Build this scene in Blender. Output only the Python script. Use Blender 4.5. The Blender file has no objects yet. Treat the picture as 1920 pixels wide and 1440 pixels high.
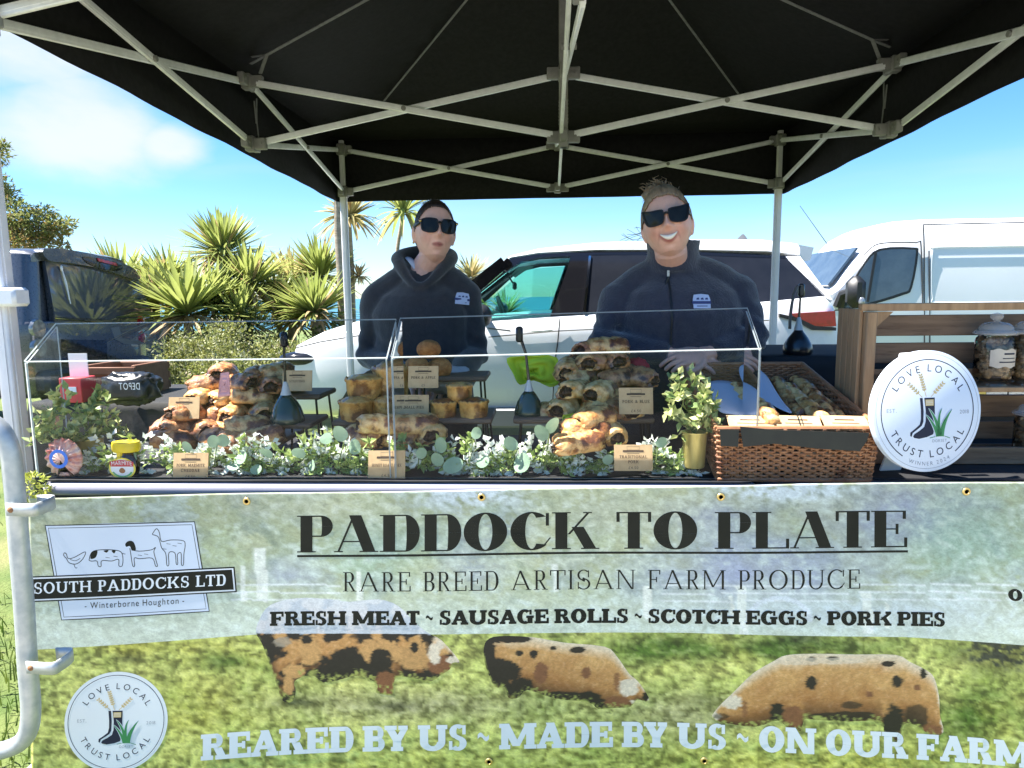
import bpy, bmesh, math, random
import numpy as np
from mathutils import Vector, Matrix, noise
from mathutils.geometry import tessellate_polygon
random.seed(7); rng = np.random.default_rng(7)
R = math.radians
scene = bpy.context.scene
# ------------------------------------------------------------------ camera
CAMH = 1.36
CAM = np.array([-0.089, -3.241, CAMH])
FPX, PITCH, YAW, ROLL = 1262.1, 0.12935, 0.04974, -0.01088
_c, _s = math.cos(YAW), math.sin(YAW)
_r = np.array([_c, _s, 0.]); _f = np.array([-_s, _c, 0.]); _u = np.array([0, 0, 1.])
_f2 = _f*math.cos(PITCH) - _u*math.sin(PITCH); _u2 = _u*math.cos(PITCH) + _f*math.sin(PITCH)
_r3 = _r*math.cos(ROLL) + _u2*math.sin(ROLL); _u3 = _u2*math.cos(ROLL) - _r*math.sin(ROLL)
cd = bpy.data.cameras.new('camera'); cam = bpy.data.objects.new('camera', cd)
scene.collection.objects.link(cam); scene.camera = cam
cd.sensor_width = 36; cd.lens = FPX/1920*36; cd.clip_start = .05; cd.clip_end = 20000
cam.matrix_world = Matrix(((_r3[0], _u3[0], -_f2[0], CAM[0]), (_r3[1], _u3[1], -_f2[1], CAM[1]),
                           (_r3[2], _u3[2], -_f2[2], CAM[2]), (0, 0, 0, 1)))
# ------------------------------------------------------------------ light
SUN_EL, SUN_FRONT = R(60), R(3)
SUN = Vector((-math.cos(SUN_EL)*math.cos(SUN_FRONT), -math.cos(SUN_EL)*math.sin(SUN_FRONT), math.sin(SUN_EL)))
sl = bpy.data.lights.new('sun', 'SUN'); so = bpy.data.objects.new('sun', sl); scene.collection.objects.link(so)
sl.energy = 3.8; sl.angle = R(.5); sl.color = (1, .955, .88)
so.rotation_euler = SUN.to_track_quat('Z', 'Y').to_euler(); so.location = (-8, -4, 14)
scene.view_settings.view_transform = 'Standard'; scene.view_settings.look = 'None'
scene.view_settings.gamma = 1; scene.view_settings.exposure = 2.38
scene.cycles.max_bounces = 10; scene.cycles.transparent_max_bounces = 24; scene.cycles.diffuse_bounces = 5
scene.cycles.use_adaptive_sampling = True
world = bpy.data.worlds.new("World"); scene.world = world; world.use_nodes = True
wn, wl = world.node_tree.nodes, world.node_tree.links
wn.clear()
def N(t, **k):
    n = wn.new(t)
    for a, b in k.items(): setattr(n, a, b)
    return n
sky = N('ShaderNodeTexSky', sky_type='NISHITA', sun_disc=False, sun_elevation=SUN_EL,
        sun_rotation=math.atan2(SUN.x, SUN.y), altitude=20, air_density=1.1, dust_density=.1, ozone_density=4.0)
tc = N('ShaderNodeTexCoord')
bg = N('ShaderNodeBackground'); bg.inputs[1].default_value = .050
hs_ = N('ShaderNodeHueSaturation'); hs_.inputs['Saturation'].default_value = 1.3; wl.new(sky.outputs[0], hs_.inputs['Color']); sm_ = N('ShaderNodeVectorMath', operation='MULTIPLY'); sx_ = N('ShaderNodeSeparateXYZ'); wl.new(tc.outputs['Generated'], sx_.inputs[0]); zr_ = N('ShaderNodeMapRange'); zr_.inputs[1].default_value = 0; zr_.inputs[2].default_value = .42; wl.new(sx_.outputs[2], zr_.inputs[0]); zm_ = N('ShaderNodeMix', data_type='RGBA'); zm_.inputs[6].default_value = (.62, .765, 1.02, 1); zm_.inputs[7].default_value = (1.05, .98, 1.02, 1); wl.new(zr_.outputs[0], zm_.inputs[0]); wl.new(zm_.outputs[2], sm_.inputs[1]); wl.new(hs_.outputs[0], sm_.inputs[0]); wl.new(sm_.outputs[0], bg.inputs[0])
mp = N('ShaderNodeMapping'); mp.inputs['Scale'].default_value = (1, 1, 2.1)
wl.new(tc.outputs['Generated'], mp.inputs[0])
nz = N('ShaderNodeTexNoise'); nz.inputs['Scale'].default_value = 3.1; nz.inputs['Detail'].default_value = 7; nz.inputs['Roughness'].default_value = .52
nz.inputs['Distortion'].default_value = .15
wl.new(mp.outputs[0], nz.inputs[0])
# where in the sky the cumulus sit (directions), plus thin cirrus near the horizon
def math_node(op, a=None, b=None, c=None, clamp=False):
    n = N('ShaderNodeMath', operation=op, use_clamp=clamp)
    for i, x in enumerate((a, b, c)):
        if x is None: continue
        if isinstance(x, (int, float)): n.inputs[i].default_value = x
        else: wl.new(x, n.inputs[i])
    return n.outputs[0]
def near_dir(d, r0, r1):
    v = N('ShaderNodeVectorMath', operation='DISTANCE'); v.inputs[1].default_value = d
    nr = N('ShaderNodeVectorMath', operation='NORMALIZE'); wl.new(tc.outputs['Generated'], nr.inputs[0])
    ml = N('ShaderNodeVectorMath', operation='MULTIPLY'); ml.inputs[1].default_value = (1, 1, 1.6); wl.new(nr.outputs[0], ml.inputs[0])
    v.inputs[1].default_value = (d[0], d[1], d[2]*1.6)
    wl.new(ml.outputs[0], v.inputs[0])
    m = N('ShaderNodeMapRange'); m.inputs[1].default_value = r0; m.inputs[2].default_value = r1; m.inputs[3].default_value = 1; m.inputs[4].default_value = 0
    wl.new(v.outputs['Value'], m.inputs[0]); return m.outputs[0]
def pdir(px, py):
    d = _r3*(px-960)/FPX - _u3*(py-720)/FPX + _f2
    return tuple(d/np.linalg.norm(d))
m1 = near_dir(pdir(150, 218), .06, .20); m2 = near_dir(pdir(40, 80), .06, .22); m3 = near_dir(pdir(320, 270), .02, .12)
mm = math_node('MAXIMUM', math_node('MAXIMUM', m1, m2), m3)
cl = math_node('MULTIPLY_ADD', mm, .54, math_node('MULTIPLY', nz.outputs[0], 1.0))
cr = N('ShaderNodeMapRange', interpolation_type='SMOOTHSTEP'); cr.inputs[1].default_value = .80; cr.inputs[2].default_value = 1.13; cr.inputs[4].default_value = .93
wl.new(cl, cr.inputs[0])
nz2 = N('ShaderNodeTexNoise'); nz2.inputs['Scale'].default_value = 1.6; nz2.inputs['Detail'].default_value = 4
mp2 = N('ShaderNodeMapping'); mp2.inputs['Scale'].default_value = (1, 1, 7); wl.new(tc.outputs['Generated'], mp2.inputs[0]); wl.new(mp2.outputs[0], nz2.inputs[0])
ci = N('ShaderNodeMapRange', interpolation_type='SMOOTHSTEP'); ci.inputs[1].default_value = .52; ci.inputs[2].default_value = .85; ci.inputs[4].default_value = .30
wl.new(nz2.outputs[0], ci.inputs[0])
allc = math_node('MAXIMUM', cr.outputs[0], ci.outputs[0])
bgc = N('ShaderNodeBackground'); bgc.inputs[0].default_value = (.90, .955, 1, 1); bgc.inputs[1].default_value = .205
mx = N('ShaderNodeMixShader'); wl.new(allc, mx.inputs[0]); wl.new(bg.outputs[0], mx.inputs[1]); wl.new(bgc.outputs[0], mx.inputs[2])
wo = N('ShaderNodeOutputWorld'); wl.new(mx.outputs[0], wo.inputs[0])

# ------------------------------------------------------------------ helpers
def P(px, py, Y):
    """point of the vertical plane y = Y that the photograph shows at pixel (px, py)"""
    d = _r3*(px-960)/FPX - _u3*(py-720)/FPX + _f2
    t = (Y - CAM[1])/d[1]
    return Vector(CAM + d*t)
def PZ(px, py, Z):
    d = _r3*(px-960)/FPX - _u3*(py-720)/FPX + _f2
    return Vector(CAM + d*((Z-CAM[2])/d[2]))
def D2Y(D): return CAM[1] + D

class MB:
    def __init__(s): s.v = []; s.f = []; s.m = []; s.s = []
    def add(s, vs, fs, m=0, smooth=True):
        o = len(s.v); s.v += [tuple(v) for v in vs]
        for f in fs: s.f.append(tuple(i+o for i in f)); s.m.append(m); s.s.append(smooth)
        return s
    def box(s, c, size, rot=None, m=0, bevel=0):
        hx, hy, hz = size[0]/2, size[1]/2, size[2]/2
        c = Vector(c)
        if bevel <= 0:
            vs = [Vector((x*hx, y*hy, z*hz)) for z in (-1, 1) for y in (-1, 1) for x in (-1, 1)]
            fs = [(0, 2, 3, 1), (4, 5, 7, 6), (0, 1, 5, 4), (2, 6, 7, 3), (0, 4, 6, 2), (1, 3, 7, 5)]
        else:
            b = min(bevel, hx*.9, hy*.9, hz*.9); vs = []
            for z in (-1, 1):
                for y in (-1, 1):
                    for x in (-1, 1):
                        vs += [Vector((x*hx, y*(hy-b), z*(hz-b))), Vector((x*(hx-b), y*hy, z*(hz-b))), Vector((x*(hx-b), y*(hy-b), z*hz))]
            I = lambda x, y, z, k: 3*((x > 0) + 2*(y > 0) + 4*(z > 0)) + k
            fs = []
            for q in (-1, 1):
                a = [I(q, -1, -1, 0), I(q, 1, -1, 0), I(q, 1, 1, 0), I(q, -1, 1, 0)]; fs.append(a if q > 0 else a[::-1])
                a = [I(-1, q, -1, 1), I(1, q, -1, 1), I(1, q, 1, 1), I(-1, q, 1, 1)]; fs.append(a if q < 0 else a[::-1])
                a = [I(-1, -1, q, 2), I(1, -1, q, 2), I(1, 1, q, 2), I(-1, 1, q, 2)]; fs.append(a if q > 0 else a[::-1])
            for p in (-1, 1):
                for q in (-1, 1):
                    fs.append([I(p, q, -1, 0), I(p, q, -1, 1), I(p, q, 1, 1), I(p, q, 1, 0)][::1 if p*q > 0 else -1])
                    fs.append([I(p, -1, q, 0), I(p, 1, q, 0), I(p, 1, q, 2), I(p, -1, q, 2)][::1 if p*q > 0 else -1])
                    fs.append([I(-1, p, q, 1), I(1, p, q, 1), I(1, p, q, 2), I(-1, p, q, 2)][::-1 if p*q > 0 else 1])
                    for r in (-1, 1):
                        t = [I(p, q, r, 0), I(p, q, r, 1), I(p, q, r, 2)]; fs.append(t if p*q*r > 0 else t[::-1])
        if rot is not None: vs = [rot @ v for v in vs]
        return s.add([v+c for v in vs], fs, m, False)
    def bar(s, p, q, w, h, up=(0, 0, 1), m=0, bevel=0):
        p, q = Vector(p), Vector(q); d = (q-p); L = d.length; d.normalize()
        u = Vector(up); x = d.cross(u)
        if x.length < 1e-4: x = d.cross(Vector((0, 1, 0)))
        x.normalize(); z = x.cross(d)
        rot = Matrix((x, d, z)).transposed()
        return s.box((p+q)/2, (w, L, h), rot, m, bevel)
    def tube(s, path, r, n=8, m=0, caps=True, flat=1.0, up=None):
        pts = [Vector(p) for p in path]; k = len(pts)
        rs = [r]*k if isinstance(r, (int, float)) else list(r)
        t0 = (pts[1]-pts[0]).normalized()
        a = Vector(up) if up else (Vector((0, 0, 1)) if abs(t0.z) < .9 else Vector((1, 0, 0)))
        x = t0.cross(a).normalized(); vs = []
        for i, p in enumerate(pts):
            t = (pts[min(i+1, k-1)] - pts[max(i-1, 0)])
            t = t.normalized() if t.length > 1e-9 else t0
            x = (x - t*x.dot(t))
            x = x.normalized() if x.length > 1e-6 else t.orthogonal().normalized()
            y = t.cross(x)
            for j in range(n):
                A = 2*math.pi*j/n
                vs.append(p + x*(math.cos(A)*rs[i]) + y*(math.sin(A)*rs[i]*flat))
        fs = [(i*n+j, i*n+(j+1) % n, (i+1)*n+(j+1) % n, (i+1)*n+j) for i in range(k-1) for j in range(n)]
        if caps: fs += [tuple(range(n))[::-1], tuple((k-1)*n+j for j in range(n))]
        return s.add(vs, fs, m, True)
    def lathe(s, prof, n=24, c=(0, 0, 0), m=0, sx=1, sy=1, rot=None, fn=None):
        vs = []
        for r, z in prof:
            for j in range(n):
                A = 2*math.pi*j/n
                v = Vector((r*math.cos(A)*sx, r*math.sin(A)*sy, z))
                if fn: v = fn(v, A)
                if rot is not None: v = rot @ v
                vs.append(v+Vector(c))
        k = len(prof)
        fs = [(i*n+j, i*n+(j+1) % n, (i+1)*n+(j+1) % n, (i+1)*n+j) for i in range(k-1) for j in range(n)]
        if prof[0][0] > 1e-6: fs.append(tuple(range(n))[::-1])
        if prof[-1][0] > 1e-6: fs.append(tuple((k-1)*n+j for j in range(n)))
        return s.add(vs, fs, m, True)
    def loft(s, rings, m=0, closed=True, caps=True):
        n = len(rings[0]); vs = [v for r in rings for v in r]; k = len(rings)
        fs = [(i*n+j, i*n+(j+1) % n, (i+1)*n+(j+1) % n, (i+1)*n+j) for i in range(k-1) for j in range(n if closed else n-1)]
        if caps: fs += [tuple(range(n))[::-1], tuple((k-1)*n+j for j in range(n))]
        return s.add(vs, fs, m, True)
    def sphere(s, c, r, nu=16, nv=10, m=0, rot=None, fn=None):
        rr = (r, r, r) if isinstance(r, (int, float)) else r
        vs = []; c = Vector(c)
        for i in range(nv+1):
            ph = math.pi*i/nv
            for j in range(nu):
                A = 2*math.pi*j/nu
                d = Vector((math.sin(ph)*math.cos(A), math.sin(ph)*math.sin(A), -math.cos(ph)))
                v = Vector((d.x*rr[0], d.y*rr[1], d.z*rr[2]))
                if fn: v = fn(v, d)
                if rot is not None: v = rot @ v
                vs.append(v+c)
        fs = [(i*nu+j, i*nu+(j+1) % nu, (i+1)*nu+(j+1) % nu, (i+1)*nu+j) for i in range(nv) for j in range(nu)]
        return s.add(vs, fs, m, True)
    def poly(s, pts, m=0):
        """flat polygon of 3-D points, triangulated"""
        pts = [Vector(p) for p in pts]
        return s.add(pts, [t for t in tessellate_polygon([pts])], m, False)
    def slab(s, pts, depth, m=0, m_side=None):
        """polygon thickened by the vector depth"""
        pts = [Vector(p) for p in pts]; n = len(pts); d = Vector(depth)
        tri = tessellate_polygon([pts])
        s.add(pts, list(tri), m, False); s.add([p+d for p in pts], [t[::-1] for t in tri], m, False)
        return s.add(pts+[p+d for p in pts], [(i, (i+1) % n, n+(i+1) % n, n+i) for i in range(n)], m if m_side is None else m_side, False)
    def build(s, name, mats, parent=None, origin=None, angle=40, flip=False):
        me = bpy.data.meshes.new(name)
        v = s.v
        if origin is not None:
            o = Vector(origin); v = [(a-o.x, b-o.y, c-o.z) for a, b, c in v]
        me.from_pydata(v, [], s.f)
        if not isinstance(mats, (list, tuple)): mats = [mats]
        for mt in mats: me.materials.append(mt)
        me.polygons.foreach_set('material_index', s.m); me.polygons.foreach_set('use_smooth', s.s)
        bm = bmesh.new(); bm.from_mesh(me)
        bmesh.ops.recalc_face_normals(bm, faces=bm.faces) if len(s.f) < 60000 else None
        bm.to_mesh(me); bm.free()
        me.set_sharp_from_angle(angle=R(angle)); me.update()
        o = bpy.data.objects.new(name, me); scene.collection.objects.link(o)
        if parent is not None: o.parent = parent
        elif origin is not None: o.location = origin
        return o

def tag(o, label=None, cat=None, group=None, kind=None):
    if label: o['label'] = label
    if cat: o['category'] = cat
    if group: o['group'] = group
    if kind: o['kind'] = kind
    return o
def thing(name, label, cat, loc=(0, 0, 0), rz=0, group=None):
    o = bpy.data.objects.new(name, None); scene.collection.objects.link(o)
    o.location = loc; o.rotation_euler = (0, 0, rz); o.empty_display_size = .1
    return tag(o, label, cat, group)
def copy_tree(o, parent=None):
    c = o.copy(); scene.collection.objects.link(c)
    if parent is not None: c.parent = parent
    for ch in list(o.children): copy_tree(ch, c)
    return c

# ------------------------------------------------------------------ materials
def mat(name, c1, c2=None, scale=8, rough=.5, rough2=None, metal=0, bump=0, bscale=None, detail=5, coords='Object', stretch=(1, 1, 1),
        spec=.5, coat=0, trans=0, ior=1.45, alpha=1, lo=.35, hi=.65, sheen=0, translucent=0, sss=0, c3=None, c3scale=2, c3lo=.55, c3hi=.7, bdist=.01):
    m = bpy.data.materials.new(name); m.use_nodes = True
    nt = m.node_tree; nd, lk = nt.nodes, nt.links
    b = nd['Principled BSDF']
    b.inputs['Base Color'].default_value = (*c1, 1); b.inputs['Roughness'].default_value = rough; b.inputs['Metallic'].default_value = metal
    b.inputs['Specular IOR Level'].default_value = spec; b.inputs['Coat Weight'].default_value = coat
    b.inputs['Transmission Weight'].default_value = trans; b.inputs['IOR'].default_value = ior; b.inputs['Alpha'].default_value = alpha
    b.inputs['Sheen Weight'].default_value = sheen
    if sss: b.inputs['Subsurface Weight'].default_value = sss; b.inputs['Subsurface Radius'].default_value = (.012, .004, .002); b.inputs['Subsurface Scale'].default_value = 1
    tcn = nd.new('ShaderNodeTexCoord'); mpn = nd.new('ShaderNodeMapping'); mpn.inputs['Scale'].default_value = stretch
    lk.new(tcn.outputs[coords], mpn.inputs[0])
    col = None
    def noise_n(sc, det=detail):
        n = nd.new('ShaderNodeTexNoise'); n.inputs['Scale'].default_value = sc; n.inputs['Detail'].default_value = det; n.inputs['Roughness'].default_value = .6
        lk.new(mpn.outputs[0], n.inputs[0]); return n.outputs[0]
    def mrange(x, a, bb, c=0, d=1):
        r = nd.new('ShaderNodeMapRange'); r.inputs[1].default_value = a; r.inputs[2].default_value = bb; r.inputs[3].default_value = c; r.inputs[4].default_value = d
        lk.new(x, r.inputs[0]); return r.outputs[0]
    if c2 is not None:
        nf = noise_n(scale)
        mxn = nd.new('ShaderNodeMix'); mxn.data_type = 'RGBA'; mxn.inputs[6].default_value = (*c1, 1); mxn.inputs[7].default_value = (*c2, 1)
        lk.new(mrange(nf, lo, hi), mxn.inputs[0]); col = mxn.outputs[2]
        if c3 is not None:
            m3 = nd.new('ShaderNodeMix'); m3.data_type = 'RGBA'; m3.inputs[7].default_value = (*c3, 1)
            lk.new(col, m3.inputs[6]); lk.new(mrange(noise_n(c3scale), c3lo, c3hi), m3.inputs[0]); col = m3.outputs[2]
        lk.new(col, b.inputs['Base Color'])
        if rough2 is not None: lk.new(mrange(nf, lo, hi, rough, rough2), b.inputs['Roughness'])
    if bump:
        bn = nd.new('ShaderNodeBump'); bn.inputs['Strength'].default_value = bump; bn.inputs['Distance'].default_value = bdist
        lk.new(noise_n(bscale or scale*3), bn.inputs['Height']); lk.new(bn.outputs[0], b.inputs['Normal'])
    if translucent:
        tr = nd.new('ShaderNodeBsdfTranslucent'); ms = nd.new('ShaderNodeMixShader'); ms.inputs[0].default_value = translucent
        if col is not None: lk.new(col, tr.inputs[0])
        else: tr.inputs[0].default_value = (*c1, 1)
        lk.new(b.outputs[0], ms.inputs[1]); lk.new(tr.outputs[0], ms.inputs[2]); lk.new(ms.outputs[0], nd['Material Output'].inputs[0])
    return m
def sheet_glass(name, tint=(.97, .98, .98), rough=.02, ior=1.5, boost=1.0):
    """thin clear pane: transparent with a Fresnel reflection"""
    m = bpy.data.materials.new(name); m.use_nodes = True; nd, lk = m.node_tree.nodes, m.node_tree.links
    nd.remove(nd['Principled BSDF'])
    t = nd.new('ShaderNodeBsdfTransparent'); t.inputs[0].default_value = (*tint, 1)
    g = nd.new('ShaderNodeBsdfGlossy'); g.inputs['Roughness'].default_value = rough; g.inputs[0].default_value = (boost, boost, boost, 1)
    fr = nd.new('ShaderNodeFresnel'); fr.inputs[0].default_value = ior
    ms = nd.new('ShaderNodeMixShader'); lk.new(fr.outputs[0], ms.inputs[0]); lk.new(t.outputs[0], ms.inputs[1]); lk.new(g.outputs[0], ms.inputs[2])
    lk.new(ms.outputs[0], nd['Material Output'].inputs[0]); return m

M = {}
M['alu'] = mat('brushed_aluminium', (.76, .775, .80), (.66, .675, .70), 30, rough=.42, metal=.12, stretch=(1, 1, 1))
M['white_leg'] = mat('white_painted_metal', (.72, .72, .74), (.64, .64, .67), 12, rough=.4)
M['bracket'] = mat('grey_plastic_bracket', (.22, .22, .21), (.17, .17, .165), 20, rough=.55)
M['canopy'] = mat('black_canopy_fabric', (.008, .008, .009), (.0125, .0125, .0135), 40, rough=.85, bump=.15, bscale=6, bdist=.02, spec=.2)
M['strap'] = mat('grey_webbing', (.16, .16, .165), (.11, .11, .115), 60, rough=.8)
M['galv'] = mat('galvanised_steel', (.55, .57, .57), (.42, .45, .46), 25, rough=.42, metal=.55, rough2=.6, bump=.05, bscale=60)
M['rust'] = mat('rusty_bolt', (.24, .10, .04), (.36, .2, .1), 80, rough=.8)
M['black'] = mat('black_plastic', (.012, .012, .013), (.018, .018, .019), 30, rough=.45)
M['gloss_black'] = mat('gloss_black', (.008, .008, .010), rough=.08, coat=.3)
M['rubber'] = mat('rubber', (.02, .02, .02), (.03, .03, .03), 30, rough=.8)
M['chrome'] = mat('chrome', (.75, .75, .76), rough=.12, metal=1)
M['white'] = mat('white_print', (.80, .82, .84), (.76, .78, .81), 6, rough=.5)
M['ink'] = mat('dark_print', (.018, .018, .013), (.024, .024, .018), 10, rough=.6, spec=.15)
M['navy_ink'] = mat('navy_print', (.022, .026, .048), rough=.5, spec=.2)
M['grey_ink'] = mat('grey_print', (.32, .34, .38), rough=.5)
# ------------------------------------------------------------------ lettering
STY = {'didone': dict(S=.265, B=.325, H=.036, sl=.075, st=.030, T=.07, th=.045),
       'slab': dict(S=.31, B=.32, H=.17, sl=.075, st=.165, T=.14, th=.2),
       'light': dict(S=.085, B=.10, H=.045, sl=.07, st=.028, T=.045, th=.05),
       'mid': dict(S=.17, B=.18, H=.10, sl=.08, st=.085, T=.08, th=.13)}
def _rect(x0, y0, x1, y1): return [(x0, y0), (x1, y0), (x1, y1), (x0, y1)]
def _ring(cx, cy, rx, ry, tx, ty, a0, a1, n=18):
    out = []
    for i in range(n):
        q = []
        for a, k in ((a0+(a1-a0)*i/n, 0), (a0+(a1-a0)*(i+1)/n, 0), (a0+(a1-a0)*(i+1)/n, 1), (a0+(a1-a0)*i/n, 1)):
            a = R(a); q.append((cx+math.cos(a)*(rx-tx*k), cy+math.sin(a)*(ry-ty*k)))
        out.append(q)
    return out
def _dia(x0, y0, x1, y1, w, w1=None):
    w1 = w if w1 is None else w1
    return [(x0, y0), (x0+w, y0), (x1+w1, y1), (x1, y1)]
def glyph(ch, sty):
    g = STY[sty]; S, B, H, sl, st, T, th = (g[k] for k in ('S', 'B', 'H', 'sl', 'st', 'T', 'th'))
    o = []
    def stem(x, w, y0=0, y1=1, top=True, bot=True):
        o.append(_rect(x, y0+(st if bot else 0), x+w, y1-(st if top else 0)))
        if top: o.append(_rect(x-sl, y1-st, x+w+sl, y1))
        if bot: o.append(_rect(x-sl, y0, x+w+sl, y0+st))
    def serif(x, w, y): o.append(_rect(x-sl, y, x+w+sl, y+st))
    def bowl(x, y0, y1, w):
        k = w*.42; o.append(_rect(x, y1-H, x+k, y1)); o.append(_rect(x, y0, x+k, y0+H))
        o.extend(_ring(x+k, (y0+y1)/2, w-k, (y1-y0)/2, min(B, (w-k)*.92), H, -90, 90))
    def arm(x, w, y, up=0, dn=0, t=None):
        t = H if t is None else t
        o.append(_rect(x, y, x+w-T, y+t)); o.append(_rect(x+w-T, y-dn, x+w, y+t+up))
    if ch == ' ': return [], .30
    if ch == 'A':
        W = .60+S*.85
        o.append(_dia(sl, st, sl+W*.42-th*.2, 1, th*1.1)); o.append(_dia(sl+W-S, st, sl+W*.42-S*.35, 1, S*1.02))
        serif(sl, th, 0); serif(sl+W-S, S, 0)
        o.append(_rect(sl+W*.13+th*.5, .27, sl+W*.74, .27+H*.9)); return o, W+2*sl
    if ch in 'DPRB':
        stem(sl, S, bot=True); x = sl+S
        if ch == 'D': bowl(x, 0, 1, .36+B*.55); return o, x+.36+B*.55
        w = .25+B*.62
        if ch == 'P': bowl(x, .42, 1, w); return o, x+w
        if ch == 'R':
            bowl(x, .46, 1, w*.95); o.append(_dia(x+w-S*.75, st, x+w*.18, .46, S)); serif(x+w-S*.7, S*.95, 0); return o, x+w+sl*.9+S*.2
        bowl(x, .5-H*.4, 1, w*.9); bowl(x, 0, .5+H*.4, w); return o, x+w
    if ch in 'EFL':
        stem(sl, S); x = sl+S; w = .30+S*.5
        if ch in 'EF':
            arm(x, w, 1-H, dn=.19); o.append(_rect(x, .5-H*.45, x+w*.62, .5+H*.45)); o.append(_rect(x+w*.62-T*.9, .36, x+w*.62, .64))
        if ch in 'EL': arm(x, w*1.08, 0, up=.23)
        return o, x+w*1.06
    if ch == 'H':
        W = .40+S*1.0; stem(sl, S); stem(sl+W, S); o.append(_rect(sl+S, .5-H*.5, sl+W, .5+H*.5)); return o, W+S+2*sl
    if ch == 'I': stem(sl, S); return o, S+2*sl
    if ch == 'K':
        stem(sl, S); x = sl+S; W = .40+S*.6
        o.append(_dia(x-.0, .40, x+W*.75, 1-st, th*1.3)); o.append(_dia(x+W-S*.75, st, x+W*.16, .60, S)); serif(x+W*.75, th, 1-st); serif(x+W-S*.7, S*.95, 0); return o, x+W+S*.3+sl
    if ch == 'M':
        W = .62+S; a = th if sty in ('didone', 'light') else S*.85
        stem(sl, a, top=False); o.append(_rect(0, 1-st, sl+a, 1)); stem(sl+W, S); m_ = sl+a+(W-a)*.47
        o.append(_dia(m_-S*.5, .12, sl, 1, S*.95)); o.append(_dia(m_-th*.5, .12, sl+W-th*.1, 1, th*1.1)); return o, W+S+2*sl
    if ch == 'N':
        W = .50+S*.8; a = th if sty in ('didone', 'light') else S*.8
        stem(sl, a, top=False); o.append(_rect(0, 1-st, sl+a, 1)); stem(sl+W, a, bot=False); o.append(_dia(sl+W-S*.75+a*.3, 0, sl, 1, S*.95)); return o, W+a+2*sl
    if ch in 'OQ':
        rx = .33+B*.45; return _ring(rx+.02, .5, rx, .52, B, H*1.1, 0, 360, 36), 2*rx+.04
    if ch in 'CG':
        rx = .33+B*.42; cx = rx+.02
        o.extend(_ring(cx, .5, rx, .52, B, H*1.1, 48, 315 if ch == 'C' else 300, 28))
        xr = cx+rx*.72; o.append(_rect(xr-T*.4, .64, xr+T*.6, .98))
        if ch == 'C': o.append(_ring(cx, .5, rx*.98, .5, th*.7, H, -50, -22, 1)[0]); return o, cx+rx*.82+.03
        o.append(_rect(xr-S*.55, .03, xr+S*.45, .40)); o.append(_rect(xr-S*.55-sl, .40, xr+S*.45+sl, .40+st)); return o, xr+S*.5+sl
    if ch == 'S':
        rx = .24+B*.3; t = B*.82; ty = max(H, B*.62); cx = rx+.03
        o.extend(_ring(cx, .735, rx*.93, .285, t, ty*.75, 40, 262, 16)); o.extend(_ring(cx, .27, rx, .29, t, ty*.75, 82, -142, 16))
        o.append([(cx-rx*.28, .45), (cx-rx*.1, .62), (cx+rx*.3, .55), (cx+rx*.12, .38)])
        o.append(_rect(cx+rx*.72-T*.5, .62, cx+rx*.72+T*.4, .98)); o.append(_rect(cx-rx*.80-T*.4, .02, cx-rx*.80+T*.5, .37)); return o, 2*rx+.06
    if ch == 'T':
        W = .56+S*.75; x = W/2-S/2; stem(x, S, top=False)
        o.append(_rect(0, 1-H, W, 1)); o.append(_rect(0, .73, T, 1-H)); o.append(_rect(W-T, .73, W, 1-H)); return o, W
    if ch == 'U':
        W = .44+S*.8; a = th if sty in ('didone', 'light') else S*.85
        stem(sl, S, .34, 1, bot=False); stem(sl+W, a, .34, 1, bot=False)
        o.extend(_ring(sl+(W+a)/2, .34, (W+a)/2, .36, min(S, (W+a)*.4), H*1.15, 180, 360, 16)); return o, W+a+2*sl
    if ch == 'Y':
        W = .56+S*.8; x = W/2-S/2+sl*.5; stem(x, S, 0, .45, top=False)
        o.append(_dia(x, .40, sl*.6, 1-st, S)); o.append(_dia(x+S-th*1.3, .40, W-th*1.2, 1-st, th*1.3)); serif(sl*.6, S, 1-st); serif(W-th*1.2, th, 1-st); return o, W+sl
    if ch == '~':
        n = 12; W = .42; t = max(H, .1)
        f = lambda u: .42+.09*math.sin(u*2*math.pi)
        for i in range(n):
            a, b = i/n, (i+1)/n
            o.append([(.04+a*W, f(a)), (.04+b*W, f(b)), (.04+b*W, f(b)+t), (.04+a*W, f(a)+t)])
        return o, W+.08
    if ch == ',': return [_rect(.05, -.14, .05+S*.8, .16)], S+.1
    return sans(ch)
_sans = {}
def sans(ch):
    """outline of the built-in font as triangles, cap height 1"""
    if ch in _sans: return _sans[ch]
    def mesh_of(t):
        c = bpy.data.curves.new('t', 'FONT'); c.body = t; c.resolution_u = 4
        ob = bpy.data.objects.new('t', c); scene.collection.objects.link(ob)
        dg = bpy.context.evaluated_depsgraph_get(); me = bpy.data.meshes.new_from_object(ob.evaluated_get(dg))
        v = [(p.co.x, p.co.y) for p in me.vertices]; f = [tuple(q.vertices) for q in me.polygons]
        bpy.data.objects.remove(ob); bpy.data.curves.remove(c); bpy.data.meshes.remove(me); return v, f
    if 'cap' not in _sans:
        v, f = mesh_of('H'); _sans['cap'] = max(p[1] for p in v)
    cap = _sans['cap']
    if ch == ' ': _sans[ch] = ([], .3); return _sans[ch]
    v, f = mesh_of(ch); x0 = min(p[0] for p in v)
    o = [[((v[i][0]-x0)/cap+.06, v[i][1]/cap) for i in q] for q in f]
    _sans[ch] = (o, (max(p[0] for p in v)-x0)/cap+.12); return _sans[ch]
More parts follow.
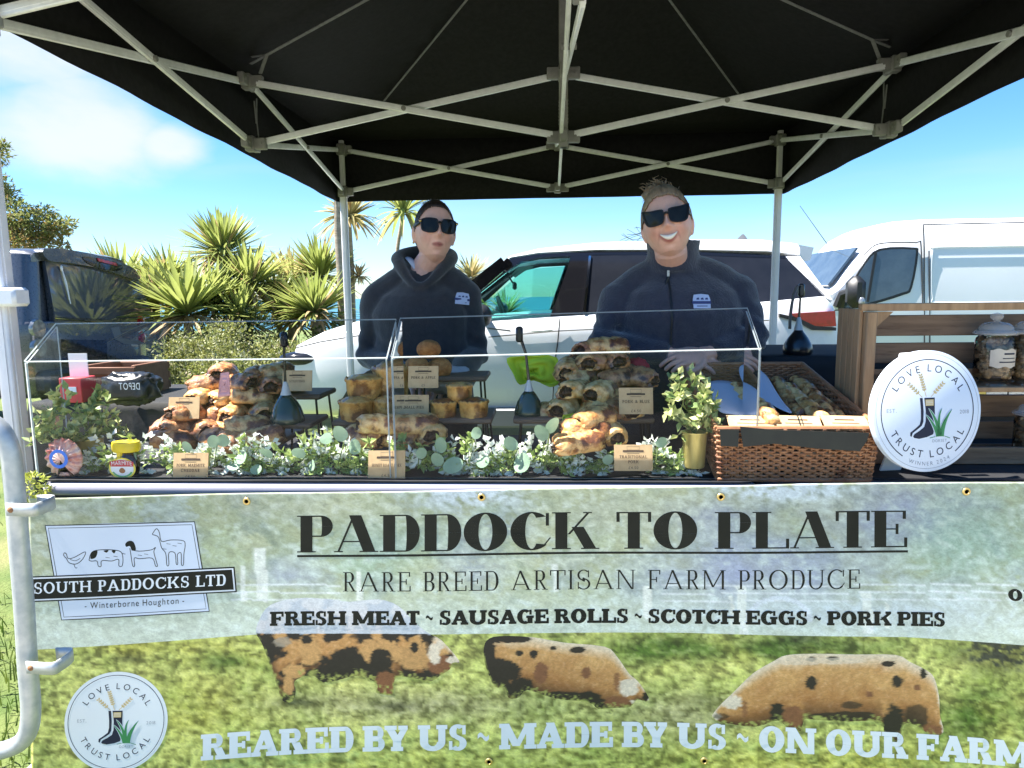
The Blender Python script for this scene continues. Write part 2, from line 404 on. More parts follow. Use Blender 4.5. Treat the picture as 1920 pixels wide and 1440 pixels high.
def layout(s, sty, track=.05):
    """polygons in cap units and total advance"""
    out = []; x = 0
    for ch in s:
        g, w = (sans(ch) if sty == 'sans' else glyph(ch, sty))
        for k, p in enumerate(g): out.append(([(a+x, b) for a, b in p], k))
        x += w+track
    return out, x-track
def put_polys(mb, polys, fn, m=0):
    """fn(u, v, k) -> 3-D point; k staggers overlapping strokes by hair breadths"""
    for p, k in polys:
        pts = [fn(a, b, k) for a, b in p]
        if len(pts) <= 4: mb.add(pts, [tuple(range(len(pts)))], m, False)
        else: mb.poly(pts, m)
def text_line(mb, s, sty, a, b, cap, sag, mapf, m=0, track=.05, lift=0.0):
    """text between baseline points a and b (drawing coordinates, y down), mapf(x, y, off)"""
    polys, W = layout(s, sty, track)
    def fn(u, v, k):
        t = u/W; x = a[0]+(b[0]-a[0])*t; y = a[1]+(b[1]-a[1])*t + sag*4*t*(1-t) - v*cap
        return mapf(x, y, lift+(k % 7)*.00006)
    put_polys(mb, polys, fn, m)
def text_arc(mb, s, r, a0, a1, cap, mapf, m=0, inner=False, lift=0, track=.22):
    """sans letters along a circle, angles in degrees from the +x axis, cap in radius units; inner = bottom text reading upright"""
    gl = [(sans(c)) for c in s]; W = sum(w for g, w in gl)+track*(len(s)-1); x = 0
    for g, w in gl:
        t = (x+w/2)/W; a = R(a0+(a1-a0)*t)
        rad = (math.cos(a), math.sin(a)); tan = (math.sin(a), -math.cos(a))
        if inner: rad_up = (-rad[0], -rad[1]); tan = (-tan[0], -tan[1])
        else: rad_up = rad
        for p in g:
            pts = []
            for u, v in p:
                du, dv = (u-w/2)*cap, v*cap
                pts.append(mapf(rad[0]*r+tan[0]*du+rad_up[0]*dv, rad[1]*r+tan[1]*du+rad_up[1]*dv, lift))
            if len(pts) <= 4: mb.add(pts, [tuple(range(len(pts)))], m, False)
            else: mb.poly(pts, m)
        x += w+track
def strip(mb, pts, w, mapf, m=0, lift=0, closed=False):
    """flat line of width w through 2-D points"""
    n = len(pts); L = []
    for i in range(n):
        a = pts[(i-1) % n] if closed or i > 0 else pts[i]; b = pts[(i+1) % n] if closed or i < n-1 else pts[i]
        dx, dy = b[0]-a[0], b[1]-a[1]; l = math.hypot(dx, dy) or 1
        ww = w if isinstance(w, (int, float)) else w[i]
        L.append(((pts[i][0]-dy/l*ww/2, pts[i][1]+dx/l*ww/2), (pts[i][0]+dy/l*ww/2, pts[i][1]-dx/l*ww/2)))
    vs = [mapf(q[0], q[1], lift) for p in L for q in p]
    fs = [(2*i, 2*i+1, (2*i+3) % (2*n), (2*i+2) % (2*n)) for i in range(n if closed else n-1)]
    mb.add(vs, fs, m, False)
def fill(mb, pts, mapf, m=0, lift=0, maxlen=None):
    """flat print area; maxlen splits big triangles so that they follow a wavy sheet"""
    if maxlen is None: maxlen = 22 if max(abs(p[0]) for p in pts) > 30 else 9e9
    tri = [[tuple(pts[i]) for i in t] for t in tessellate_polygon([[Vector((x, y, 0)) for x, y in pts]])]
    done = []
    while tri:
        t = tri.pop(); L = [math.dist(t[i], t[(i+1) % 3]) for i in range(3)]; k = max(range(3), key=lambda i: L[i])
        if L[k] <= maxlen: done.append(t); continue
        a, b, c = t[k], t[(k+1) % 3], t[(k+2) % 3]; md = ((a[0]+b[0])/2, (a[1]+b[1])/2)
        tri += [[a, md, c], [md, b, c]]
    ids, vs, fs = {}, [], []
    for t in done:
        f = []
        for p in t:
            q = (round(p[0], 4), round(p[1], 4))
            if q not in ids: ids[q] = len(vs); vs.append(mapf(p[0], p[1], lift))
            f.append(ids[q])
        if len(set(f)) == 3: fs.append(tuple(f))
    mb.add(vs, fs, m, False)
def circle_pts(r, n=64, a0=0, a1=360, cx=0, cy=0): return [(cx+r*math.cos(R(a0+(a1-a0)*i/n)), cy+r*math.sin(R(a0+(a1-a0)*i/n))) for i in range(n+(1 if abs(a1-a0) < 360 else 0))]
def smooth_pts(pts, k=4, closed=True):
    """Catmull-Rom resampling of a 2-D outline"""
    n = len(pts); out = []
    for i in range(n if closed else n-1):
        p0, p1, p2, p3 = (pts[(i+j) % n] if closed else pts[min(max(i+j, 0), n-1)] for j in (-1, 0, 1, 2))
        for t in range(k):
            t /= k
            out.append(tuple(.5*((2*p1[c])+(-p0[c]+p2[c])*t+(2*p0[c]-5*p1[c]+4*p2[c]-p3[c])*t*t+(-p0[c]+3*p1[c]-3*p2[c]+p3[c])*t**3) for c in range(len(p1))))
    if not closed: out.append(tuple(pts[-1]))
    return out
# ------------------------------------------------------------------ ground, cliff edge and sea
M['grass_ground'] = mat('meadow_turf', (.075, .12, .025), (.15, .18, .05), 3, rough=.9, bump=.6, bscale=60, c3=(.23, .21, .09), c3scale=.8, bdist=.04)
M['sea'] = mat('sea_water', (.012, .10, .13), (.02, .14, .16), .02, rough=.25, bump=.25, bscale=.4, stretch=(.3, 1, 1), bdist=.3)
g = MB(); nx = 60
xs = np.linspace(-60, 60, nx+1); ys = np.concatenate([np.linspace(-25, 26, 60), [30, 36]])
vs = []
for j, y in enumerate(ys):
    for x in xs:
        z = .02*noise.noise(Vector((x*.4, y*.4, 0))) if y < 24 else 0
        if y > 26: z = -(y-26)*1.6
        vs.append((x, y, z))
g.add(vs, [(j*(nx+1)+i, j*(nx+1)+i+1, (j+1)*(nx+1)+i+1, (j+1)*(nx+1)+i) for j in range(len(ys)-1) for i in range(nx)])
tag(g.build('ground', M['grass_ground']), kind='structure')
s = MB(); s.add([(-9000, 33, -14), (9000, 33, -14), (9000, 14000, -14), (-9000, 14000, -14)], [(0, 1, 2, 3)])
tag(s.build('sea', M['sea']), kind='structure')
M['bounce_ground'] = mat('pale_bounce_ground', (.40, .37, .31), (.30, .275, .225), 2, rough=.95, bump=.5, bscale=90, c3=(.24, .23, .15), c3scale=.9, bdist=.02)  # unseen pale ground added to bounce sunlight up under the canopy
pth = MB(); nxp = 40; ysp = [-2.25, -2.6, -3.5, -5, -7.5]
pth.add([(x, y+(.12*noise.noise(Vector((x*1.3, y, 2))) if y > -7 else 0), .03+.02*noise.noise(Vector((x*.4, y*.4, 0)))) for y in ysp for x in np.linspace(-14, 14, nxp+1)], [(j*(nxp+1)+i, j*(nxp+1)+i+1, (j+1)*(nxp+1)+i+1, (j+1)*(nxp+1)+i) for j in range(len(ysp)-1) for i in range(nxp)])
tag(pth.build('path', M['bounce_ground']), kind='structure')  # added bounce surface out of view, not a known path
# grass blades near the stall (left of the banner they show in the photograph)
M['grass_blade'] = mat('grass_blades', (.07, .13, .02), (.15, .19, .04), 5, rough=.7, translucent=.35)
gb = MB()
for i in range(9000):
    x, y = rng.uniform(-2.6, .3) if i % 3 else rng.uniform(-5, 5), rng.uniform(-2.3, .4) if i % 3 else rng.uniform(-2.4, 3)
    h = rng.uniform(.03, .085); a = rng.uniform(0, 6.28); l = rng.uniform(.0, .05); b = rng.uniform(0, 6.28); w = .003
    dx, dy = math.cos(a)*w, math.sin(a)*w; lx, ly = math.cos(b)*l, math.sin(b)*l
    gb.add([(x-dx, y-dy, 0), (x+dx, y+dy, 0), (x+lx*.4+dx*.7, y+ly*.4+dy*.7, h*.6), (x+lx*.4-dx*.7, y+ly*.4-dy*.7, h*.6), (x+lx, y+ly, h)], [(0, 1, 2, 3), (3, 2, 4)], 0, False)
tag(gb.build('grass', M['grass_blade']), 'short rough grass around the stall', 'grass', kind='stuff')

# ------------------------------------------------------------------ plants beyond the stall
M['cord_green'] = mat('cordyline_leaf', (.20, .26, .06), (.42, .44, .14), 1.2, rough=.45, translucent=.45, lo=.3, hi=.7)
M['cord_pale'] = mat('pale_cordyline_leaf', (.34, .31, .10), (.50, .42, .20), 1.5, rough=.5, translucent=.5)
M['cord_dry'] = mat('dry_leaf', (.38, .25, .11), (.50, .38, .20), 2, rough=.7, translucent=.35)
M['bark_pale'] = mat('pale_ringed_bark', (.34, .29, .22), (.22, .18, .13), 6, rough=.85, bump=.6, bscale=20, stretch=(1, 1, 4))
M['bark_dark'] = mat('dark_bark', (.13, .09, .06), (.20, .15, .10), 8, rough=.9, bump=.5)
def sword(mb, c, d, L, w, droop, m):
    """one strap leaf folded along its keel, arching under its own weight"""
    d = Vector(d).normalized(); side = d.cross(Vector((0, 0, 1)))
    if side.length < .05: side = Vector((1, 0, 0))
    side.normalize(); nrm = side.cross(d); p = Vector(c); n = 6; vs = []
    for i in range(n+1):
        t = i/n; ww = w*(.55+1.1*t)*(1-t**2.2)+.0015 if t < .99 else .0006
        q = p + d*(L*t) + Vector((0, 0, -droop*L*t*t))
        vs += [q-side*ww, q-nrm*ww*.35, q+side*ww]
    mb.add(vs, [(3*i+k, 3*i+k+1, 3*i+k+4, 3*i+k+3) for i in range(n) for k in (0, 1)], m, True)
def cord_head(mb, c, L, n, m=0, droop=(.05, .35), up=.62, w=.022, low=-.45, m2=None, seed=0):
    rg = np.random.default_rng(seed+int(abs(c[0])*100))
    for i in range(n):
        z = rg.uniform(low, 1.0)**1 if rg.random() < .75 else rg.uniform(.4, 1.0)
        a = rg.uniform(0, 2*math.pi); h = math.sqrt(max(0, 1-min(1, abs(z))**2))+.12
        d = Vector((h*math.cos(a), h*math.sin(a), z+up*.35))
        sword(mb, Vector(c)+d.normalized()*L*.06, d, L*rg.uniform(.72, 1.05), w*rg.uniform(.7, 1.15), rg.uniform(*droop)*(1.2 if z < .3 else .5), m2 if (m2 is not None and (z < low+.25 or rg.random() < .08)) else m)
def cordyline(name, label, heads, base, trunk_r, group, pale=False, lw=.024):
    """heads: (px, py, D, radius_px, leaves)"""
    c0 = [P(h[0], h[1], D2Y(h[2])) for h in heads]
    bx = Vector((base[0], base[1], 0))
    t = thing(name, label, 'plant', bx, group=group)
    tr = MB(); lf = MB()
    for h, c in zip(heads, c0):
        L = h[3]*h[2]/FPX*1.08
        fork = bx + (c-bx)*.45; fork.z = c.z*.5
        tr.tube([bx+Vector((0, 0, -.05)), bx*.4+fork*.6, fork, c*.6+fork*.4, c-Vector((0, 0, L*.02))], [trunk_r*1.2, trunk_r, trunk_r*.9, trunk_r*.75, trunk_r*.6], 9)
        cord_head(lf, c, L, h[4], 0, m2=1, w=lw*(h[3]*h[2]/1262)/.62, seed=int(h[0]))
    tr.build('trunk', M['bark_pale'], t, bx); lf.build('crown', [M['cord_pale'] if pale else M['cord_green'], M['cord_dry']], t, bx)
    return t
def base_of(px, D): v = P(px, 620, D2Y(D)); return (v.x, v.y)
G = 'cordylines growing behind the stall'
cordyline('cordyline_palm', 'tall bushy cordyline with two dark green spiky heads, highest of the clump', [(418, 478, 9.2, 92, 260), (470, 540, 8.9, 96, 260)], base_of(450, 9.2), .09, G)
cordyline('cordyline_palm', 'broad cordyline with long sword leaves arching over the hedge, in front of the clump', [(352, 590, 7.9, 125, 170)], base_of(352, 7.9), .08, G, lw=.030)
cordyline('cordyline_palm', 'cordyline with thin upright leaves between the grey car and the clump', [(292, 560, 8.8, 95, 150)], base_of(290, 8.8), .07, G)
cordyline('cordyline_palm', 'cordyline with leaf tips rising just behind the roof of the grey car', [(228, 545, 9.6, 105, 110)], base_of(228, 9.6), .07, G)
cordyline('cordyline_palm', 'pale straw coloured cordyline glowing behind the tall green clump', [(546, 530, 10.5, 72, 220)], base_of(546, 10.5), .07, G, pale=True)
cordyline('cordyline_palm', 'two-headed green cordyline beside the left tent leg', [(600, 520, 9.6, 84, 200), (590, 590, 8.6, 95, 220)], base_of(600, 9.0), .08, G)
cordyline('cordyline_palm', 'dense cordyline filling the hedge line between the grey car and the arching one', [(262, 590, 8.6, 92, 200), (318, 538, 9.0, 84, 180)], base_of(300, 8.9), .06, G)
cordyline('cordyline_palm', 'dense cordyline filling the gap under the tall two-headed one', [(402, 575, 8.4, 92, 200), (448, 600, 8.3, 84, 180)], base_of(425, 8.4), .06, G)
cordyline('cordyline_palm', 'yellowish cordyline filling the gap between the tall clump and the palm trunks', [(520, 575, 9.4, 84, 200), (548, 605, 8.9, 78, 180)], base_of(530, 9.2), .06, G)
cordyline('cordyline_palm', 'small pale cordyline head showing above the white car bonnet', [(884, 520, 10.5, 48, 120)], base_of(884, 10.5), .06, G, pale=True)
cordyline('cordyline_palm', 'low green cordyline seen through the side windows of the white car', [(948, 590, 11.5, 50, 120), (905, 570, 11.5, 40, 80)], base_of(948, 11.5), .06, G)
# tall thin palms
def tall_palm(label, trunk_px, head, D, r0, dry):
    pts = [P(x, y, D2Y(D)) for x, y in trunk_px]; b = Vector((pts[0].x, pts[0].y, 0))
    t = thing('tall_palm', label, 'palm tree', b, group='tall thin palms behind the tent leg')
    tr = MB(); tr.tube([b+Vector((0, 0, -.05))]+pts, [r0*1.25]+[r0*(1-.3*i/len(pts)) for i in range(len(pts))], 10); tr.build('trunk', M['bark_pale'], t, b)
    lf = MB()
    for k, (hx, hy, rp, n, mm) in enumerate(head):
        c = P(hx, hy, D2Y(D)); L = rp*D/FPX
        cord_head(lf, c, L, n, mm, droop=(.25, .75), up=.9, w=.020*L/.35, low=-.5, m2=2 if dry else 1, seed=k)
    lf.build('crown', [M['cord_green'], M['cord_pale'], M['cord_dry']], t, b); return t
tall_palm('tall thick grey palm trunk passing behind the left tent leg', [(643, 620), (640, 520), (634, 430), (634, 360), (636, 300)], [(638, 285, 75, 90, 0)], 9.0, .062, False)
tall_palm('slender palm with drooping golden leaves right beside the left tent leg', [(664, 640), (662, 560), (660, 500), (657, 450), (655, 415)], [(655, 410, 70, 110, 1), (672, 520, 36, 60, 2)], 9.8, .036, True)
tall_palm('slender leaning palm with sparse drooping green leaves behind the first seller', [(738, 600), (741, 520), (746, 460), (754, 412)], [(757, 400, 78, 70, 0)], 10.4, .034, False)

# hedges: leaves scattered through a lumpy volume
M['hedge_a'] = mat('hedge_leaf', (.16, .19, .045), (.34, .34, .10), 9, rough=.5, translucent=.3, c3=(.36, .35, .17), c3scale=4)
M['hedge_b'] = mat('variegated_leaf', (.28, .30, .16), (.50, .48, .34), 12, rough=.5, translucent=.3, c3=(.40, .25, .18), c3scale=3)
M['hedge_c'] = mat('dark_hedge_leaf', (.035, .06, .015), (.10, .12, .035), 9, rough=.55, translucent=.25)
def leaf(mb, c, d, n, L, w, m=0):
    d = Vector(d); n = Vector(n); s_ = d.cross(n)
    if s_.length < 1e-5: s_ = d.orthogonal()
    s_.normalize(); c = Vector(c)
    up = s_.cross(d).normalized()*L*.12
    mb.add([c, c+d*L*.45+s_*w*.5+up, c+d*L, c+d*L*.45-s_*w*.5+up, c+d*L*.5], [(0, 4, 1), (1, 4, 2), (2, 4, 3), (3, 4, 0)], m, True)
def rand_dir(rg):
    v = Vector(rg.normal(size=3)); return v.normalized()
def bush(label, c, rad, n, mats, lsize, seed, name='hedge_shrub', group=None):
    rg = np.random.default_rng(seed); b = Vector((c[0], c[1], 0))
    t = thing(name, label, 'shrub', b, group=group); lf = MB(); st = MB()
    clumps = []
    for i in range(40):
        a = rg.uniform(0, 6.28); r = math.sqrt(rg.random()); z = rg.random()
        q = Vector((c[0]+math.cos(a)*r*rad[0]*.85*(1-.3*z), c[1]+math.sin(a)*r*rad[1]*.85, rad[2]*(.12+.80*z*(1-.30*r*r))))
        clumps.append((q, rg.uniform(.16, .30)*min(rad[0], rad[2])))
    for i in range(7):
        q = clumps[i][0]; st.tube([b+Vector((rg.uniform(-.1, .1), rg.uniform(-.1, .1), -.03)), b*.5+q*.5+Vector((0, 0, -.05)), q], [.018, .012, .006], 6)
    for i in range(n):
        q, r = clumps[rg.integers(len(clumps))]
        d = rand_dir(rg); p = q+d*r*(rg.random()**.4)*1.2
        if p.z < .05: continue
        dd = (d*.6+rand_dir(rg)+Vector((0, 0, .3))).normalized()
        leaf(lf, p, dd, rand_dir(rg), lsize*rg.uniform(.6, 1.3), lsize*rg.uniform(.35, .6), int(rg.integers(len(mats))) if rg.random() < .6 else 0)
    st.build('stem', M['bark_dark'], t, b); lf.build('foliage', mats, t, b); return t
H_ = [M['hedge_a'], M['hedge_b'], M['hedge_c']]
def hb(px, D): v = P(px, 640, D2Y(D)); return (v.x, v.y)
bush('pale variegated shrub with pinkish leaves beside the grey car', hb(345, 8.0), (.46, .4, 1.12), 4200, [H_[1], H_[0], H_[2]], .055, 1)
bush('yellow green shrub behind the pile of sausage rolls, middle of the hedge', hb(420, 7.0), (.55, .45, 1.16), 5200, [H_[0], H_[0], H_[1]], .045, 2)
bush('yellow green shrub next to the bonnet of the white car', hb(530, 7.2), (.50, .45, 1.08), 4600, [H_[0], H_[0], H_[2]], .045, 3)
bush('yellow green shrub right beside the rear corner of the grey car', hb(352, 7.3), (.50, .42, 1.14), 4600, [H_[0], H_[1], H_[0]], .048, 8)
bush('yellow green shrub behind the cone shaped fan, between two others of the hedge', hb(478, 6.9), (.52, .42, 1.10), 4600, [H_[0], H_[0], H_[1]], .045, 9)
bush('dark shrub behind the rear corner of the grey car', hb(270, 9.2), (.6, .45, 1.30), 4200, [H_[2], H_[2], H_[0]], .06, 4)
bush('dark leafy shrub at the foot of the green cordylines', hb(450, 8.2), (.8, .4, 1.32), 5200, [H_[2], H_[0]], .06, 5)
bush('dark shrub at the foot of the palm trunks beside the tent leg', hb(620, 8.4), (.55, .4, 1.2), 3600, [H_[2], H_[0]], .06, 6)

# the tree at the left edge
M['tree_leaf'] = mat('tree_leaf', (.17, .21, .05), (.34, .34, .12), 4, rough=.5, translucent=.45, c3=(.30, .20, .07), c3scale=1.2)
M['tree_dry'] = mat('brown_tree_leaf', (.30, .19, .07), (.42, .30, .12), 4, rough=.6, translucent=.35)
def left_tree():
    D = 11.0; rg = np.random.default_rng(21)
    tb = P(-70, 620, D2Y(D)); b = Vector((tb.x, tb.y, 0))
    t = thing('broadleaf_tree', 'green and brown leafed tree overhanging the grey car at the left edge', 'tree', b)
    tr = MB(); lf = MB()
    tr.tube([b-Vector((0, 0, .1)), P(-66, 520, D2Y(D)), P(-50, 430, D2Y(D))], [.16, .12, .08], 9)
    cl = [(20, 400, 34), (60, 420, 38), (100, 425, 26), (128, 418, 14), (40, 445, 30), (10, 372, 26), (-20, 350, 40), (-10, 290, 24), (4, 272, 10), (-30, 420, 50), (70, 450, 26), (95, 447, 18), (118, 462, 12), (-60, 330, 50), (-80, 400, 60), (85, 398, 20), (110, 432, 16), (20, 455, 26)]
    for i, (px, py, r) in enumerate(cl):
        for k in range(3 if r > 20 else 1):
            dy = rg.uniform(-.5, .5) if k else 0
            q = P(px+rg.uniform(-8, 8)*(k > 0), py+rg.uniform(-8, 8)*(k > 0), D2Y(D)+dy); rr = r*D/FPX
            st = P(-50, 430, D2Y(D)); tr.tube([st, st*.5+q*.5+Vector((0, 0, .06)), q], [.035, .02, .006], 6)
            for j in range(int(9*r) if k == 0 else int(5*r)):
                d = rand_dir(rg); p = q+Vector((d.x, d.y, d.z*.8))*rr*rg.random()**.5
                leaf(lf, p, (d+rand_dir(rg)*.8).normalized(), rand_dir(rg), rg.uniform(.05, .10), rg.uniform(.02, .035), 1 if (py > 430 and rg.random() < .65) or rg.random() < .12 else 0)
    tr.build('trunk', M['bark_dark'], t, b); lf.build('crown', [M['tree_leaf'], M['tree_dry']], t, b)
left_tree()
# ------------------------------------------------------------------ vehicles (all parked nose to the left)
M['white_paint'] = mat('white_car_paint', (.74, .75, .78), (.71, .72, .755), 3, rough=.25, coat=.4, rough2=.3)
M['van_paint'] = mat('white_van_paint', (.72, .73, .76), (.68, .69, .72), 1.2, rough=.4, coat=.08, rough2=.45)
M['grey_paint'] = mat('dark_grey_metallic_paint', (.075, .08, .095), (.085, .09, .105), 40, rough=.25, metal=.45, coat=.7, rough2=.35)
M['dark_glass'] = mat('dark_tinted_glass', (.012, .014, .020), (.017, .019, .026), 6, rough=.06, spec=.32, rough2=.12)
M['sky_glass'] = mat('sky_toned_rear_glass', (.045, .055, .085), (.06, .07, .105), 3, rough=.05, spec=.9, coat=.4)  # blue base colour paints in the sky reflected by the rear window
M['blue_glass'] = mat('van_glass', (.045, .065, .09), (.07, .095, .12), 4, rough=.05, spec=.8)
M['clear_glass'] = sheet_glass('green_tinted_window', (.62, .86, .84))
M['red_lens'] = mat('red_lamp_lens', (.50, .012, .02), (.35, .01, .015), 30, rough=.12, coat=.5)
M['clear_lens'] = mat('clear_lamp_lens', (.35, .36, .38), (.16, .165, .18), 25, rough=.1, coat=.8, metal=.3)
M['interior'] = mat('car_interior_cloth', (.02, .021, .023), (.03, .03, .032), 20, rough=.8)
M['light_trim'] = mat('pale_interior_trim', (.32, .36, .34), rough=.7)
M['seam'] = mat('panel_gap', (.03, .031, .035), rough=.6)
M['grey_trim'] = mat('grey_trim', (.17, .175, .185), rough=.45)

def veh_map(Xc, Yc):
    """local (x forward, y to the car's left, z) for a car that points to -X"""
    w2l = lambda v: Vector((Xc-v.x, Yc-v.y, v.z))
    S = lambda px, py, yl: w2l(P(px, py, Yc-yl))
    return S
def mirror_pts(pts): return [Vector((p.x, -p.y, p.z)) for p in pts]
def wheel(parent, x, y, r=.37, w=.25, rim='alu'):
    s_ = 1 if y > 0 else -1
    wt = MB(); rot = Matrix.Rotation(R(90), 3, 'X')
    prof = [(r*.62, -w/2), (r*.92, -w/2), (r, -w*.36), (r, w*.36), (r*.92, w/2), (r*.62, w/2), (r*.60, 0), (r*.62, -w/2)]
    wt.lathe(prof, 36, (0, 0, 0), rot=rot)
    o = wt.build('wheel', M['rubber'], parent); o.location = (x, y, r)
    rm = MB(); rm.lathe([(r*.63, -w*.45), (r*.63, w*.45), (r*.56, w*.46), (r*.55, -w*.2), (.02, -w*.2)], 30, rot=rot)
    for k in range(10):
        a = 2*math.pi*k/10
        rm.bar((math.cos(a)*.05, -s_*0-(-s_)*w*.33, math.sin(a)*.05), (math.cos(a)*r*.59, s_*w*.40, math.sin(a)*r*.59), .035, .025, up=(0, 1, 0))
    rm.lathe([(.07, -w*.1), (.07, w*.42), (.0001, w*.44)], 16, rot=rot if s_ < 0 else Matrix.Rotation(R(-90), 3, 'X'))
    rm.build('rim', M[rim], o); return o
def body_ring(x, hw, zb, zt, crown, tuck=.06, n=4):
    """half section mirrored: sill, flank, shoulder, deck"""
    H = zt-zb
    half = [(hw*.86, zb), (hw*.955, zb+H*.10), (hw*.985, zb+H*.32), (hw, zb+H*.58), (hw*.992, zb+H*.80), (hw-tuck*.35, zt-.035), (hw-tuck, zt), (hw*.75, zt+crown*.55), (hw*.4, zt+crown*.9), (0, zt+crown)]
    ring = [Vector((x, y, z)) for y, z in half] + [Vector((x, -y, z)) for y, z in half[-2::-1]]
    return ring
def panel(mb, pts, th=.012, m=0):
    pts = [Vector(p) for p in pts]
    n = Vector((0, 0, 0))
    for i in range(len(pts)):
        a, b = pts[i], pts[(i+1) % len(pts)]; n += a.cross(b)
    n.normalize()
    if n.y < 0: n = -n
    mb.slab(pts, -n*th, m)
def both(fn):
    for sgn in (1, -1): fn(sgn)

# ---- white SUV behind the sellers
def white_suv():
    Yn = D2Y(5.15); hw = .98; Yc = Yn+hw
    Xc = P(1050, 600, Yn).x
    S = veh_map(Xc, Yc)
    root = thing('parked_suv', 'white four wheel drive car parked side on right behind the two sellers', 'car', (Xc, Yc, 0), math.pi)
    deck = [(531, 716), (537, 676), (548, 650), (590, 632), (646, 618), (760, 606), (912, 600), (1030, 592), (1200, 582), (1440, 566), (1546, 556), (1566, 570), (1574, 600)]
    rings = []
    for i, (px, py) in enumerate(deck):
        p = S(px, py, hw-.03)
        taper = {0: .84, 1: .89, 2: .925, 3: .96, 4: .98}.get(i, 1.0); taper = {11: .97, 12: .955}.get(i, taper)
        crown = {0: .0, 1: .02, 2: .04, 3: .055, 4: .065, 5: .07}.get(i, .02)
        rings.append(body_ring(p.x, hw*taper, .42 if 0 < i < 12 else .5, p.z, crown))
    b = MB(); b.loft(rings); b.build('body', M['white_paint'], root, angle=50)
    def sp(px, py, off=0):
        z0 = S(px, py, .9); y = .93
        for _ in range(5):
            q = S(px, py, y); t = max(0, min(1, (q.z-1.24)/.46)); y = .935-.225*t
        q = S(px, py, y+off); return q
    # roof
    re = [(936, 496), (958, 482), (1010, 473.5), (1120, 468), (1300, 468), (1440, 471), (1500, 478)]
    rc = [(900, 500), (935, 484), (985, 470), (1100, 458), (1300, 451.5), (1440, 452), (1503, 458)]
    rr = []
    for (a, c) in zip(re, rc):
        e = sp(*a); zc = S(c[0], c[1], .30).z
        h = max(.02, zc-e.z)
        half = [(e.y, e.z), (e.y-.01, e.z+h*.45), (e.y-.06, e.z+h*.78), (e.y*.75, e.z+h*.95), (e.y*.4, e.z+h), (0, e.z+h*1.02)]
        low = [(e.y*.5, e.z+h*.4), (e.y-.05, e.z-.02)]
        ring = [Vector((e.x, y, z)) for y, z in half]+[Vector((e.x, -y, z)) for y, z in half[-2::-1]]+[Vector((e.x, -y, z)) for y, z in low[::-1]]+[Vector((e.x, y, z)) for y, z in low]
        rr.append(ring)
    rf = MB(); rf.loft(rr); rf.build('roof', M['white_paint'], root, angle=50)
    sp_ = MB(); a, bq = S(1452, 458, .62), S(1526, 464, .62); c = S(1519, 490, .62)
    prof = [(a.x, a.z+.03), (bq.x, bq.z), (c.x, c.z+.01), (c.x+.05, c.z+.0), (c.x+.16, c.z+.03), (a.x, a.z-.05)]
    sp_.loft([[Vector((x, y, z)) for x, z in prof] for y in (-.62, -.3, 0, .3, .62)]); sp_.build('spoiler', M['white_paint'], root, angle=30)
    fin = MB(); f0 = S(1393, 453, .45); fin.loft([[Vector((f0.x+dx*s, .45+.012*s*q, f0.z-.01+dz*.7)) for dx, q in ((.07, 0), (0, 1), (-.05, .6), (-.05, -.6), (0, -1))] for s, dz in ((1, 0), (.55, .06), (.1, .10))]); fin.build('aerial_fin', M['grey_trim'], root)
    def side(sgn):
        mm = (lambda p: p) if sgn > 0 else (lambda p: Vector((p.x, -p.y, p.z)))
        pil = MB()
        pil.bar(mm(sp(848, 566)), mm(sp(943, 491)), .07, .075, up=(0, 1, 0)); pil.bar(mm(sp(868, 564)), mm(sp(955, 490)), .06, .05, up=(0, 1, 0))
        panel(pil, [mm(sp(*q)) for q in ((1032, 592), (1093, 589), (1104, 478), (1070, 480))], .03 if sgn > 0 else -.03)
        panel(pil, [mm(sp(*q)) for q in ((940, 500), (958, 484), (1010, 476), (1120, 471), (1300, 472), (1472, 480), (1478, 486), (1300, 479), (1120, 478), (1012, 483), (976, 491), (950, 508))], .03 if sgn > 0 else -.03)
        pil.build('pillar', M['gloss_black'], root)
        g = MB(); panel(g, [mm(sp(*q)) for q in ((893, 556), (975, 491), (1070, 484), (1033, 592), (905, 601))], .006*sgn); g.build('front_door_window', M['clear_glass'], root)
        g = MB(); panel(g, [mm(sp(*q)) for q in ((1094, 589), (1105, 479), (1290, 478), (1282, 579))], .006*sgn); g.build('rear_door_window', M['dark_glass'], root)
        g = MB(); panel(g, [mm(sp(*q)) for q in ((1284, 579), (1292, 478), (1474, 484), (1549, 555), (1440, 567))], .008*sgn); g.build('quarter_window', M['dark_glass'], root)
        ch = MB(); ch.bar(mm(sp(1096, 588, .008)), mm(sp(1106, 480, .008)), .018, .01, up=(0, 1, 0)); ch.build('window_trim', M['chrome'], root)
        dp = MB(); panel(dp, [mm(sp(*q)) for q in ((1472, 481), (1500, 480), (1561, 563), (1546, 557))], .05*sgn); dp.build('rear_pillar', M['white_paint'], root)
        # lower flank details
        def fl(px, py, off=.004):
            q = S(px, py, hw+off); return mm(q)
        for px, py in ((1016, 619), (1240, 606)):
            dh = MB(); a = fl(px-28, py+2, .02); c_ = fl(px+20, py-1, .02); dh.tube([a, a*.7+c_*.3+Vector((0, .02*sgn, 0)), a*.2+c_*.8+Vector((0, .02*sgn, 0)), c_], [.012, .02, .02, .012], 8, flat=.6); dh.build('door_handle', M['white_paint'], root)
        sm = MB()
        for pth in (((1050, 597), (1046, 640), (1040, 680), (1036, 760)), ((1330, 580), (1330, 640), (1320, 720)), ((852, 606), (846, 680), (856, 760))):
            sm.tube([fl(px, py, .0015) for px, py in pth], .005, 5)
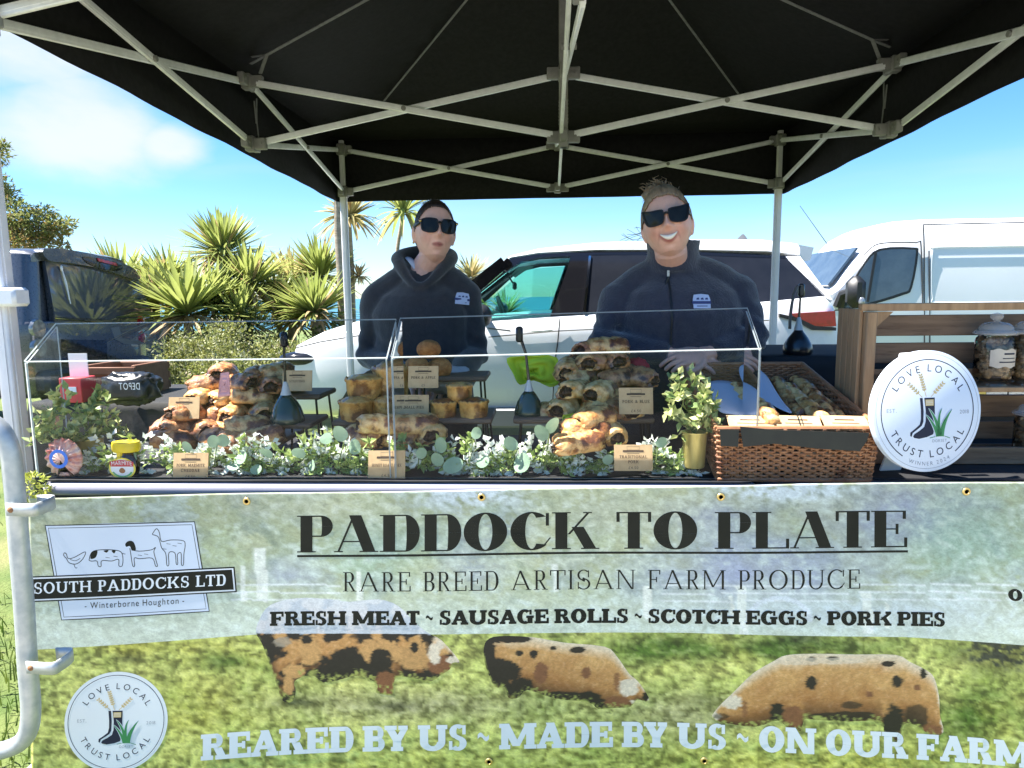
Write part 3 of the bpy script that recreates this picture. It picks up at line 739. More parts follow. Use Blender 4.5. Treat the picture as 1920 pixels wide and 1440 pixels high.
        sm.tube([fl(556, 652, -.02), fl(600, 641, -.002), fl(660, 631, .0), fl(760, 618, .0), fl(850, 608, -.006)], .006, 5); sm.tube([fl(916, 632, .001), fl(1040, 621, .001), fl(1240, 611, .001), fl(1450, 600, .001)], .004, 5); sm.build('door_seam', M['seam'], root)
        vt = MB(); panel(vt, [fl(*q, .006) for q in ((914, 614), (956, 619), (958, 622), (916, 617))], .01*sgn); vt.build('wing_vent', M['grey_trim'], root)
        # tail lamp wrapping the corner
        tl = MB(); tl.slab([fl(px, py, .010) for px, py in ((1480, 588), (1566, 583), (1568, 612), (1530, 612), (1502, 601))], (0, -.05*sgn, 0)); tl.build('tail_lamp', M['red_lens'], root)
        tb = MB(); tb.slab([fl(px, py, .014) for px, py in ((1462, 588), (1500, 597), (1528, 611), (1568, 614), (1568, 620), (1524, 619), (1498, 604), (1462, 594))], (0, -.05*sgn, 0)); tb.build('lamp_surround', M['black'], root)
        hl = MB(); h0 = S(556, 660, hw*.84); hl.sphere(mm(Vector((h0.x-.06, hw*.87, h0.z-.05))), (.20, .10, .06), 14, 8); hl.build('headlight', M['dark_glass'], root)
        mr = MB(); m0 = S(905, 592, hw+.13); mr.sphere(mm(m0), (.07, .13, .085), 12, 8); mr.bar(mm(m0), mm(S(910, 596, hw-.05)), .05, .04); mr.build('door_mirror', M['black'], root)
        for px in (745, 1446):
            ar = MB(); q = S(px, 800, hw); pts = [mm(Vector((q.x+.47*math.cos(R(a)), hw-.012, .38+.47*math.sin(R(a))))) for a in range(-10, 191, 12)]
            ar.slab(pts, (0, .024*sgn, 0)); ar.build('wheel_arch', M['black'], root)
        sk = MB(); a = S(880, 800, hw); c_ = S(1330, 800, hw); sk.box(mm(Vector(((a.x+c_.x)/2, hw*.95, .42))), (abs(a.x-c_.x), .10, .16), bevel=.02); sk.build('sill', M['grey_trim'], root)
        for px in (745, 1446):
            q = S(px, 800, hw); wheel(root, q.x, sgn*(hw-.10), .38, .27)
    both(side)
    ws = MB(); a, c_ = sp(852, 562), sp(940, 492)
    ws.slab([Vector((a.x, .86, a.z)), Vector((a.x+.05, 0, a.z)), Vector((a.x, -.86, a.z)), Vector((c_.x, -.66, c_.z)), Vector((c_.x+.04, 0, c_.z+.02)), Vector((c_.x, .66, c_.z))], (-.008, 0, -.008)); ws.build('windscreen', M['clear_glass'], root)
    rw = MB(); a, c_ = sp(1568, 566), sp(1505, 480)
    rw.slab([Vector((a.x, .80, a.z)), Vector((a.x, -.80, a.z)), Vector((c_.x, -.66, c_.z)), Vector((c_.x, .66, c_.z))], (.02, 0, 0)); rw.build('rear_window', M['dark_glass'], root)
    it = MB(); q = S(1075, 560, 0)
    for y in (-.38, .38):
        it.box((q.x-.10, y, q.z-.12), (.14, .48, .34), Matrix.Rotation(R(-14), 3, 'Y'), bevel=.05); it.box((q.x-.16, y, q.z+.13), (.10, .26, .17), Matrix.Rotation(R(-10), 3, 'Y'), bevel=.04)
    q2 = S(900, 598, 0); it.box((q2.x+.06, 0, q2.z-.02), (.45, 1.5, .16), bevel=.05)
    it.box((S(1180, 560, 0).x, 0, 1.36), (.05, 1.5, .5)); it.build('seat', M['interior'], root)
    stw = MB(); q3 = S(945, 590, -.38); stw.tube([q3+Vector((.06*math.cos(a), .18*math.sin(a), .17*math.cos(a))) for a in np.linspace(0, 2*math.pi, 20)], .016, 6, caps=False); stw.build('steering_wheel', M['black'], root)
    vm = MB(); q4 = S(965, 536, .05); vm.box(q4, (.03, .24, .07), bevel=.012); vm.bar(q4, q4+Vector((.05, 0, .08)), .015, .015); vm.build('interior_mirror', M['interior'], root)
white_suv()

# ---- white van on the right
def van():
    Yn = D2Y(8.9); hw = 1.0; Yc = Yn+hw; Xc = P(1850, 600, Yn).x; S = veh_map(Xc, Yc)
    root = thing('parked_van', 'tall white panel van with black mirror parked behind the wooden crate', 'van', (Xc, Yc, 0), math.pi)
    prof = [(1452, 640, .80), (1462, 600, .90), (1490, 566, .97), (1545, 545, 1), (1560, 534, .985), (1590, 494, .955), (1618, 463, .93), (1640, 438, .92), (1672, 421, .92), (1700, 414, .92), (1740, 411, .92), (1920, 408, .92), (2150, 404, .92), (2330, 402, .92), (2342, 420, .90)]
    rings = []
    for i, (px, py, tw) in enumerate(prof):
        q = S(px, py, hw*.75); zt = q.z; zb = .45
        w_ = hw if i > 2 else hw*(.82+.06*i)
        hs = min(1.15, zt-.08)
        half = [(w_*.93, zb), (w_*.985, zb+.2), (w_, zb+.45), (w_, hs), (w_*(.5+.5*tw), hs+(zt-hs)*.45), (w_*tw, hs+(zt-hs)*.80), (w_*tw-.06, hs+(zt-hs)*.93), (w_*tw-.2, zt), (w_*.4, zt+.025), (0, zt+.03)]
        rings.append([Vector((q.x, y, z)) for y, z in half]+[Vector((q.x, -y, z)) for y, z in half[-2::-1]])
    b = MB(); b.loft(rings); b.build('body', M['van_paint'], root, angle=35)
    def yb(z): t = max(0, min(1, (z-1.15)/(2.25-1.15))); return hw*(1-.05*t) + (0 if t < .8 else 0)
    def sp(px, py, off=.006):
        y = hw
        for _ in range(4): q = S(px, py, y); y = yb(q.z)
        return S(px, py, y+off)
    def side(sgn):
        mm = (lambda p: p) if sgn > 0 else (lambda p: Vector((p.x, -p.y, p.z)))
        def pm(name, pts, m, th=.03, off=.006):
            k = MB(); panel(k, [mm(sp(x, y, off)) for x, y in pts], th*sgn); return k.build(name, m, root)
        pm('window_rubber', smooth_pts([(1572, 580), (1590, 545), (1622, 491), (1650, 466), (1712, 464), (1722, 474), (1710, 540), (1694, 553), (1630, 572)], 3), M['black'], .03, .006)
        pm('door_window', smooth_pts([(1580, 576), (1594, 545), (1625, 493), (1652, 470), (1709, 468), (1717, 477), (1706, 538), (1690, 549), (1628, 568)], 3), M['blue_glass'], .03, .012)
        k = MB(); k.bar(mm(sp(1642, 474, .014)), mm(sp(1627, 566, .014)), .03, .012, up=(0, 1, 0)); k.build('window_divider', M['black'], root)
        sm = MB()
        for pth in (((1731, 421), (1733, 470), (1733, 580), (1734, 700)), ((1742, 470), (1743, 580), (1744, 700)), ((1620, 478), (1640, 460), (1668, 455), (1718, 455), (1727, 462), (1730, 580)), ((1731, 421), (1800, 419.5), (1920, 417), (2200, 412)), ((1500, 585), (1560, 582), (1600, 580))):
            sm.tube([mm(sp(px, py, -.003)) for px, py in smooth_pts(list(pth), 3, False)], .008, 5)
        sm.build('door_seam', M['seam'], root)
        ri = MB(); pts = smooth_pts([(1748, 560), (1746, 510), (1749, 470), (1760, 463.5), (1920, 461), (2140, 458), (2150, 466), (2150, 556), (2140, 563), (1920, 566), (1760, 567)], 3)
        ri.tube([mm(sp(px, py, -.005)) for px, py in pts+pts[:1]], .008, 6); ri.build('pressed_panel', M['van_paint'], root)
        mr = MB(); m0 = S(1604, 548, hw+.22)
        mr.box(mm(m0), (.22, .22, .40), bevel=.08); mr.tube([mm(S(1572, 574, hw)), mm(S(1580, 552, hw+.06)), mm(m0+Vector((0, -.05, .02)))], [.07, .06, .05], 8); mr.build('door_mirror', M['black'], root)
        il = MB(); il.sphere(mm(S(1616, 566, hw+.34)), (.04, .02, .06), 10, 6); il.build('indicator', M['clear_lens'], root)
        for x in (-1.0, 2.4):
            wheel(root, S(1560, 800, hw).x-(x+1.0)-.0, sgn*(hw-.12), .35, .24, 'galv')
        hl = MB(); q = S(1470, 610, hw*.8); hl.sphere(mm(Vector((q.x, hw*.8, q.z))), (.12, .12, .2), 12, 8); hl.build('headlight', M['clear_lens'], root)
    both(side)
    ws = MB(); a, c_ = S(1556, 536, hw*.9), S(1615, 464, hw*.9)
    up = Vector((c_.x-a.x, 0, c_.z-a.z)).normalized(); n = Vector((up.z, 0, -up.x))*(1 if up.z > 0 else -1)
    A_ = Vector((a.x, 0, a.z))+n*.018; C_ = Vector((c_.x, 0, c_.z))+n*.018
    ws.slab([A_+Vector((0, .86, 0)), A_+n*.012, A_+Vector((0, -.86, 0)), C_+Vector((0, -.80, 0)), C_+n*.008, C_+Vector((0, .80, 0))], -n*.03); ws.build('windscreen', M['blue_glass'], root)
    ae = MB(); a = S(1540, 468, 0); ae.tube([a+Vector((-.15, 0, -.02)), S(1500, 386, 0)], [.006, .003], 5); ae.build('aerial', M['black'], root)
van()

# ---- dark grey four wheel drive car, its rear showing at the left
def PXp(px, py, X):
    d = _r3*(px-960)/FPX - _u3*(py-720)/FPX + _f2
    return Vector(CAM + d*((X-CAM[0])/d[0]))
def grey_suv():
    Yn = D2Y(6.15); hw = .955; Yc = Yn+hw; Xr = P(52, 600, Yn).x; Xc = Xr-2.4
    root = thing('parked_suv', 'dark grey four wheel drive car with its rear window and wiper showing beside the hedge', 'car', (Xc, Yc, 0), math.pi)
    L = lambda v: Vector((Xc-v.x, Yc-v.y, v.z))
    xr = Xc-Xr                                                # local x of the rear face (negative)
    zs = 1.17
    st = [(2.28, .78, .62, .78), (2.22, .86, .5, .98), (2.0, .93, .42, 1.05), (1.3, .955, .42, 1.12), (.95, .955, .42, zs), (-1.6, .955, .42, zs), (xr+.10, .955, .42, zs), (xr+.02, .93, .46, zs), (xr, .90, .5, zs-.02)]
    b = MB(); b.loft([body_ring(x, w_, zb, zt, .04 if x > .9 else .0, .015) for x, w_, zb, zt in st]); b.build('body', M['grey_paint'], root, angle=50)
    # upper body: roof with rounded rear corner posts
    def ring2(x, z, yb_, yr, dx=0):
        pass
    zr = 1.875
    up = MB()
    def roof_ring(x, z, w_): 
        half = [(w_, z-.10), (w_-.012, z-.05), (w_-.05, z-.015), (w_*.7, z+.008), (w_*.35, z+.018), (0, z+.02)]
        lo_ = [(w_*.5, z-.05), (w_-.06, z-.10)]
        return [Vector((x, y, q)) for y, q in half]+[Vector((x, -y, q)) for y, q in half[-2::-1]]+[Vector((x, -y, q)) for y, q in lo_[::-1]]+[Vector((x, y, q)) for y, q in lo_]
    up.loft([roof_ring(x, z, w_) for x, z, w_ in ((1.0, 1.70, .70), (.6, 1.80, .74), (0, 1.84, .76), (-1.2, zr, .77), (xr+.35, zr+.005, .77), (xr+.16, zr-.005, .76), (xr+.08, zr-.03, .74))])
    up.build('roof', M['grey_paint'], root, angle=50)
    yt = lambda z: .94-.17*max(0, (z-zs))/(zr-zs)
    xt = lambda z: xr+.01+.09*max(0, (z-zs))/(zr-zs)           # rear face leans forward
    for sgn in (1, -1):
        cp = MB(); rg_ = []
        for z in np.linspace(zs-.02, zr-.06, 8):
            y = yt(z); x = xt(z); wd = .17
            pr = [(x, y-wd), (x, y-.07), (x+.02, y-.025), (x+.06, y-.002), (x+.14, y+.004), (x+.42+.16*(z-zs)/.7, y), (x+.42, y-.05), (x+.06, y-.08)]
            rg_.append([Vector((a, bb*sgn, z)) for a, bb in pr])
        cp.loft(rg_); cp.build('rear_pillar', M['grey_paint'], root, angle=50)
    bk = MB(); bk.slab([Vector((xt(zs-.3)+.03, -.86, zs-.3)), Vector((xt(zs-.3)+.03, .86, zs-.3)), Vector((xt(zr)+.05, .70, zr-.06)), Vector((xt(zr)+.05, -.70, zr-.06))], (.02, 0, 0)); bk.build('tailgate_frame', M['grey_paint'], root)
    for sgn in (1, -1):
        g = MB(); yy = lambda z: yt(z)-.01
        for k, (x0, x1) in enumerate(((xr+.6, -.9), (-.86, .1), (.14, 1.05))):
            g = MB(); pts = [Vector((x0, yy(zs)*sgn, zs)), Vector((x1+(.0 if k < 2 else .05), yy(zs)*sgn, zs)), Vector((x1-(.12 if k == 2 else 0)-(.25 if k == 2 else 0), yy(1.77)*sgn, 1.775)), Vector((x0, yy(1.77)*sgn, 1.775))]
            g.slab(pts, (0, -.02*sgn, 0)); g.build('side_window', M['dark_glass'], root)
            if k: 
                p = MB(); p.bar(Vector((x0-.02, yy(zs)*sgn, zs)), Vector((x0-.02, yy(1.78)*sgn, 1.78)), .09, .03, up=(0, 1, 0)); p.build('pillar', M['gloss_black'], root)
        for x in (1.45, -1.43): wheel(root, x, sgn*(hw-.11), .38, .26)
        for x in (1.45, -1.43): ar = MB(); ar.slab([Vector((x+.48*math.cos(R(a)), (hw+.012)*sgn, .38+.48*math.sin(R(a)))) for a in range(-8, 189, 14)], (0, -.05*sgn, 0)); ar.build('wheel_arch', M['black'], root)
        rl = MB(); rl.tube([Vector((x, .66*sgn, z)) for x, z in ((.6, 1.83), (.5, 1.87), (-1.6, 1.915), (-1.75, 1.88))], .016, 8); rl.build('roof_rail', M['black'], root)
    ws = MB(); ws.slab([Vector((1.28, .82, zs)), Vector((1.28, -.82, zs)), Vector((.93, -.68, 1.70)), Vector((.93, .68, 1.70))], (-.01, 0, -.01)); ws.build('windscreen', M['dark_glass'], root)
    # rear face: tailgate, glass, spoiler, lamps traced on the plane of the rear face
    def rf(px, py, off=0):
        x = xr
        for _ in range(4): q = L(PXp(px, py, Xc-x)); x = xt(q.z)
        q = L(PXp(px, py, Xc-x)); return Vector((q.x-off, q.y, q.z))
    def rp(name, pts, m, off, th=.03):
        k = MB(); k.slab([rf(px, py, off) for px, py in pts], (th, 0, 0)); return k.build(name, m, root)
    tg = rp('tailgate', [(84, 480), (101, 604), (108, 700), (118, 760), (288, 730), (294, 680), (291, 606), (256, 518), (180, 492)], M['grey_paint'], .006, .05)
    gl = rp('rear_window', [(82, 489), (101, 594), (288, 604), (272, 560), (254, 524), (180, 504)], M['sky_glass'], .012)
    sp_ = rp('spoiler', smooth_pts([(72, 466), (130, 470), (190, 483), (236, 500), (250, 513), (253, 524), (232, 521), (180, 504), (120, 493), (80, 488)], 3), M['grey_paint'], .06, .10)
    rp('brake_light_housing', smooth_pts([(144, 482), (180, 485), (214, 496), (218, 505), (200, 508), (160, 497)], 3), M['gloss_black'], .068, .02)
    rp('brake_light', [(170, 484), (205, 493), (208, 499), (172, 490)], M['red_lens'], .080, .02)
    tl = MB()
    for px, py in ((70, 616), (72, 652)):
        q = rf(px, py); tl.sphere(q+Vector((.006, 0, 0)), (.02, .085, .085), 18, 10); tl.lathe([(.086, -.02), (.098, .0), (.098, .012), (.086, .02)], 24, q, rot=Matrix.Rotation(R(90), 3, 'Y'))
    tl.build('tail_lamp', M['clear_lens'], root)
    tl2 = MB(); qq = rf(70, 616)
    for z in (0, -.19): tl2.sphere(Vector((qq.x, -qq.y, qq.z+z)), (.03, .085, .085), 18, 10)
    tl2.build('tail_lamp', M['red_lens'], root)
    hd = rp('tailgate_handle', [(206, 615), (220, 613), (226, 634), (240, 637), (292, 641), (292, 646), (230, 645), (214, 636)], M['grey_trim'], .02)
    rp('number_plate_recess', [(112, 636), (198, 638), (200, 680), (114, 682)], M['gloss_black'], .012, .03)
    em = MB(); q = rf(144, 627); em.sphere(q, (.012, .06, .03), 14, 8); em.build('emblem', M['chrome'], root)
    wp = MB(); wp.tube([rf(125, 562, .03), rf(118, 530, .035), rf(111, 506, .03)], .007, 6); wp.sphere(rf(110, 503, .03), (.012, .018, .03), 8, 6); wp.tube([rf(111, 506, .026), rf(128, 570, .026)], .005, 5); wp.build('wiper', M['white_leg'], root)
    bp = MB(); bp.box((xr-.03, 0, .58), (.16, 1.84, .22), bevel=.04); bp.build('bumper', M['black'], root)
    rp('reflection_line', [(101, 596), (188, 604), (188, 605.5), (101, 597.5)], M['chrome'], .016, .01)  # thin bright strip stands in for the reflection along the tailgate's curved top
grey_suv()
# ------------------------------------------------------------------ the pop-up gazebo
W = 1.475; ZL, ZU = 2.088, 2.368; FX = 1.552
def gazebo():
    root = thing('gazebo', 'black pop-up canopy on white metal legs over the food stall', 'gazebo', (0, 0, 0))
    # legs
    for x, y in ((-W, W), (W, W), (-FX, -W), (FX, -W)):
        m = MB(); m.box((x, y, 1.03), (.042, .042, 2.06), bevel=.004); m.box((x, y, 2.22), (.032, .032, .42), bevel=.003)
        for k in (-1, 1): m.box((x+k*.0222, y, 1.05), (.003, .018, 2.0)); m.box((x, y+k*.0222, 1.05), (.018, .003, 2.0))
        leg = m.build('leg', M['white_leg'], root)
        f = MB(); f.box((x, y, .006), (.11, .11, .012), bevel=.003); f.build('foot_plate', M['galv'], leg)
        for z in (ZL, ZU):
            br = MB(); br.box((x, y, z), (.062, .062, .075), bevel=.006); br.box((x-.045*math.copysign(1, x), y, z), (.05, .034, .055), bevel=.004); br.box((x, y-.045*math.copysign(1, y), z), (.034, .05, .055), bevel=.004)
            br.build('leg_bracket', M['bracket'], root)
    def joint(p, dirs, s=1):
        j = MB(); j.box(p, (.045*s, .045*s, .07), bevel=.005)
        for d in dirs: j.box(Vector(p)+Vector(d)*.045, (.032+.03*abs(d[0]), .032+.03*abs(d[1]), .052), bevel=.004)
        for d in dirs: j.tube([Vector(p)+Vector(d)*.055-Vector((d[1], d[0], 0))*.022, Vector(p)+Vector(d)*.055+Vector((d[1], d[0], 0))*.022], .006, 8)
        j.build('truss_joint', M['bracket'], root)
    def bar(p, q, off):
        p, q = Vector(p)+Vector(off), Vector(q)+Vector(off); d = (q-p).normalized()
        m = MB(); m.bar(p+d*.05, q-d*.05, .014, .030, bevel=.003)
        n = Vector((-d.y, d.x, 0)).normalized()
        for s_ in (-1, 1): m.bar(p+d*.05+n*(.0075*s_), q-d*.05+n*(.0075*s_), .002, .010)
        m.build('truss_bar', M['alu'], root)
    def bolt(p, n):
        m = MB(); m.tube([Vector(p)-Vector(n)*.026, Vector(p)+Vector(n)*.026], .011, 10); m.build('pivot_bolt', M['bracket'], root)
    def scissor(a, b, nrm):
        a, b = Vector(a), Vector(b); n = Vector(nrm)*.010
        U, Lw = Vector((0, 0, ZU)), Vector((0, 0, ZL))
        bar(a+U, b+Lw, -n); bar(a+Lw, b+U, n); mid = (a+b)/2+(U+Lw)/2; bolt(mid, nrm)
    C = {'bl': (-W, W, 0), 'br': (W, W, 0), 'fl': (-FX, -W, 0), 'fr': (FX, -W, 0), 'bm': (0, W, 0), 'fm': (0, -W, 0), 'lm': (-W, 0, 0), 'rm': (W, 0, 0), 'c': (0, 0, 0)}
    for a, b, n in (('bl', 'bm', (0, 1, 0)), ('br', 'bm', (0, 1, 0)), ('fl', 'fm', (0, 1, 0)), ('fr', 'fm', (0, 1, 0)), ('bl', 'lm', (1, 0, 0)), ('lm', 'fl', (1, 0, 0)), ('br', 'rm', (1, 0, 0)), ('rm', 'fr', (1, 0, 0)),
                    ('lm', 'c', (0, 1, 0)), ('rm', 'c', (0, 1, 0)), ('bm', 'c', (1, 0, 0)), ('fm', 'c', (1, 0, 0))):
        scissor(C[a], C[b], n)
    for k, ds in (('bm', ((1, 0, 0), (-1, 0, 0), (0, -1, 0))), ('fm', ((1, 0, 0), (-1, 0, 0), (0, 1, 0))), ('lm', ((0, 1, 0), (0, -1, 0), (1, 0, 0))), ('rm', ((0, 1, 0), (0, -1, 0), (-1, 0, 0))), ('c', ((1, 0, 0), (-1, 0, 0), (0, 1, 0), (0, -1, 0)))):
        for z in (ZL, ZU): joint((C[k][0], C[k][1], z+(.035 if k == 'fm' else 0)), ds)
    cp = MB(); cp.box((0, 0, 2.56), (.040, .040, 1.04), bevel=.004); cp.box((0, 0, 2.19), (.034, .034, .30), bevel=.003)
    for k in range(7): cp.box((0, 0, 2.15+k*.016), (.042, .042, .008), bevel=.002)
    cp.box((0, 0, 3.09), (.09, .09, .03), bevel=.008)
    cp.build('centre_pole', M['bracket'], root)
    # canopy: pyramid roof, sagging between ridge lines, with a hanging valance
    e = 1.535; ze = 2.44; zp = 3.12
    n = 24; vs = []; fs = []
    def zroof(x, y):
        r = max(abs(x), abs(y))/e; s_ = min(abs(x), abs(y))/e
        return ze+(zp-ze)*(1-r) - .05*math.sin(math.pi*min(1, r))*(1-s_/max(r, 1e-6))*1.0
    for j in range(n+1):
        for i in range(n+1):
            x = -e+2*e*i/n; y = -e+2*e*j/n; vs.append((x*(1.02-.02*y/e), y, zroof(x, y)))
    top = MB(); top.add(vs, [(j*(n+1)+i, j*(n+1)+i+1, (j+1)*(n+1)+i+1, (j+1)*(n+1)+i) for j in range(n) for i in range(n)])
    o = top.build('canopy_roof', M['canopy'], root, angle=180); sm = o.modifiers.new('thickness', 'SOLIDIFY'); sm.thickness = .003
    va = MB(); nv = 40
    cs = [(-e*1.04, -e), (e*1.04, -e), (e, e), (-e, e)]
    rows = [(0, ze), (.010, ze-.14), (.014, ze-.30), (.004, ze-.425)]
    loop = []
    for k in range(4):
        a, b = cs[k], cs[(k+1) % 4]
        for i in range(nv): t = i/nv; loop.append((a[0]+(b[0]-a[0])*t, a[1]+(b[1]-a[1])*t, k, t))
    vv = []
    for off, z in rows:
        for x, y, k, t in loop:
            w = .005*math.sin(t*23+k*2)*((ze-z)/.4)+.003*math.sin(t*51+k)*((ze-z)/.4)
            d = {0: (0, -1), 1: (1, 0), 2: (0, 1), 3: (-1, 0)}[k]
            sag = 0
            zb_ = 2.03+.095*(e-y)/(2*e); fr_ = (ze-z)/.425; zz_ = ze-(ze-zb_)*fr_
            vv.append((x+d[0]*(off+w), y+d[1]*(off+w), zz_+sag*.6))
    N_ = len(loop)
    va.add(vv, [(r*N_+i, r*N_+(i+1) % N_, (r+1)*N_+(i+1) % N_, (r+1)*N_+i) for r in range(len(rows)-1) for i in range(N_)])
    o = va.build('valance', M['canopy'], root, angle=180); sm = o.modifiers.new('thickness', 'SOLIDIFY'); sm.thickness = .003
    # webbing straps sewn under the roof, splitting into a Y above each leg bracket
    for sx, sy in ((-1, 0), (1, 0)):
        for q in ():
            pass
    def strap(pts, w=.022):
        m = MB(); L = []
        for i in range(len(pts)-1): m.bar(pts[i], pts[i+1], w, .003)
        m.build('webbing_strap', M['strap'], root)
    def under(x, y, d=.012): return Vector((x, y, zroof(x, y)-d))
    def on_roof(px, py, d=.040):
        o = Vector(CAM); r = P(px, py, 1.0)-o; t = .4
        while t < 3:
            q = o+r*t
            if q.z >= zroof(q.x, q.y)-d: return q
            t += .002
        return q
    def polyline(pts, n=5):
        out = []
        for i in range(len(pts)-1):
            for k in range(n): t = k/n; out.append((pts[i][0]*(1-t)+pts[i+1][0]*t, pts[i][1]*(1-t)+pts[i+1][1]*t))
        return out+[pts[-1]]
    for pts, w in (([(760, -40), (500, 103)], .018), ([(1380, -40), (1636, 75)], .018), ([(920, -55), (716, 194)], .012), ([(1215, -55), (1392, 186)], .012)):
        strap([on_roof(*q) for q in polyline(pts)], w)
    for c, ends in (((500, 103), ((462, 108), (488, 138), (470, 120))), ((1636, 75), ((1712, 74), (1650, 112), (1678, 92)))):
        k = on_roof(*c)
        for q in ends: strap([k, P(q[0], q[1], .02 if q[1] > 100 else .10)], .016)
    # hook and loop tabs hanging off the frame
    for sx in (-1, 1):
        m = MB(); a = Vector((sx*(W-.02), .05, ZU-.06))
        m.tube([a, a+Vector((.01*sx, .01, -.1)), a+Vector((.0, .0, -.2))], .006, 6, flat=.4); m.tube([a+Vector((0, -.03, -.02)), a+Vector((0, -.02, -.12))], .007, 6, flat=.4)
        m.build('tie_tab', M['strap'], root)
    m = MB(); m.box(P(606, 352, W+.05), (.02, .012, .06), Matrix.Rotation(.2, 3, 'Y')); m.build('sewn_label', M['white_leg'], root)
    m = MB(); q = P(14, 557, -W-.03); m.box(q, (.085, .06, .05), bevel=.008); m.build('leg_clamp', M['alu'], root)
gazebo()

# ---- steel crowd barrier at the left edge
def barrier():
    Y = D2Y(1.42)
    path = [(-190, 770), (-90, 772), (-20, 790), (14, 830), (26, 900), (34, 1000), (44, 1120), (52, 1250), (58, 1330), (50, 1378), (20, 1402), (-40, 1412), (-190, 1416)]
    pts = [P(x, y, Y) for x, y in smooth_pts(path, 4, False)]
    b = Vector((pts[-1].x, Y, 0))
    root = thing('crowd_barrier', 'rounded end of a galvanised steel crowd barrier left of the banner', 'barrier', b)
    m = MB(); m.tube(pts, .0205, 14); x0 = pts[0].x
    far = [Vector((x0-1.6, Y, p.z)) for p in (pts[0], pts[-1])]
    m.tube([pts[0], far[0], far[1], pts[-1]], .0205, 12); m.build('frame', M['galv'], root, b)
    in_ = MB()
    for k in range(1, 12): x = x0-.13*k; in_.tube([Vector((x, Y, pts[0].z)), Vector((x, Y, pts[-1].z))], .008, 8)
    in_.build('infill_bars', M['galv'], root, b)
    for k in (0.1, 1.4): 
        f = MB(); f.tube([Vector((x0-k, Y, pts[-1].z)), Vector((x0-k, Y, .02))], .018, 10); f.tube([Vector((x0-k, Y-.28, .012)), Vector((x0-k, Y+.28, .012))], .018, 10); f.build('foot', M['galv'], root, b)
    for px, py in ((34, 955), (72, 1251)):
        h = MB(); c0 = P(px-22, py, Y-.03); L = 65/FPX*1.42
        prof = [(0, 0), (L*.86, -.004), (L*.97, .012), (L, .035), (L*.94, .055), (L*.80, .062), (L*.35, .06)]
        s_ = smooth_pts(prof, 3, False); vs = []
        for x, y in s_:
            for z in (-.0145, .0145): vs.append((c0.x+x, c0.y+y, c0.z+z))
        h.add(vs, [(2*i, 2*i+1, 2*i+3, 2*i+2) for i in range(len(s_)-1)]); o = h.build('hook_loop', M['galv'], root, b)
        sm = o.modifiers.new('thickness', 'SOLIDIFY'); sm.thickness = .004; sm.offset = 0
        bt = MB(); bt.sphere(c0+Vector((.012, -.003, 0)), (.007, .005, .007), 10, 6); bt.build('bolt', M['rust'], o, b)
barrier()
# ------------------------------------------------------------------ tables
M['table_white'] = mat('white_plastic_table', (.36, .34, .40), (.31, .295, .35), 8, rough=.45)
M['black_cloth'] = mat('black_tablecloth', (.012, .012, .014), (.018, .018, .020), 30, rough=.8, bump=.3, bscale=25, bdist=.006)
YF = -1.600                                   # front edge of the tables
ZT = P(750, 905, YF).z
def round_rect(x0, y0, x1, y1, r, n=6):
    pts = []
    for cx, cy, a in ((x1-r, y0+r, -90), (x1-r, y1-r, 0), (x0+r, y1-r, 90), (x0+r, y0+r, 180)):
        pts += [(cx+r*math.cos(R(a+90*i/n)), cy+r*math.sin(R(a+90*i/n))) for i in range(n+1)]
    return pts
def trestle(label, x0, x1, y0, y1, z, m, cloth=None, th=.034):
    c = Vector(((x0+x1)/2, (y0+y1)/2, 0)); t = thing('trestle_table', label, 'table', c, group='trestle tables of the stall')
    tp = MB(); pr = round_rect(x0, y0, x1, y1, .035)
    prof = [(-.006, -th), (0, -th*.75), (0, -th*.3), (-.004, -.006), (-.012, 0)]
    rings = []
    for o_, dz in prof: rings.append([Vector((c.x+(x-c.x)*(1+o_*2/(x1-x0)), c.y+(y-c.y)*(1+o_*2/(y1-y0)), z+dz)) for x, y in pr])
    tp.loft(rings); tp.build('table_top', m, t, c, angle=60)
    for sx in (x0+.16, x1-.16):
        for sy in (y0+.08, y1-.08):
            l = MB(); l.tube([Vector((sx, sy, 0)), Vector((sx, sy, z-th))], .014, 10); l.build('leg', M['galv'], t, c)
        l = MB(); l.tube([Vector((sx, y0+.08, .25)), Vector((sx, y1-.08, .25))], .010, 8); l.build('brace', M['galv'], t, c)
    return t
XL, XM, XR = P(68, 915, YF).x, P(1426, 905, YF).x, P(2180, 900, YF).x
trestle('long white plastic folding table carrying the clear display cases', XL, XM, YF, YF+.60, ZT-.004, M['table_white'])
trestle('folding table under black cloth carrying the wooden crate and round sign', XM+.012, XR, YF+.004, YF+.66, ZT-.010, M['table_white'])
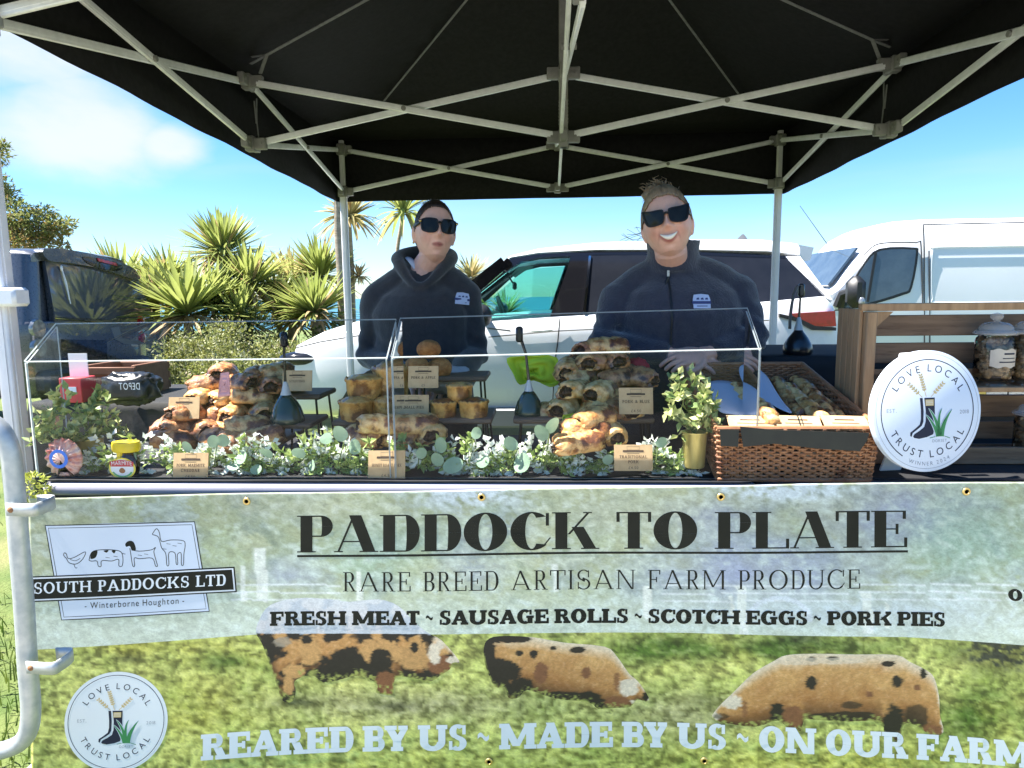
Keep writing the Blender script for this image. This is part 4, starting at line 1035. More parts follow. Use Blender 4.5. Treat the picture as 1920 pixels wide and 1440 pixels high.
def cloth(label, x0, x1, y0, y1, z, drop_f, drop_b, seed=1, name='tablecloth', mt=None, side=.0):
    m = MB(); nx, rows = 70, []
    rows += [(y0-.006, z-drop_f*t) for t in (1, .75, .5, .25, .06)]+[(y0, z-.004)]+[(y0+(y1-y0)*t, z) for t in (.02, .15, .35, .55, .75, .98)]+[(y1+.004, z-drop_b*t) for t in (.1, .5, 1)]
    vs = []
    for y, zz in rows:
        for i in range(nx+1):
            x = x0+(x1-x0)*i/nx; w = noise.noise(Vector((x*5+seed, zz*1.5, seed)))*.02*max(0, (z-zz)/.4)
            vs.append((x, y+w-(.01*max(0, (z-zz)))*(1 if y < (y0+y1)/2 else -1), zz+.002*noise.noise(Vector((x*6, y*6, seed)))*(zz > z-.003)))
    m.add(vs, [(r*(nx+1)+i, r*(nx+1)+i+1, (r+1)*(nx+1)+i+1, (r+1)*(nx+1)+i) for r in range(len(rows)-1) for i in range(nx)])
    o = m.build(name, mt or M['black_cloth'], None, (x0, y0, z), angle=180); s_ = o.modifiers.new('thickness', 'SOLIDIFY'); s_.thickness = .002; s_.offset = 1
    return tag(o, label, 'tablecloth')
cloth('black cloth runner lying under the clear display cases', XL+.025, XM-.02, YF+.016, YF+.585, ZT+.002, .004, .5, 3)
cloth('black cloth over the table with the basket, crate and round sign', XM+.006, XR, YF+.055, YF+.67, ZT+.001, .004, .6, 5)
white_strip = MB()

# back counter and side table
YB = D2Y(2.30)
ZB = P(1500, 664, YB+.10).z
xa, xb = P(1432, 664, YB).x, P(2100, 664, YB).x
trestle('tall back counter table under black cloth behind the wooden crate', xa, xb, YB, YB+.5, ZB-.004, M['table_white'])
cloth('black cloth hanging over the back counter behind the basket', xa-.01, xb, YB-.01, YB+.51, ZB+.002, .75, .6, 9)

# ------------------------------------------------------------------ printed banner
YBAN = -1.632
def bwave(x, z): return .0035*math.sin(x*7.3+z*2.1)+.003*math.sin(x*3.1-z*4.0+1)
def Bn(px, py, off=0):
    p = P(px, py, YBAN); p.y += bwave(p.x, p.z)-off; return p
def interp(x, xs, ys): return float(np.interp(x, xs, ys))
TOPX, TOPY = [50, 440, 800, 1180, 1500, 1920, 2250], [934, 926, 920, 913, 906, 904, 905]
BX, BY = [50, 480, 900, 1290, 1700, 1920, 2250], [1220, 1191, 1186, 1186, 1196, 1211, 1240]
BOT = 1545
def fbm(x, y, o=4, s=0):
    return noise.fractal(Vector((x, y, s*7.3)), 1.0, 2.0, o)
def blob(px, py, cx, cy, rx, ry): return math.exp(-(((px-cx)/rx)**2+((py-cy)/ry)**2))
def mixc(a, b, t):
    t = max(0, min(1, t)); return tuple(a[i]+(b[i]-a[i])*t for i in range(3))
_rq = np.random.default_rng(12)
CLUMPS = [(_rq.uniform(40, 2200), _rq.uniform(915, 1090), _rq.uniform(26, 75), ((.40, .46, .24), (.30, .40, .22), (.46, .47, .26), (.30, .36, .34), (.40, .44, .34))[int(_rq.integers(5))]) for _ in range(90)]
def art(px, py, upper):
    n1 = fbm(px/70, py/45, 4, 1); n2 = fbm(px/15+n1*1.2, py/(11 if upper else 8)+n1*.8, 3, 2); n3 = fbm(px/200, py/120, 3, 3)
    if upper:
        c = mixc((.47, .49, .25), (.30, .38, .22), .5+n1*.55)
        for qx, qy, qr, qc in CLUMPS:
            dx_, dy_ = (px-qx)/qr, (py-qy)/(qr*.72)
            if abs(dx_) < 1.3 and abs(dy_) < 1.3: c = mixc(c, tuple(k*(1.12-.38*dy_) for k in qc), max(0, min(1, (1-dx_*dx_-dy_*dy_+n2*1.3)*2.2))*.62)
        c = mixc(c, (.36, .40, .56), .85*blob(px, py, 1420, 1075, 190, 75)+.9*blob(px, py, 1700, 970, 130, 55)+.55*blob(px, py, 1300, 960, 130, 40)+.5*blob(px, py, 880, 1050, 60, 60)+.55*blob(px, py, 520, 1085, 110, 25)+n1*.3)
        c = mixc(c, (.28, .44, .33), .9*blob(px, py, 1820, 1010, 130, 80)+.6*blob(px, py, 720, 1020, 110, 60)+n2*.25)
        c = mixc(c, (.52, .54, .32), .8*blob(px, py, 620, 950, 160, 30)+.8*blob(px, py, 1150, 960, 150, 60)+.5*blob(px, py, 1080, 1050, 150, 40)+n2*.3)
        c = mixc(c, (.66, .74, .76), 1.5*blob(px, py, 880, 920, 75, 26)*(1+n2*1.6)+1.4*blob(px, py, 1470, 912, 110, 22)*(1+n2*1.8))
        c = mixc(c, (.64, .69, .54), max(0, (py-1085)/90)*.95+n2*.15)
        c = mixc(c, (.56, .62, .62), .8*blob(px, py, 1500, 1150, 300, 30)+.4*blob(px, py, 1780, 1140, 170, 60)+.35*n2)
        for fx, w, y0, y1 in ((485, 11, 1028, 1130), (452, 5, 1062, 1130), (672, 5, 1070, 1140), (1040, 5, 1056, 1110), (1212, 8, 1100, 1160), (1388, 9, 1096, 1190), (1370, 4, 1115, 1190), (1625, 10, 1108, 1190), (1663, 4, 1130, 1180)):
            if abs(px-fx-(py-y0)*.06) < w and y0 < py < y1: c = mixc(c, (.78, .79, .68), .85)
        for k in range(3):
            if abs(py-1098-k*14-.0*px) < 1.6 and (430 < px < 640 or px > 1240): c = mixc(c, (.80, .82, .80), .7)
        e = ((px-1460)/62)**2+((py-1165)/48)**2
        if .72 < e < 1.05 and py < 1165: c = mixc(c, (.72, .76, .80), .75)
        c = mixc(c, (.74, .76, .74), .12); v = (.80+.20*max(0, min(1, (py-970)/110)))*(1+n2*.22)+.10*fbm(px/5, py/4, 2, 8)
    else:
        c = mixc((.36, .41, .08), (.68, .66, .20), .58+n1*.6)
        c = mixc(c, (.085, .16, .02), 1.0*blob(px, py, 1420, 1215, 420, 30)+.6*blob(px, py, 420, 1240, 200, 22)+.7*blob(px, py, 1850, 1330, 160, 70)+n3*.5)
        c = mixc(c, (.50, .47, .09), .9*blob(px, py, 250, 1210, 220, 20)+.9*blob(px, py, 380, 1330, 140, 50)+.6*blob(px, py, 1000, 1440, 500, 40)+.7*blob(px, py, 1600, 1430, 300, 30)+n1*.5)
        c = mixc(c, (.36, .33, .17), .8*blob(px, py, 760, 1320, 260, 35)+.7*blob(px, py, 1280, 1340, 130, 40)+n2*.35)
        c = mixc(c, (.030, .035, .022), 1.3*blob(px, py, 1890, 1225, 75, 30)*(1+n2*2)+.7*blob(px, py, 1500, 1195, 40, 14)+.8*blob(px, py, 240, 1235, 26, 8)+.8*blob(px, py, 560, 1318, 45, 9)+.7*blob(px, py, 745, 1322, 32, 8)+.5*blob(px, py, 1320, 1310, 40, 14))
        v = 1+n2*.95+.55*fbm(px/9+n2*.8+py*.03, py/17+n1*1.5, 2, 5)+.3*fbm(px/8, py/5, 2, 6)
    v = max(.35, min(1.7, v))
    return tuple(max(0.005, min(.85, k*v)) for k in c)
def banner_material():
    m = bpy.data.materials.new('printed_banner'); m.use_nodes = True; nd, lk = m.node_tree.nodes, m.node_tree.links
    b = nd['Principled BSDF']; b.inputs['Roughness'].default_value = .42; b.inputs['Specular IOR Level'].default_value = .35
    at = nd.new('ShaderNodeAttribute'); at.attribute_name = 'print'
    tcn = nd.new('ShaderNodeTexCoord'); n = nd.new('ShaderNodeTexNoise'); n.inputs['Scale'].default_value = 85; n.inputs['Detail'].default_value = 3; n.inputs['Distortion'].default_value = 2.4
    mp_ = nd.new('ShaderNodeMapping'); mp_.inputs['Scale'].default_value = (.75, 1, 1.2); lk.new(tcn.outputs['Object'], mp_.inputs[0]); lk.new(mp_.outputs[0], n.inputs[0])
    r = nd.new('ShaderNodeMapRange'); r.inputs[1].default_value = .3; r.inputs[2].default_value = .7; r.inputs[1].default_value = .36; r.inputs[2].default_value = .62; r.inputs[3].default_value = .90; r.inputs[4].default_value = 1.10; lk.new(n.outputs[0], r.inputs[0])
    mu = nd.new('ShaderNodeVectorMath'); mu.operation = 'SCALE'; lk.new(at.outputs['Color'], mu.inputs[0]); lk.new(r.outputs[0], mu.inputs['Scale'])
    lk.new(mu.outputs[0], b.inputs['Base Color'])
    return m
M['banner'] = banner_material()
#M['pig_tan'] = mat('pig_print', (.52, .28, .10), (.30, .12, .035), 14, rough=.42, c3=(.022, .018, .014), c3scale=9, c3lo=.60, c3hi=.64)
#M['pig_black'] = mat('dark_pig_print', (.020, .017, .014), (.05, .035, .02), 10, rough=.42, c3=(.42, .20, .07), c3scale=8, c3lo=.54, c3hi=.60)
#M['pig_light'] = mat('light_pig_print', (.62, .50, .32), (.50, .36, .2), 12, rough=.42)
#M['pig_dark'] = mat('pig_spot_print', (.022, .019, .016), (.04, .03, .025), 20, rough=.42)
#M['pig_brown'] = mat('pig_brown_print', (.22, .09, .035), (.32, .15, .06), 15, rough=.42)
#M['veil'] = mat('pale_print', (.60, .64, .70), (.52, .56, .60), 14, rough=.42)
#M['veil_dark'] = mat('pale_grey_print', (.36, .40, .47), (.45, .48, .54), 14, rough=.42)
M['panel_print'] = mat('pale_blue_print', (.66, .72, .82), (.62, .68, .79), 3, rough=.45)
M['gold'] = mat('brass_eyelet', (.62, .46, .18), rough=.35, metal=.8)
M['wheat'] = mat('wheat_print', (.62, .47, .22), (.66, .50, .26), 30, rough=.5)
M['green_ink'] = mat('green_print', (.035, .22, .07), (.045, .25, .085), 20, rough=.5)

def emblem(mb, f, sign=True):
    """award roundel in unit-disc coordinates; slots: 0 navy 1 grey 2 wheat 3 green 4 pale"""
    if sign:
        strip(mb, circle_pts(.85, 100, -53, 237), .016, f, 0, .0004); strip(mb, circle_pts(.945, 90), .006, f, 1, .0004, True)
    else: strip(mb, circle_pts(.93, 90), .012, f, 0, .0004, True)
    text_arc(mb, 'LOVE LOCAL', .655, 150, 27, .118, f, 0, lift=.0004, track=.30)
    text_arc(mb, 'TRUST LOCAL', .765, 205, 334, .118, f, 0, inner=True, lift=.0004, track=.22)
    if sign: text_arc(mb, 'WINNER 2024', .895, 246, 298, .062, f, 1, inner=True, lift=.0004, track=.28)
    def flat(s, u, v, cap, m=1):
        polys, Wd = layout(s, 'sans', .12)
        put_polys(mb, polys, lambda a, b, k: f(u+(a-Wd/2)*cap, v+b*cap, .0004), m)
    flat('EST.', -.66, .0, .062); flat('2018', .68, -.06, .062); flat('DORSET', .22, -.515, .045)
    q = lambda pts: [((x-565)/410, -(y-865)/470) for x, y in pts]
    fill(mb, q([(538, 760), (618, 760), (618, 860), (625, 960), (606, 1045), (560, 1064), (500, 1075), (462, 1066), (455, 1055), (466, 1036), (505, 1012), (538, 985), (550, 940), (550, 860)]), f, 0, .0004)
    fill(mb, q([(505, 760), (526, 760), (534, 860), (532, 945), (520, 975), (490, 1000), (452, 1028), (443, 1057), (433, 1050), (434, 1024), (470, 996), (505, 965), (514, 920), (513, 850)]), f, 0, .0004)
    fill(mb, q([(546, 774), (608, 774), (608, 822), (548, 822)]), f, 2, .0008)
    for y in (786, 798, 810): strip(mb, q([(552, y), (602, y)]), .005, f, 4, .0011)
    for a, b, c, w in (((640, 1062), (615, 960), (546, 886), 26), ((648, 1062), (640, 930), (570, 842), 30), ((655, 1062), (632, 900), (672, 846), 26), ((668, 1062), (682, 940), (748, 856), 34), ((660, 1062), (668, 960), (715, 900), 20)):
        pts = [((1-t)**2*a[0]+2*t*(1-t)*b[0]+t*t*c[0], (1-t)**2*a[1]+2*t*(1-t)*b[1]+t*t*c[1]) for t in np.linspace(0, 1, 9)]
        ws = [w*(1-t)**.7*1.0/410+.002 for t in np.linspace(0, 1, 9)]
        strip(mb, q(pts), [x*1.35+.008 for x in ws], f, 4, .0010); strip(mb, q(pts), ws, f, 3, .0014)
    strip(mb, q([(580, 1072), (640, 1060), (690, 1062), (735, 1080)]), .010, f, 3, .0010)
    for a, b, n in (((553, 752), (510, 588), 7), ((522, 754), (428, 656), 5), ((588, 754), (676, 656), 5)):
        dx, dy = b[0]-a[0], b[1]-a[1]; l = math.hypot(dx, dy); dx, dy = dx/l, dy/l
        strip(mb, q([a, b]), .012, f, 2, .0006)
        for k in range(n):
            t = .28+.70*k/(n-1); c = (a[0]+dx*l*t, a[1]+dy*l*t)
            for s_ in (-1, 1):
                ex, ey = c[0]+dx*20+s_*-dy*17, c[1]+dy*20+s_*dx*17; mxx, myy = (c[0]+ex)/2, (c[1]+ey)/2; nx_, ny_ = -(ey-c[1])*.3, (ex-c[0])*.3
                fill(mb, q([c, (mxx+nx_, myy+ny_), (ex, ey), (mxx-nx_, myy-ny_)]), f, 2, .0007+k*.00003)
EMB = [M['navy_ink'], M['grey_ink'], M['wheat'], M['green_ink'], M['panel_print']]

def banner():
    o0 = Bn(60, 930); root = thing('printed_banner', 'long printed farm banner with pigs and big lettering hung on the front of the tables', 'banner', (o0.x, YBAN, .05))
    RO = Vector((o0.x, YBAN, .05))
    sh = MB(); cols = []; pxs = np.linspace(56, 2200, 500); nu, nl = 84, 96
    for j in range(nu+nl):
        for px in pxs:
            ty, by = interp(px, TOPX, TOPY), interp(px, BX, BY)
            if j < nu: py = ty+(by-ty)*j/(nu-1)-(.0 if j < nu-1 else 0); up = True
            else: py = by+(BOT-by)*(j-nu)/(nl-1); up = False
            py2 = py+(.6 if (not up and j == nu) else 0)
            sh.v.append(tuple(Bn(px, py2))); cols.append((*art(px, py, up), 1))
    n = len(pxs)
    for j in range(nu+nl-1):
        for i in range(n-1): sh.f.append((j*n+i, j*n+i+1, (j+1)*n+i+1, (j+1)*n+i)); sh.m.append(0); sh.s.append(True)
    ob = sh.build('sheet', M['banner'], root, RO, angle=180)
    a = ob.data.color_attributes.new('print', 'FLOAT_COLOR', 'POINT'); a.data.foreach_set('color', np.array(cols, dtype=np.float32).ravel())
    s_ = ob.modifiers.new('thickness', 'SOLIDIFY'); s_.thickness = .0004; s_.offset = 0
    A2 = lambda pts: [(440+x/2.595, 900+y/2.595) for x, y in pts]
    A3 = lambda pts: [(1180+x/2.595, 900+y/2.595) for x, y in pts]
    by = lambda x: interp(x, BX, BY)
    def clip(pts, below=True):
        out = []; n_ = len(pts)
        f = lambda p: (p[1]-by(p[0]))*(1 if below else -1)
        for i in range(n_):
            p, q = pts[i], pts[(i+1) % n_]; a_, b_ = f(p), f(q)
            if a_ >= 0: out.append(p)
            if a_*b_ < 0: t = a_/(a_-b_); out.append((p[0]+(q[0]-p[0])*t, p[1]+(q[1]-p[1])*t))
        return out
    pig1 = smooth_pts(A2([(100, 745), (118, 680), (170, 612), (300, 578), (450, 580), (560, 592), (700, 578), (800, 610), (880, 690), (950, 742), (1010, 775), (1096, 875), (1062, 882), (1050, 912), (1008, 940), (958, 972), (900, 965), (800, 950), (775, 990), (770, 1040), (690, 1030), (696, 990), (600, 950), (500, 975), (430, 985), (385, 955), (330, 960), (288, 985), (296, 1030), (280, 1078), (232, 1075), (200, 990), (160, 880), (130, 800)]), 3)
    pig2 = smooth_pts(A2([(1212, 830), (1228, 775), (1290, 755), (1450, 762), (1600, 790), (1800, 812), (1860, 860), (1920, 945), (1965, 985), (2016, 1062), (2002, 1082), (1960, 1072), (1925, 1108), (1850, 1112), (1770, 1116), (1720, 1082), (1560, 1062), (1425, 1018), (1385, 1052), (1335, 1056), (1312, 1000), (1268, 1000), (1225, 910)]), 3)
    pig3 = smooth_pts(A3([(405, 1165), (432, 1108), (500, 1040), (600, 940), (700, 880), (765, 850), (900, 844), (1100, 850), (1300, 855), (1370, 890), (1450, 930), (1490, 970), (1512, 1060), (1516, 1150), (1532, 1230), (1480, 1250), (1400, 1200), (1340, 1190), (1310, 1272), (1240, 1270), (1225, 1180), (1050, 1175), (900, 1165), (850, 1165), (836, 1225), (772, 1205), (720, 1170), (620, 1200), (500, 1190)]), 3)
    def pig(outline, dark, blobs, seed):
        """printed pig: the photograph's fur colours sampled over a fine mesh; blobs = (x, y, rx, ry, colour, strength)"""
        p = MB(); fill(p, outline, lambda x, y, l: Bn(x, y, l), 0, .0005, 7)
        q = MB(); fill(q, outline, lambda x, y, l: (x, y, 0), 0, 0, 7); cols = []
        xs_ = np.linspace(min(o[0] for o in outline), max(o[0] for o in outline), 120); tops, bots = [], []
        for x in xs_:
            ys = []
            for i in range(len(outline)):
                (x0, y0), (x1, y1) = outline[i], outline[(i+1) % len(outline)]
                if (x0-x)*(x1-x) <= 0 and x0 != x1: ys.append(y0+(y1-y0)*(x-x0)/(x1-x0))
            tops.append(min(ys) if ys else 1200); bots.append(max(ys) if ys else 1300)
        for x, y, _ in q.v:
            tp, bt = interp(x, xs_, tops), interp(x, xs_, bots); t = (y-tp)/max(6, bt-tp)
            n1 = fbm(x/38, y/34, 3, seed); n2 = fbm(x/5, y/8, 2, seed+3)
            c = mixc((.66, .37, .13), (.40, .17, .05), t*1.2+n1*.35); c = mixc(c, (.76, .64, .46), max(0, 1-t/.22)*.95+n2*.15); c = mixc(c, (.075, .035, .018), max(0, (t-.66)/.3)*.95)
            if dark: c = mixc(c, (.022, .018, .015), max(0, min(1, (n1+.06+.25*(t-.4))*7)))
            for bx, by_, rx, ry, bc, st in blobs:
                w = 1-(((x-bx)/rx)**2+((y-by_)/ry)**2)+n2*.3+n1*.5; c = mixc(c, bc, max(0, min(1, w*4))*st)
            c = tuple(k*(1+n2*.20) for k in c)
            if t > .90: c = mixc(c, (.38, .40, .10), max(0, (t-.90)*9+n2*2.2-.35))
            if y < by(x)-1: c = mixc(c, (.64, .68, .72), .80)
            cols.append((*[max(.004, k) for k in c], 1))
        o = p.build('pig_print', M['banner'], root, RO, angle=180); at_ = o.data.color_attributes.new('print', 'FLOAT_COLOR', 'POINT'); at_.data.foreach_set('color', np.array(cols, dtype=np.float32).ravel())
    K, TN, CR, BR = (.020, .017, .014), (.55, .30, .11), (.74, .62, .46), (.22, .09, .04)
    E2 = lambda x, y, rx, ry, c, s_=1: (440+x/2.595, 900+y/2.595, rx/2.595, ry/2.595, c, s_)
    E3 = lambda x, y, rx, ry, c, s_=1: (1180+x/2.595, 900+y/2.595, rx/2.595, ry/2.595, c, s_)
    pig(pig1, True, [E2(360, 830, 70, 80, TN), E2(350, 780, 28, 24, K), E2(160, 820, 45, 110, K), E2(230, 790, 50, 26, (.34, .28, .2), .8), E2(560, 880, 130, 80, K), E2(700, 830, 110, 60, TN), E2(715, 875, 55, 60, K), E2(880, 850, 110, 70, TN, .9), E2(1000, 890, 60, 50, BR), E2(975, 835, 34, 52, CR), E2(1000, 800, 26, 30, CR), E2(940, 800, 12, 40, K, .7), E2(1062, 868, 30, 16, CR), E2(1030, 868, 6, 6, K), E2(875, 805, 18, 30, K), E2(740, 985, 60, 60, BR), E2(290, 930, 60, 34, TN), E2(260, 1000, 26, 60, TN), E2(255, 1065, 40, 22, K), E2(450, 950, 120, 34, K)], 11)
    pig(pig2, False, [E2(1230, 830, 40, 80, K), E2(1340, 770, 120, 20, K), E2(1385, 838, 22, 16, K), E2(1455, 845, 20, 22, K), E2(1550, 815, 18, 10, K), E2(1665, 826, 40, 16, K), E2(1300, 930, 90, 70, K), E2(1490, 940, 34, 60, BR), E2(1380, 1010, 90, 50, K), E2(1620, 1060, 180, 34, K), E2(1770, 1090, 60, 30, K), E2(1710, 940, 24, 30, BR), E2(1915, 1015, 54, 44, CR), E2(1860, 985, 14, 50, BR, .8), E2(1945, 1085, 20, 14, CR), E2(2000, 1060, 16, 40, K), E2(1860, 1080, 70, 30, BR)], 17)
    pig(pig3, False, [E3(885, 985, 30, 36, K), E3(1305, 985, 34, 34, K), E3(1265, 898, 32, 14, K), E3(985, 868, 34, 12, K), E3(885, 870, 30, 14, K), E3(1438, 945, 16, 28, K), E3(1405, 1015, 18, 16, BR), E3(1085, 1095, 56, 18, K, .8), E3(1170, 1045, 22, 16, BR), E3(505, 1085, 52, 36, CR), E3(560, 1110, 16, 44, BR, .8), E3(428, 1150, 22, 16, CR), E3(450, 1150, 40, 16, K, .7), E3(715, 1130, 34, 50, K), E3(800, 1150, 50, 60, BR), E3(1050, 1150, 200, 24, K, .9), E3(1280, 1180, 60, 90, K), E3(1400, 1150, 60, 60, K, .8), E3(1480, 1220, 50, 30, BR), E3(860, 880, 300, 20, CR, .5)], 23)
    t = MB(); text_line(t, 'PADDOCK TO PLATE', 'didone', (556, 1037), (1702, 1027), 69, -3, Bn, 0, .03, .0005)
    strip(t, [(556+i*19.133, 1044-.15*i-12.8*(i/60)*(1-i/60)) for i in range(61)], 4.2, Bn, 0, .0005); t.build('headline_lettering', M['ink'], root, RO)
    t = MB(); text_line(t, 'RARE BREED ARTISAN FARM PRODUCE', 'light', (643, 1109), (1613, 1104), 36, -2, Bn, 0, .10, .0005); t.build('subtitle_lettering', M['ink'], root, RO)
    t = MB(); text_line(t, 'FRESH MEAT ~ SAUSAGE ROLLS ~ SCOTCH EGGS ~ PORK PIES', 'slab', (505, 1175), (1775, 1177), 26.5, -8, Bn, 0, .02, .0010); t.build('product_lettering', M['ink'], root, RO)
    t = MB(); text_line(t, 'REARED BY US ~ MADE BY US ~ ON OUR FARM', 'slab', (378, 1424), (1934, 1441), 48, -30, Bn, 0, .02, .0010); t.build('slogan_lettering', M['white'], root, RO)
    t = MB(); text_line(t, 'OF', 'slab', (1892, 1127), (1945, 1131), 22, 0, Bn, 0, .06, .0005); t.build('side_lettering', M['ink'], root, RO)
    # farm logo
    lg = MB(); B1 = lambda pts: [(x/2.667, 900+y/2.667) for x, y in pts]
    fill(lg, B1([(232, 225), (600, 214), (968, 212), (1006, 440), (1043, 660), (675, 678), (308, 700), (268, 460)]), Bn, 0, .0004)
    for ins, w in ((0, 1.7), (14, 1.0)):
        s_ = 1-ins/370; cx, cy = 638, 450; sy = 1-ins/235
        strip(lg, B1([(cx+(x-cx)*s_, cy+(y-cy)*sy) for x, y in [(232+(968-232)*i/8, 225-13*i/8) for i in range(8)]+[(968+75*i/6, 212+448*i/6) for i in range(6)]+[(1043-735*i/8, 660+40*i/8) for i in range(8)]+[(308-76*i/6, 700-475*i/6) for i in range(6)]]), w, Bn, 1, .0007, True)
    bd = [(118, 483), (640, 462), (1168, 438), (1180, 565), (650, 588), (128, 612)]
    fill(lg, B1(bd), Bn, 1, .0008)
    fill(lg, B1([(122, 489), (640, 468), (1162, 445), (1173, 559), (650, 582), (132, 605)]), Bn, 2, .0010)
    fill(lg, B1([(126, 496), (640, 475), (1155, 452), (1165, 552), (650, 574), (136, 598)]), Bn, 1, .0012)
    text_line(lg, 'SOUTH PADDOCKS LTD', 'mid', (64, 1113), (422, 1099), 21, 0, Bn, 2, .08, .0014)
    text_line(lg, '- Winterborne Houghton -', 'sans', (159, 1141), (345, 1132), 11.5, 0, Bn, 1, .16, .0007)
    ln = lambda pts, w=1.3: strip(lg, B1(smooth_pts(pts, 4, False)), w, Bn, 1, .0007)
    bl = lambda pts: fill(lg, B1(smooth_pts(pts, 3)), Bn, 1, .0007)
    ln([(322, 372), (326, 362), (336, 368), (345, 390), (375, 385), (430, 357), (418, 392), (385, 418), (350, 412), (336, 390), (326, 380), (322, 372)]); ln([(372, 416), (380, 437), (390, 436)], 1); ln([(355, 395), (380, 402), (405, 390)], 1)
    ln([(448, 400), (462, 360), (500, 348), (560, 348), (605, 358), (616, 392), (612, 428), (596, 428), (594, 396), (560, 404), (512, 402), (508, 430), (494, 428), (488, 404), (462, 404), (448, 400)]); bl([(462, 362), (490, 352), (482, 385), (456, 392)]); ln([(612, 366), (628, 370)], 1); bl([(520, 352), (545, 350), (535, 362)]); bl([(560, 352), (580, 352), (572, 366)])
    bl([(628, 318), (645, 304), (668, 310), (680, 348), (660, 352), (650, 330), (632, 334)]); ln([(658, 350), (700, 356), (756, 350), (776, 338), (768, 360), (778, 400), (786, 430), (776, 430), (760, 392), (700, 394), (672, 390), (674, 428), (664, 428), (656, 380), (650, 340)])
    ln([(762, 268), (778, 246), (788, 250), (796, 268), (806, 308), (850, 302), (912, 306), (922, 330), (916, 372), (914, 424), (904, 424), (902, 368), (884, 376), (886, 420), (878, 420), (872, 368), (842, 366), (842, 424), (832, 426), (826, 368), (806, 340), (792, 290), (776, 278), (762, 274), (762, 268)])
    for x, y in ((840, 320), (870, 330), (895, 318), (820, 345), (700, 375), (730, 370), (540, 385), (580, 380)): ln([(x-10, y), (x+10, y+3)], .8)
    lg.build('farm_logo', [M['panel_print'], M['ink'], M['white']], root, RO)
    # round award sticker
    def f(u, v, off=0): return Bn(217.5+u*98+v*3, 1353-v*94+u*-3, .0006+off*.6)
    st = MB(); fill(st, circle_pts(1.0, 72), f, 5, 0, .18); emblem(st, f, False); st.build('award_roundel', EMB+[M['white']], root, RO)
    for px, py in ((461, 941), (903, 932), (1350, 930), (1813, 922), (917, 1425), (1321, 1428), (1750, 1450)):
        e = MB(); c = Bn(px, py, .002); rot = Matrix.Rotation(R(90), 3, 'X'); e.lathe([(.0045, .000), (.0055, .002), (.0085, .0018), (.010, 0)], 18, c, 0, rot=rot); e.lathe([(.0046, .0004), (0, .0004)], 14, c, 1, rot=rot); e.build('eyelet', [M['gold'], M['black']], root, RO)
banner()

# ---- the round award sign standing on the table
def sign():
    Y = D2Y(1.655); c = P(1737, 771, Y); r = 114/FPX*1.655*.985; phi = R(12)
    u = Vector((math.cos(phi), math.sin(phi), 0)); lean = R(5); n = Vector((math.sin(phi), -math.cos(phi), 0))
    v = (Vector((0, 0, 1))*math.cos(lean) - n*math.sin(lean)).normalized(); nn = u.cross(v).normalized()
    base = Vector((c.x, c.y, ZT)); base_rot = 0
    root = thing('round_sign', 'round white award sign with boot, wheat and grass leaning on the crate', 'sign', base)
    f = lambda a, b, off=0: c+u*(a*r)+v*(b*r)+nn*(.004+off)
    d = MB(); pts = [c+u*(math.cos(t)*r)+v*(math.sin(t)*r) for t in np.linspace(0, 2*math.pi, 97)[:-1]]
    d.loft([[p+(c-p)*.012+nn*.004 for p in pts], [p+nn*.003 for p in pts], [p-nn*.012 for p in pts], [p+(c-p)*.012-nn*.013 for p in pts]]); d.build('disc', M['panel_print'], root, base, angle=30)
    e = MB(); emblem(e, f); e.build('emblem', EMB, root, base)
    s = MB(); s.bar(c+v*(.55*r)-nn*.014, c-v*(.6*r)-nn*.02, .09, .006, up=nn); q = c-nn*.11; q.z = ZT+.004; s.bar(c+v*.3*r-nn*.018, q, .06, .005, up=nn); s.build('easel_back', M['white'], root, base)
    k = MB(); a = P(1690, 665, Y+.03); k.tube([P(1688, 668, Y+.05), P(1735, 666, Y+.05)], .008, 12)
    o = k.build('paper_roll', M['white'], None, (a.x, a.y, a.z)); tag(o, 'rolled white paper lying behind the top of the round sign', 'paper roll')
sign()
# ------------------------------------------------------------------ clear display cases
M['acrylic'] = sheet_glass('clear_acrylic', (.995, .998, .998), .03, 1.16)
M['acrylic_edge'] = mat('polished_acrylic_edge', (.50, .56, .58), rough=.25, translucent=.6)
YC = YF+.020; YCB = YC+.125
zc_t = P(390, 679, YC).z
def case(label, xl0, xl1, ztl, ztr, zbl, zbr):
    root = thing('display_case', label, 'display case', ((xl0+xl1)/2, YC, ZT+.004), group='clear display cases'); O = Vector(((xl0+xl1)/2, YC, ZT+.004))
    z0 = ZT+.006; th = .004
    def pane(name, pts, d):
        m = MB(); m.slab(pts, d, 0, 1); m.build(name, [M['acrylic'], M['acrylic_edge']], root, O)
    pane('front_pane', [(xl0, YC, z0), (xl1, YC, z0), (xl1, YC, ztr), (xl0, YC, ztl)], (0, th, 0))
    a, b, c, d = (Vector(q) for q in ((xl0, YC, ztl+.0015), (xl1, YC, ztr+.0015), (xl1, YCB, zbr), (xl0, YCB, zbl)))
    n = (b-a).cross(d-a).normalized(); pane('sloping_pane', [a, b, c, d], n*th)
    for x, zt, zb_, sg in ((xl0, ztl, zbl, 1), (xl1, ztr, zbr, -1)):
        pane('side_pane', [(x, YC+th+.001, z0), (x, YC+th+.001, zt-.002), (x, YCB, zb_-.006), (x, YCB, z0)], (sg*th, 0, 0))
xa0, xa1 = P(46, 680, YC).x, P(725, 672, YC).x; xb0, xb1 = P(733, 672, YC).x, P(1427, 660, YC).x
zz = lambda px, py: P(px, py, YC).z
zk = lambda px, py: P(px, py, YCB).z
case('left clear acrylic display case over the dark baked sausage rolls', xa0, xa1, zz(46, 680), zz(722, 673), zk(110, 608), zk(724, 600))
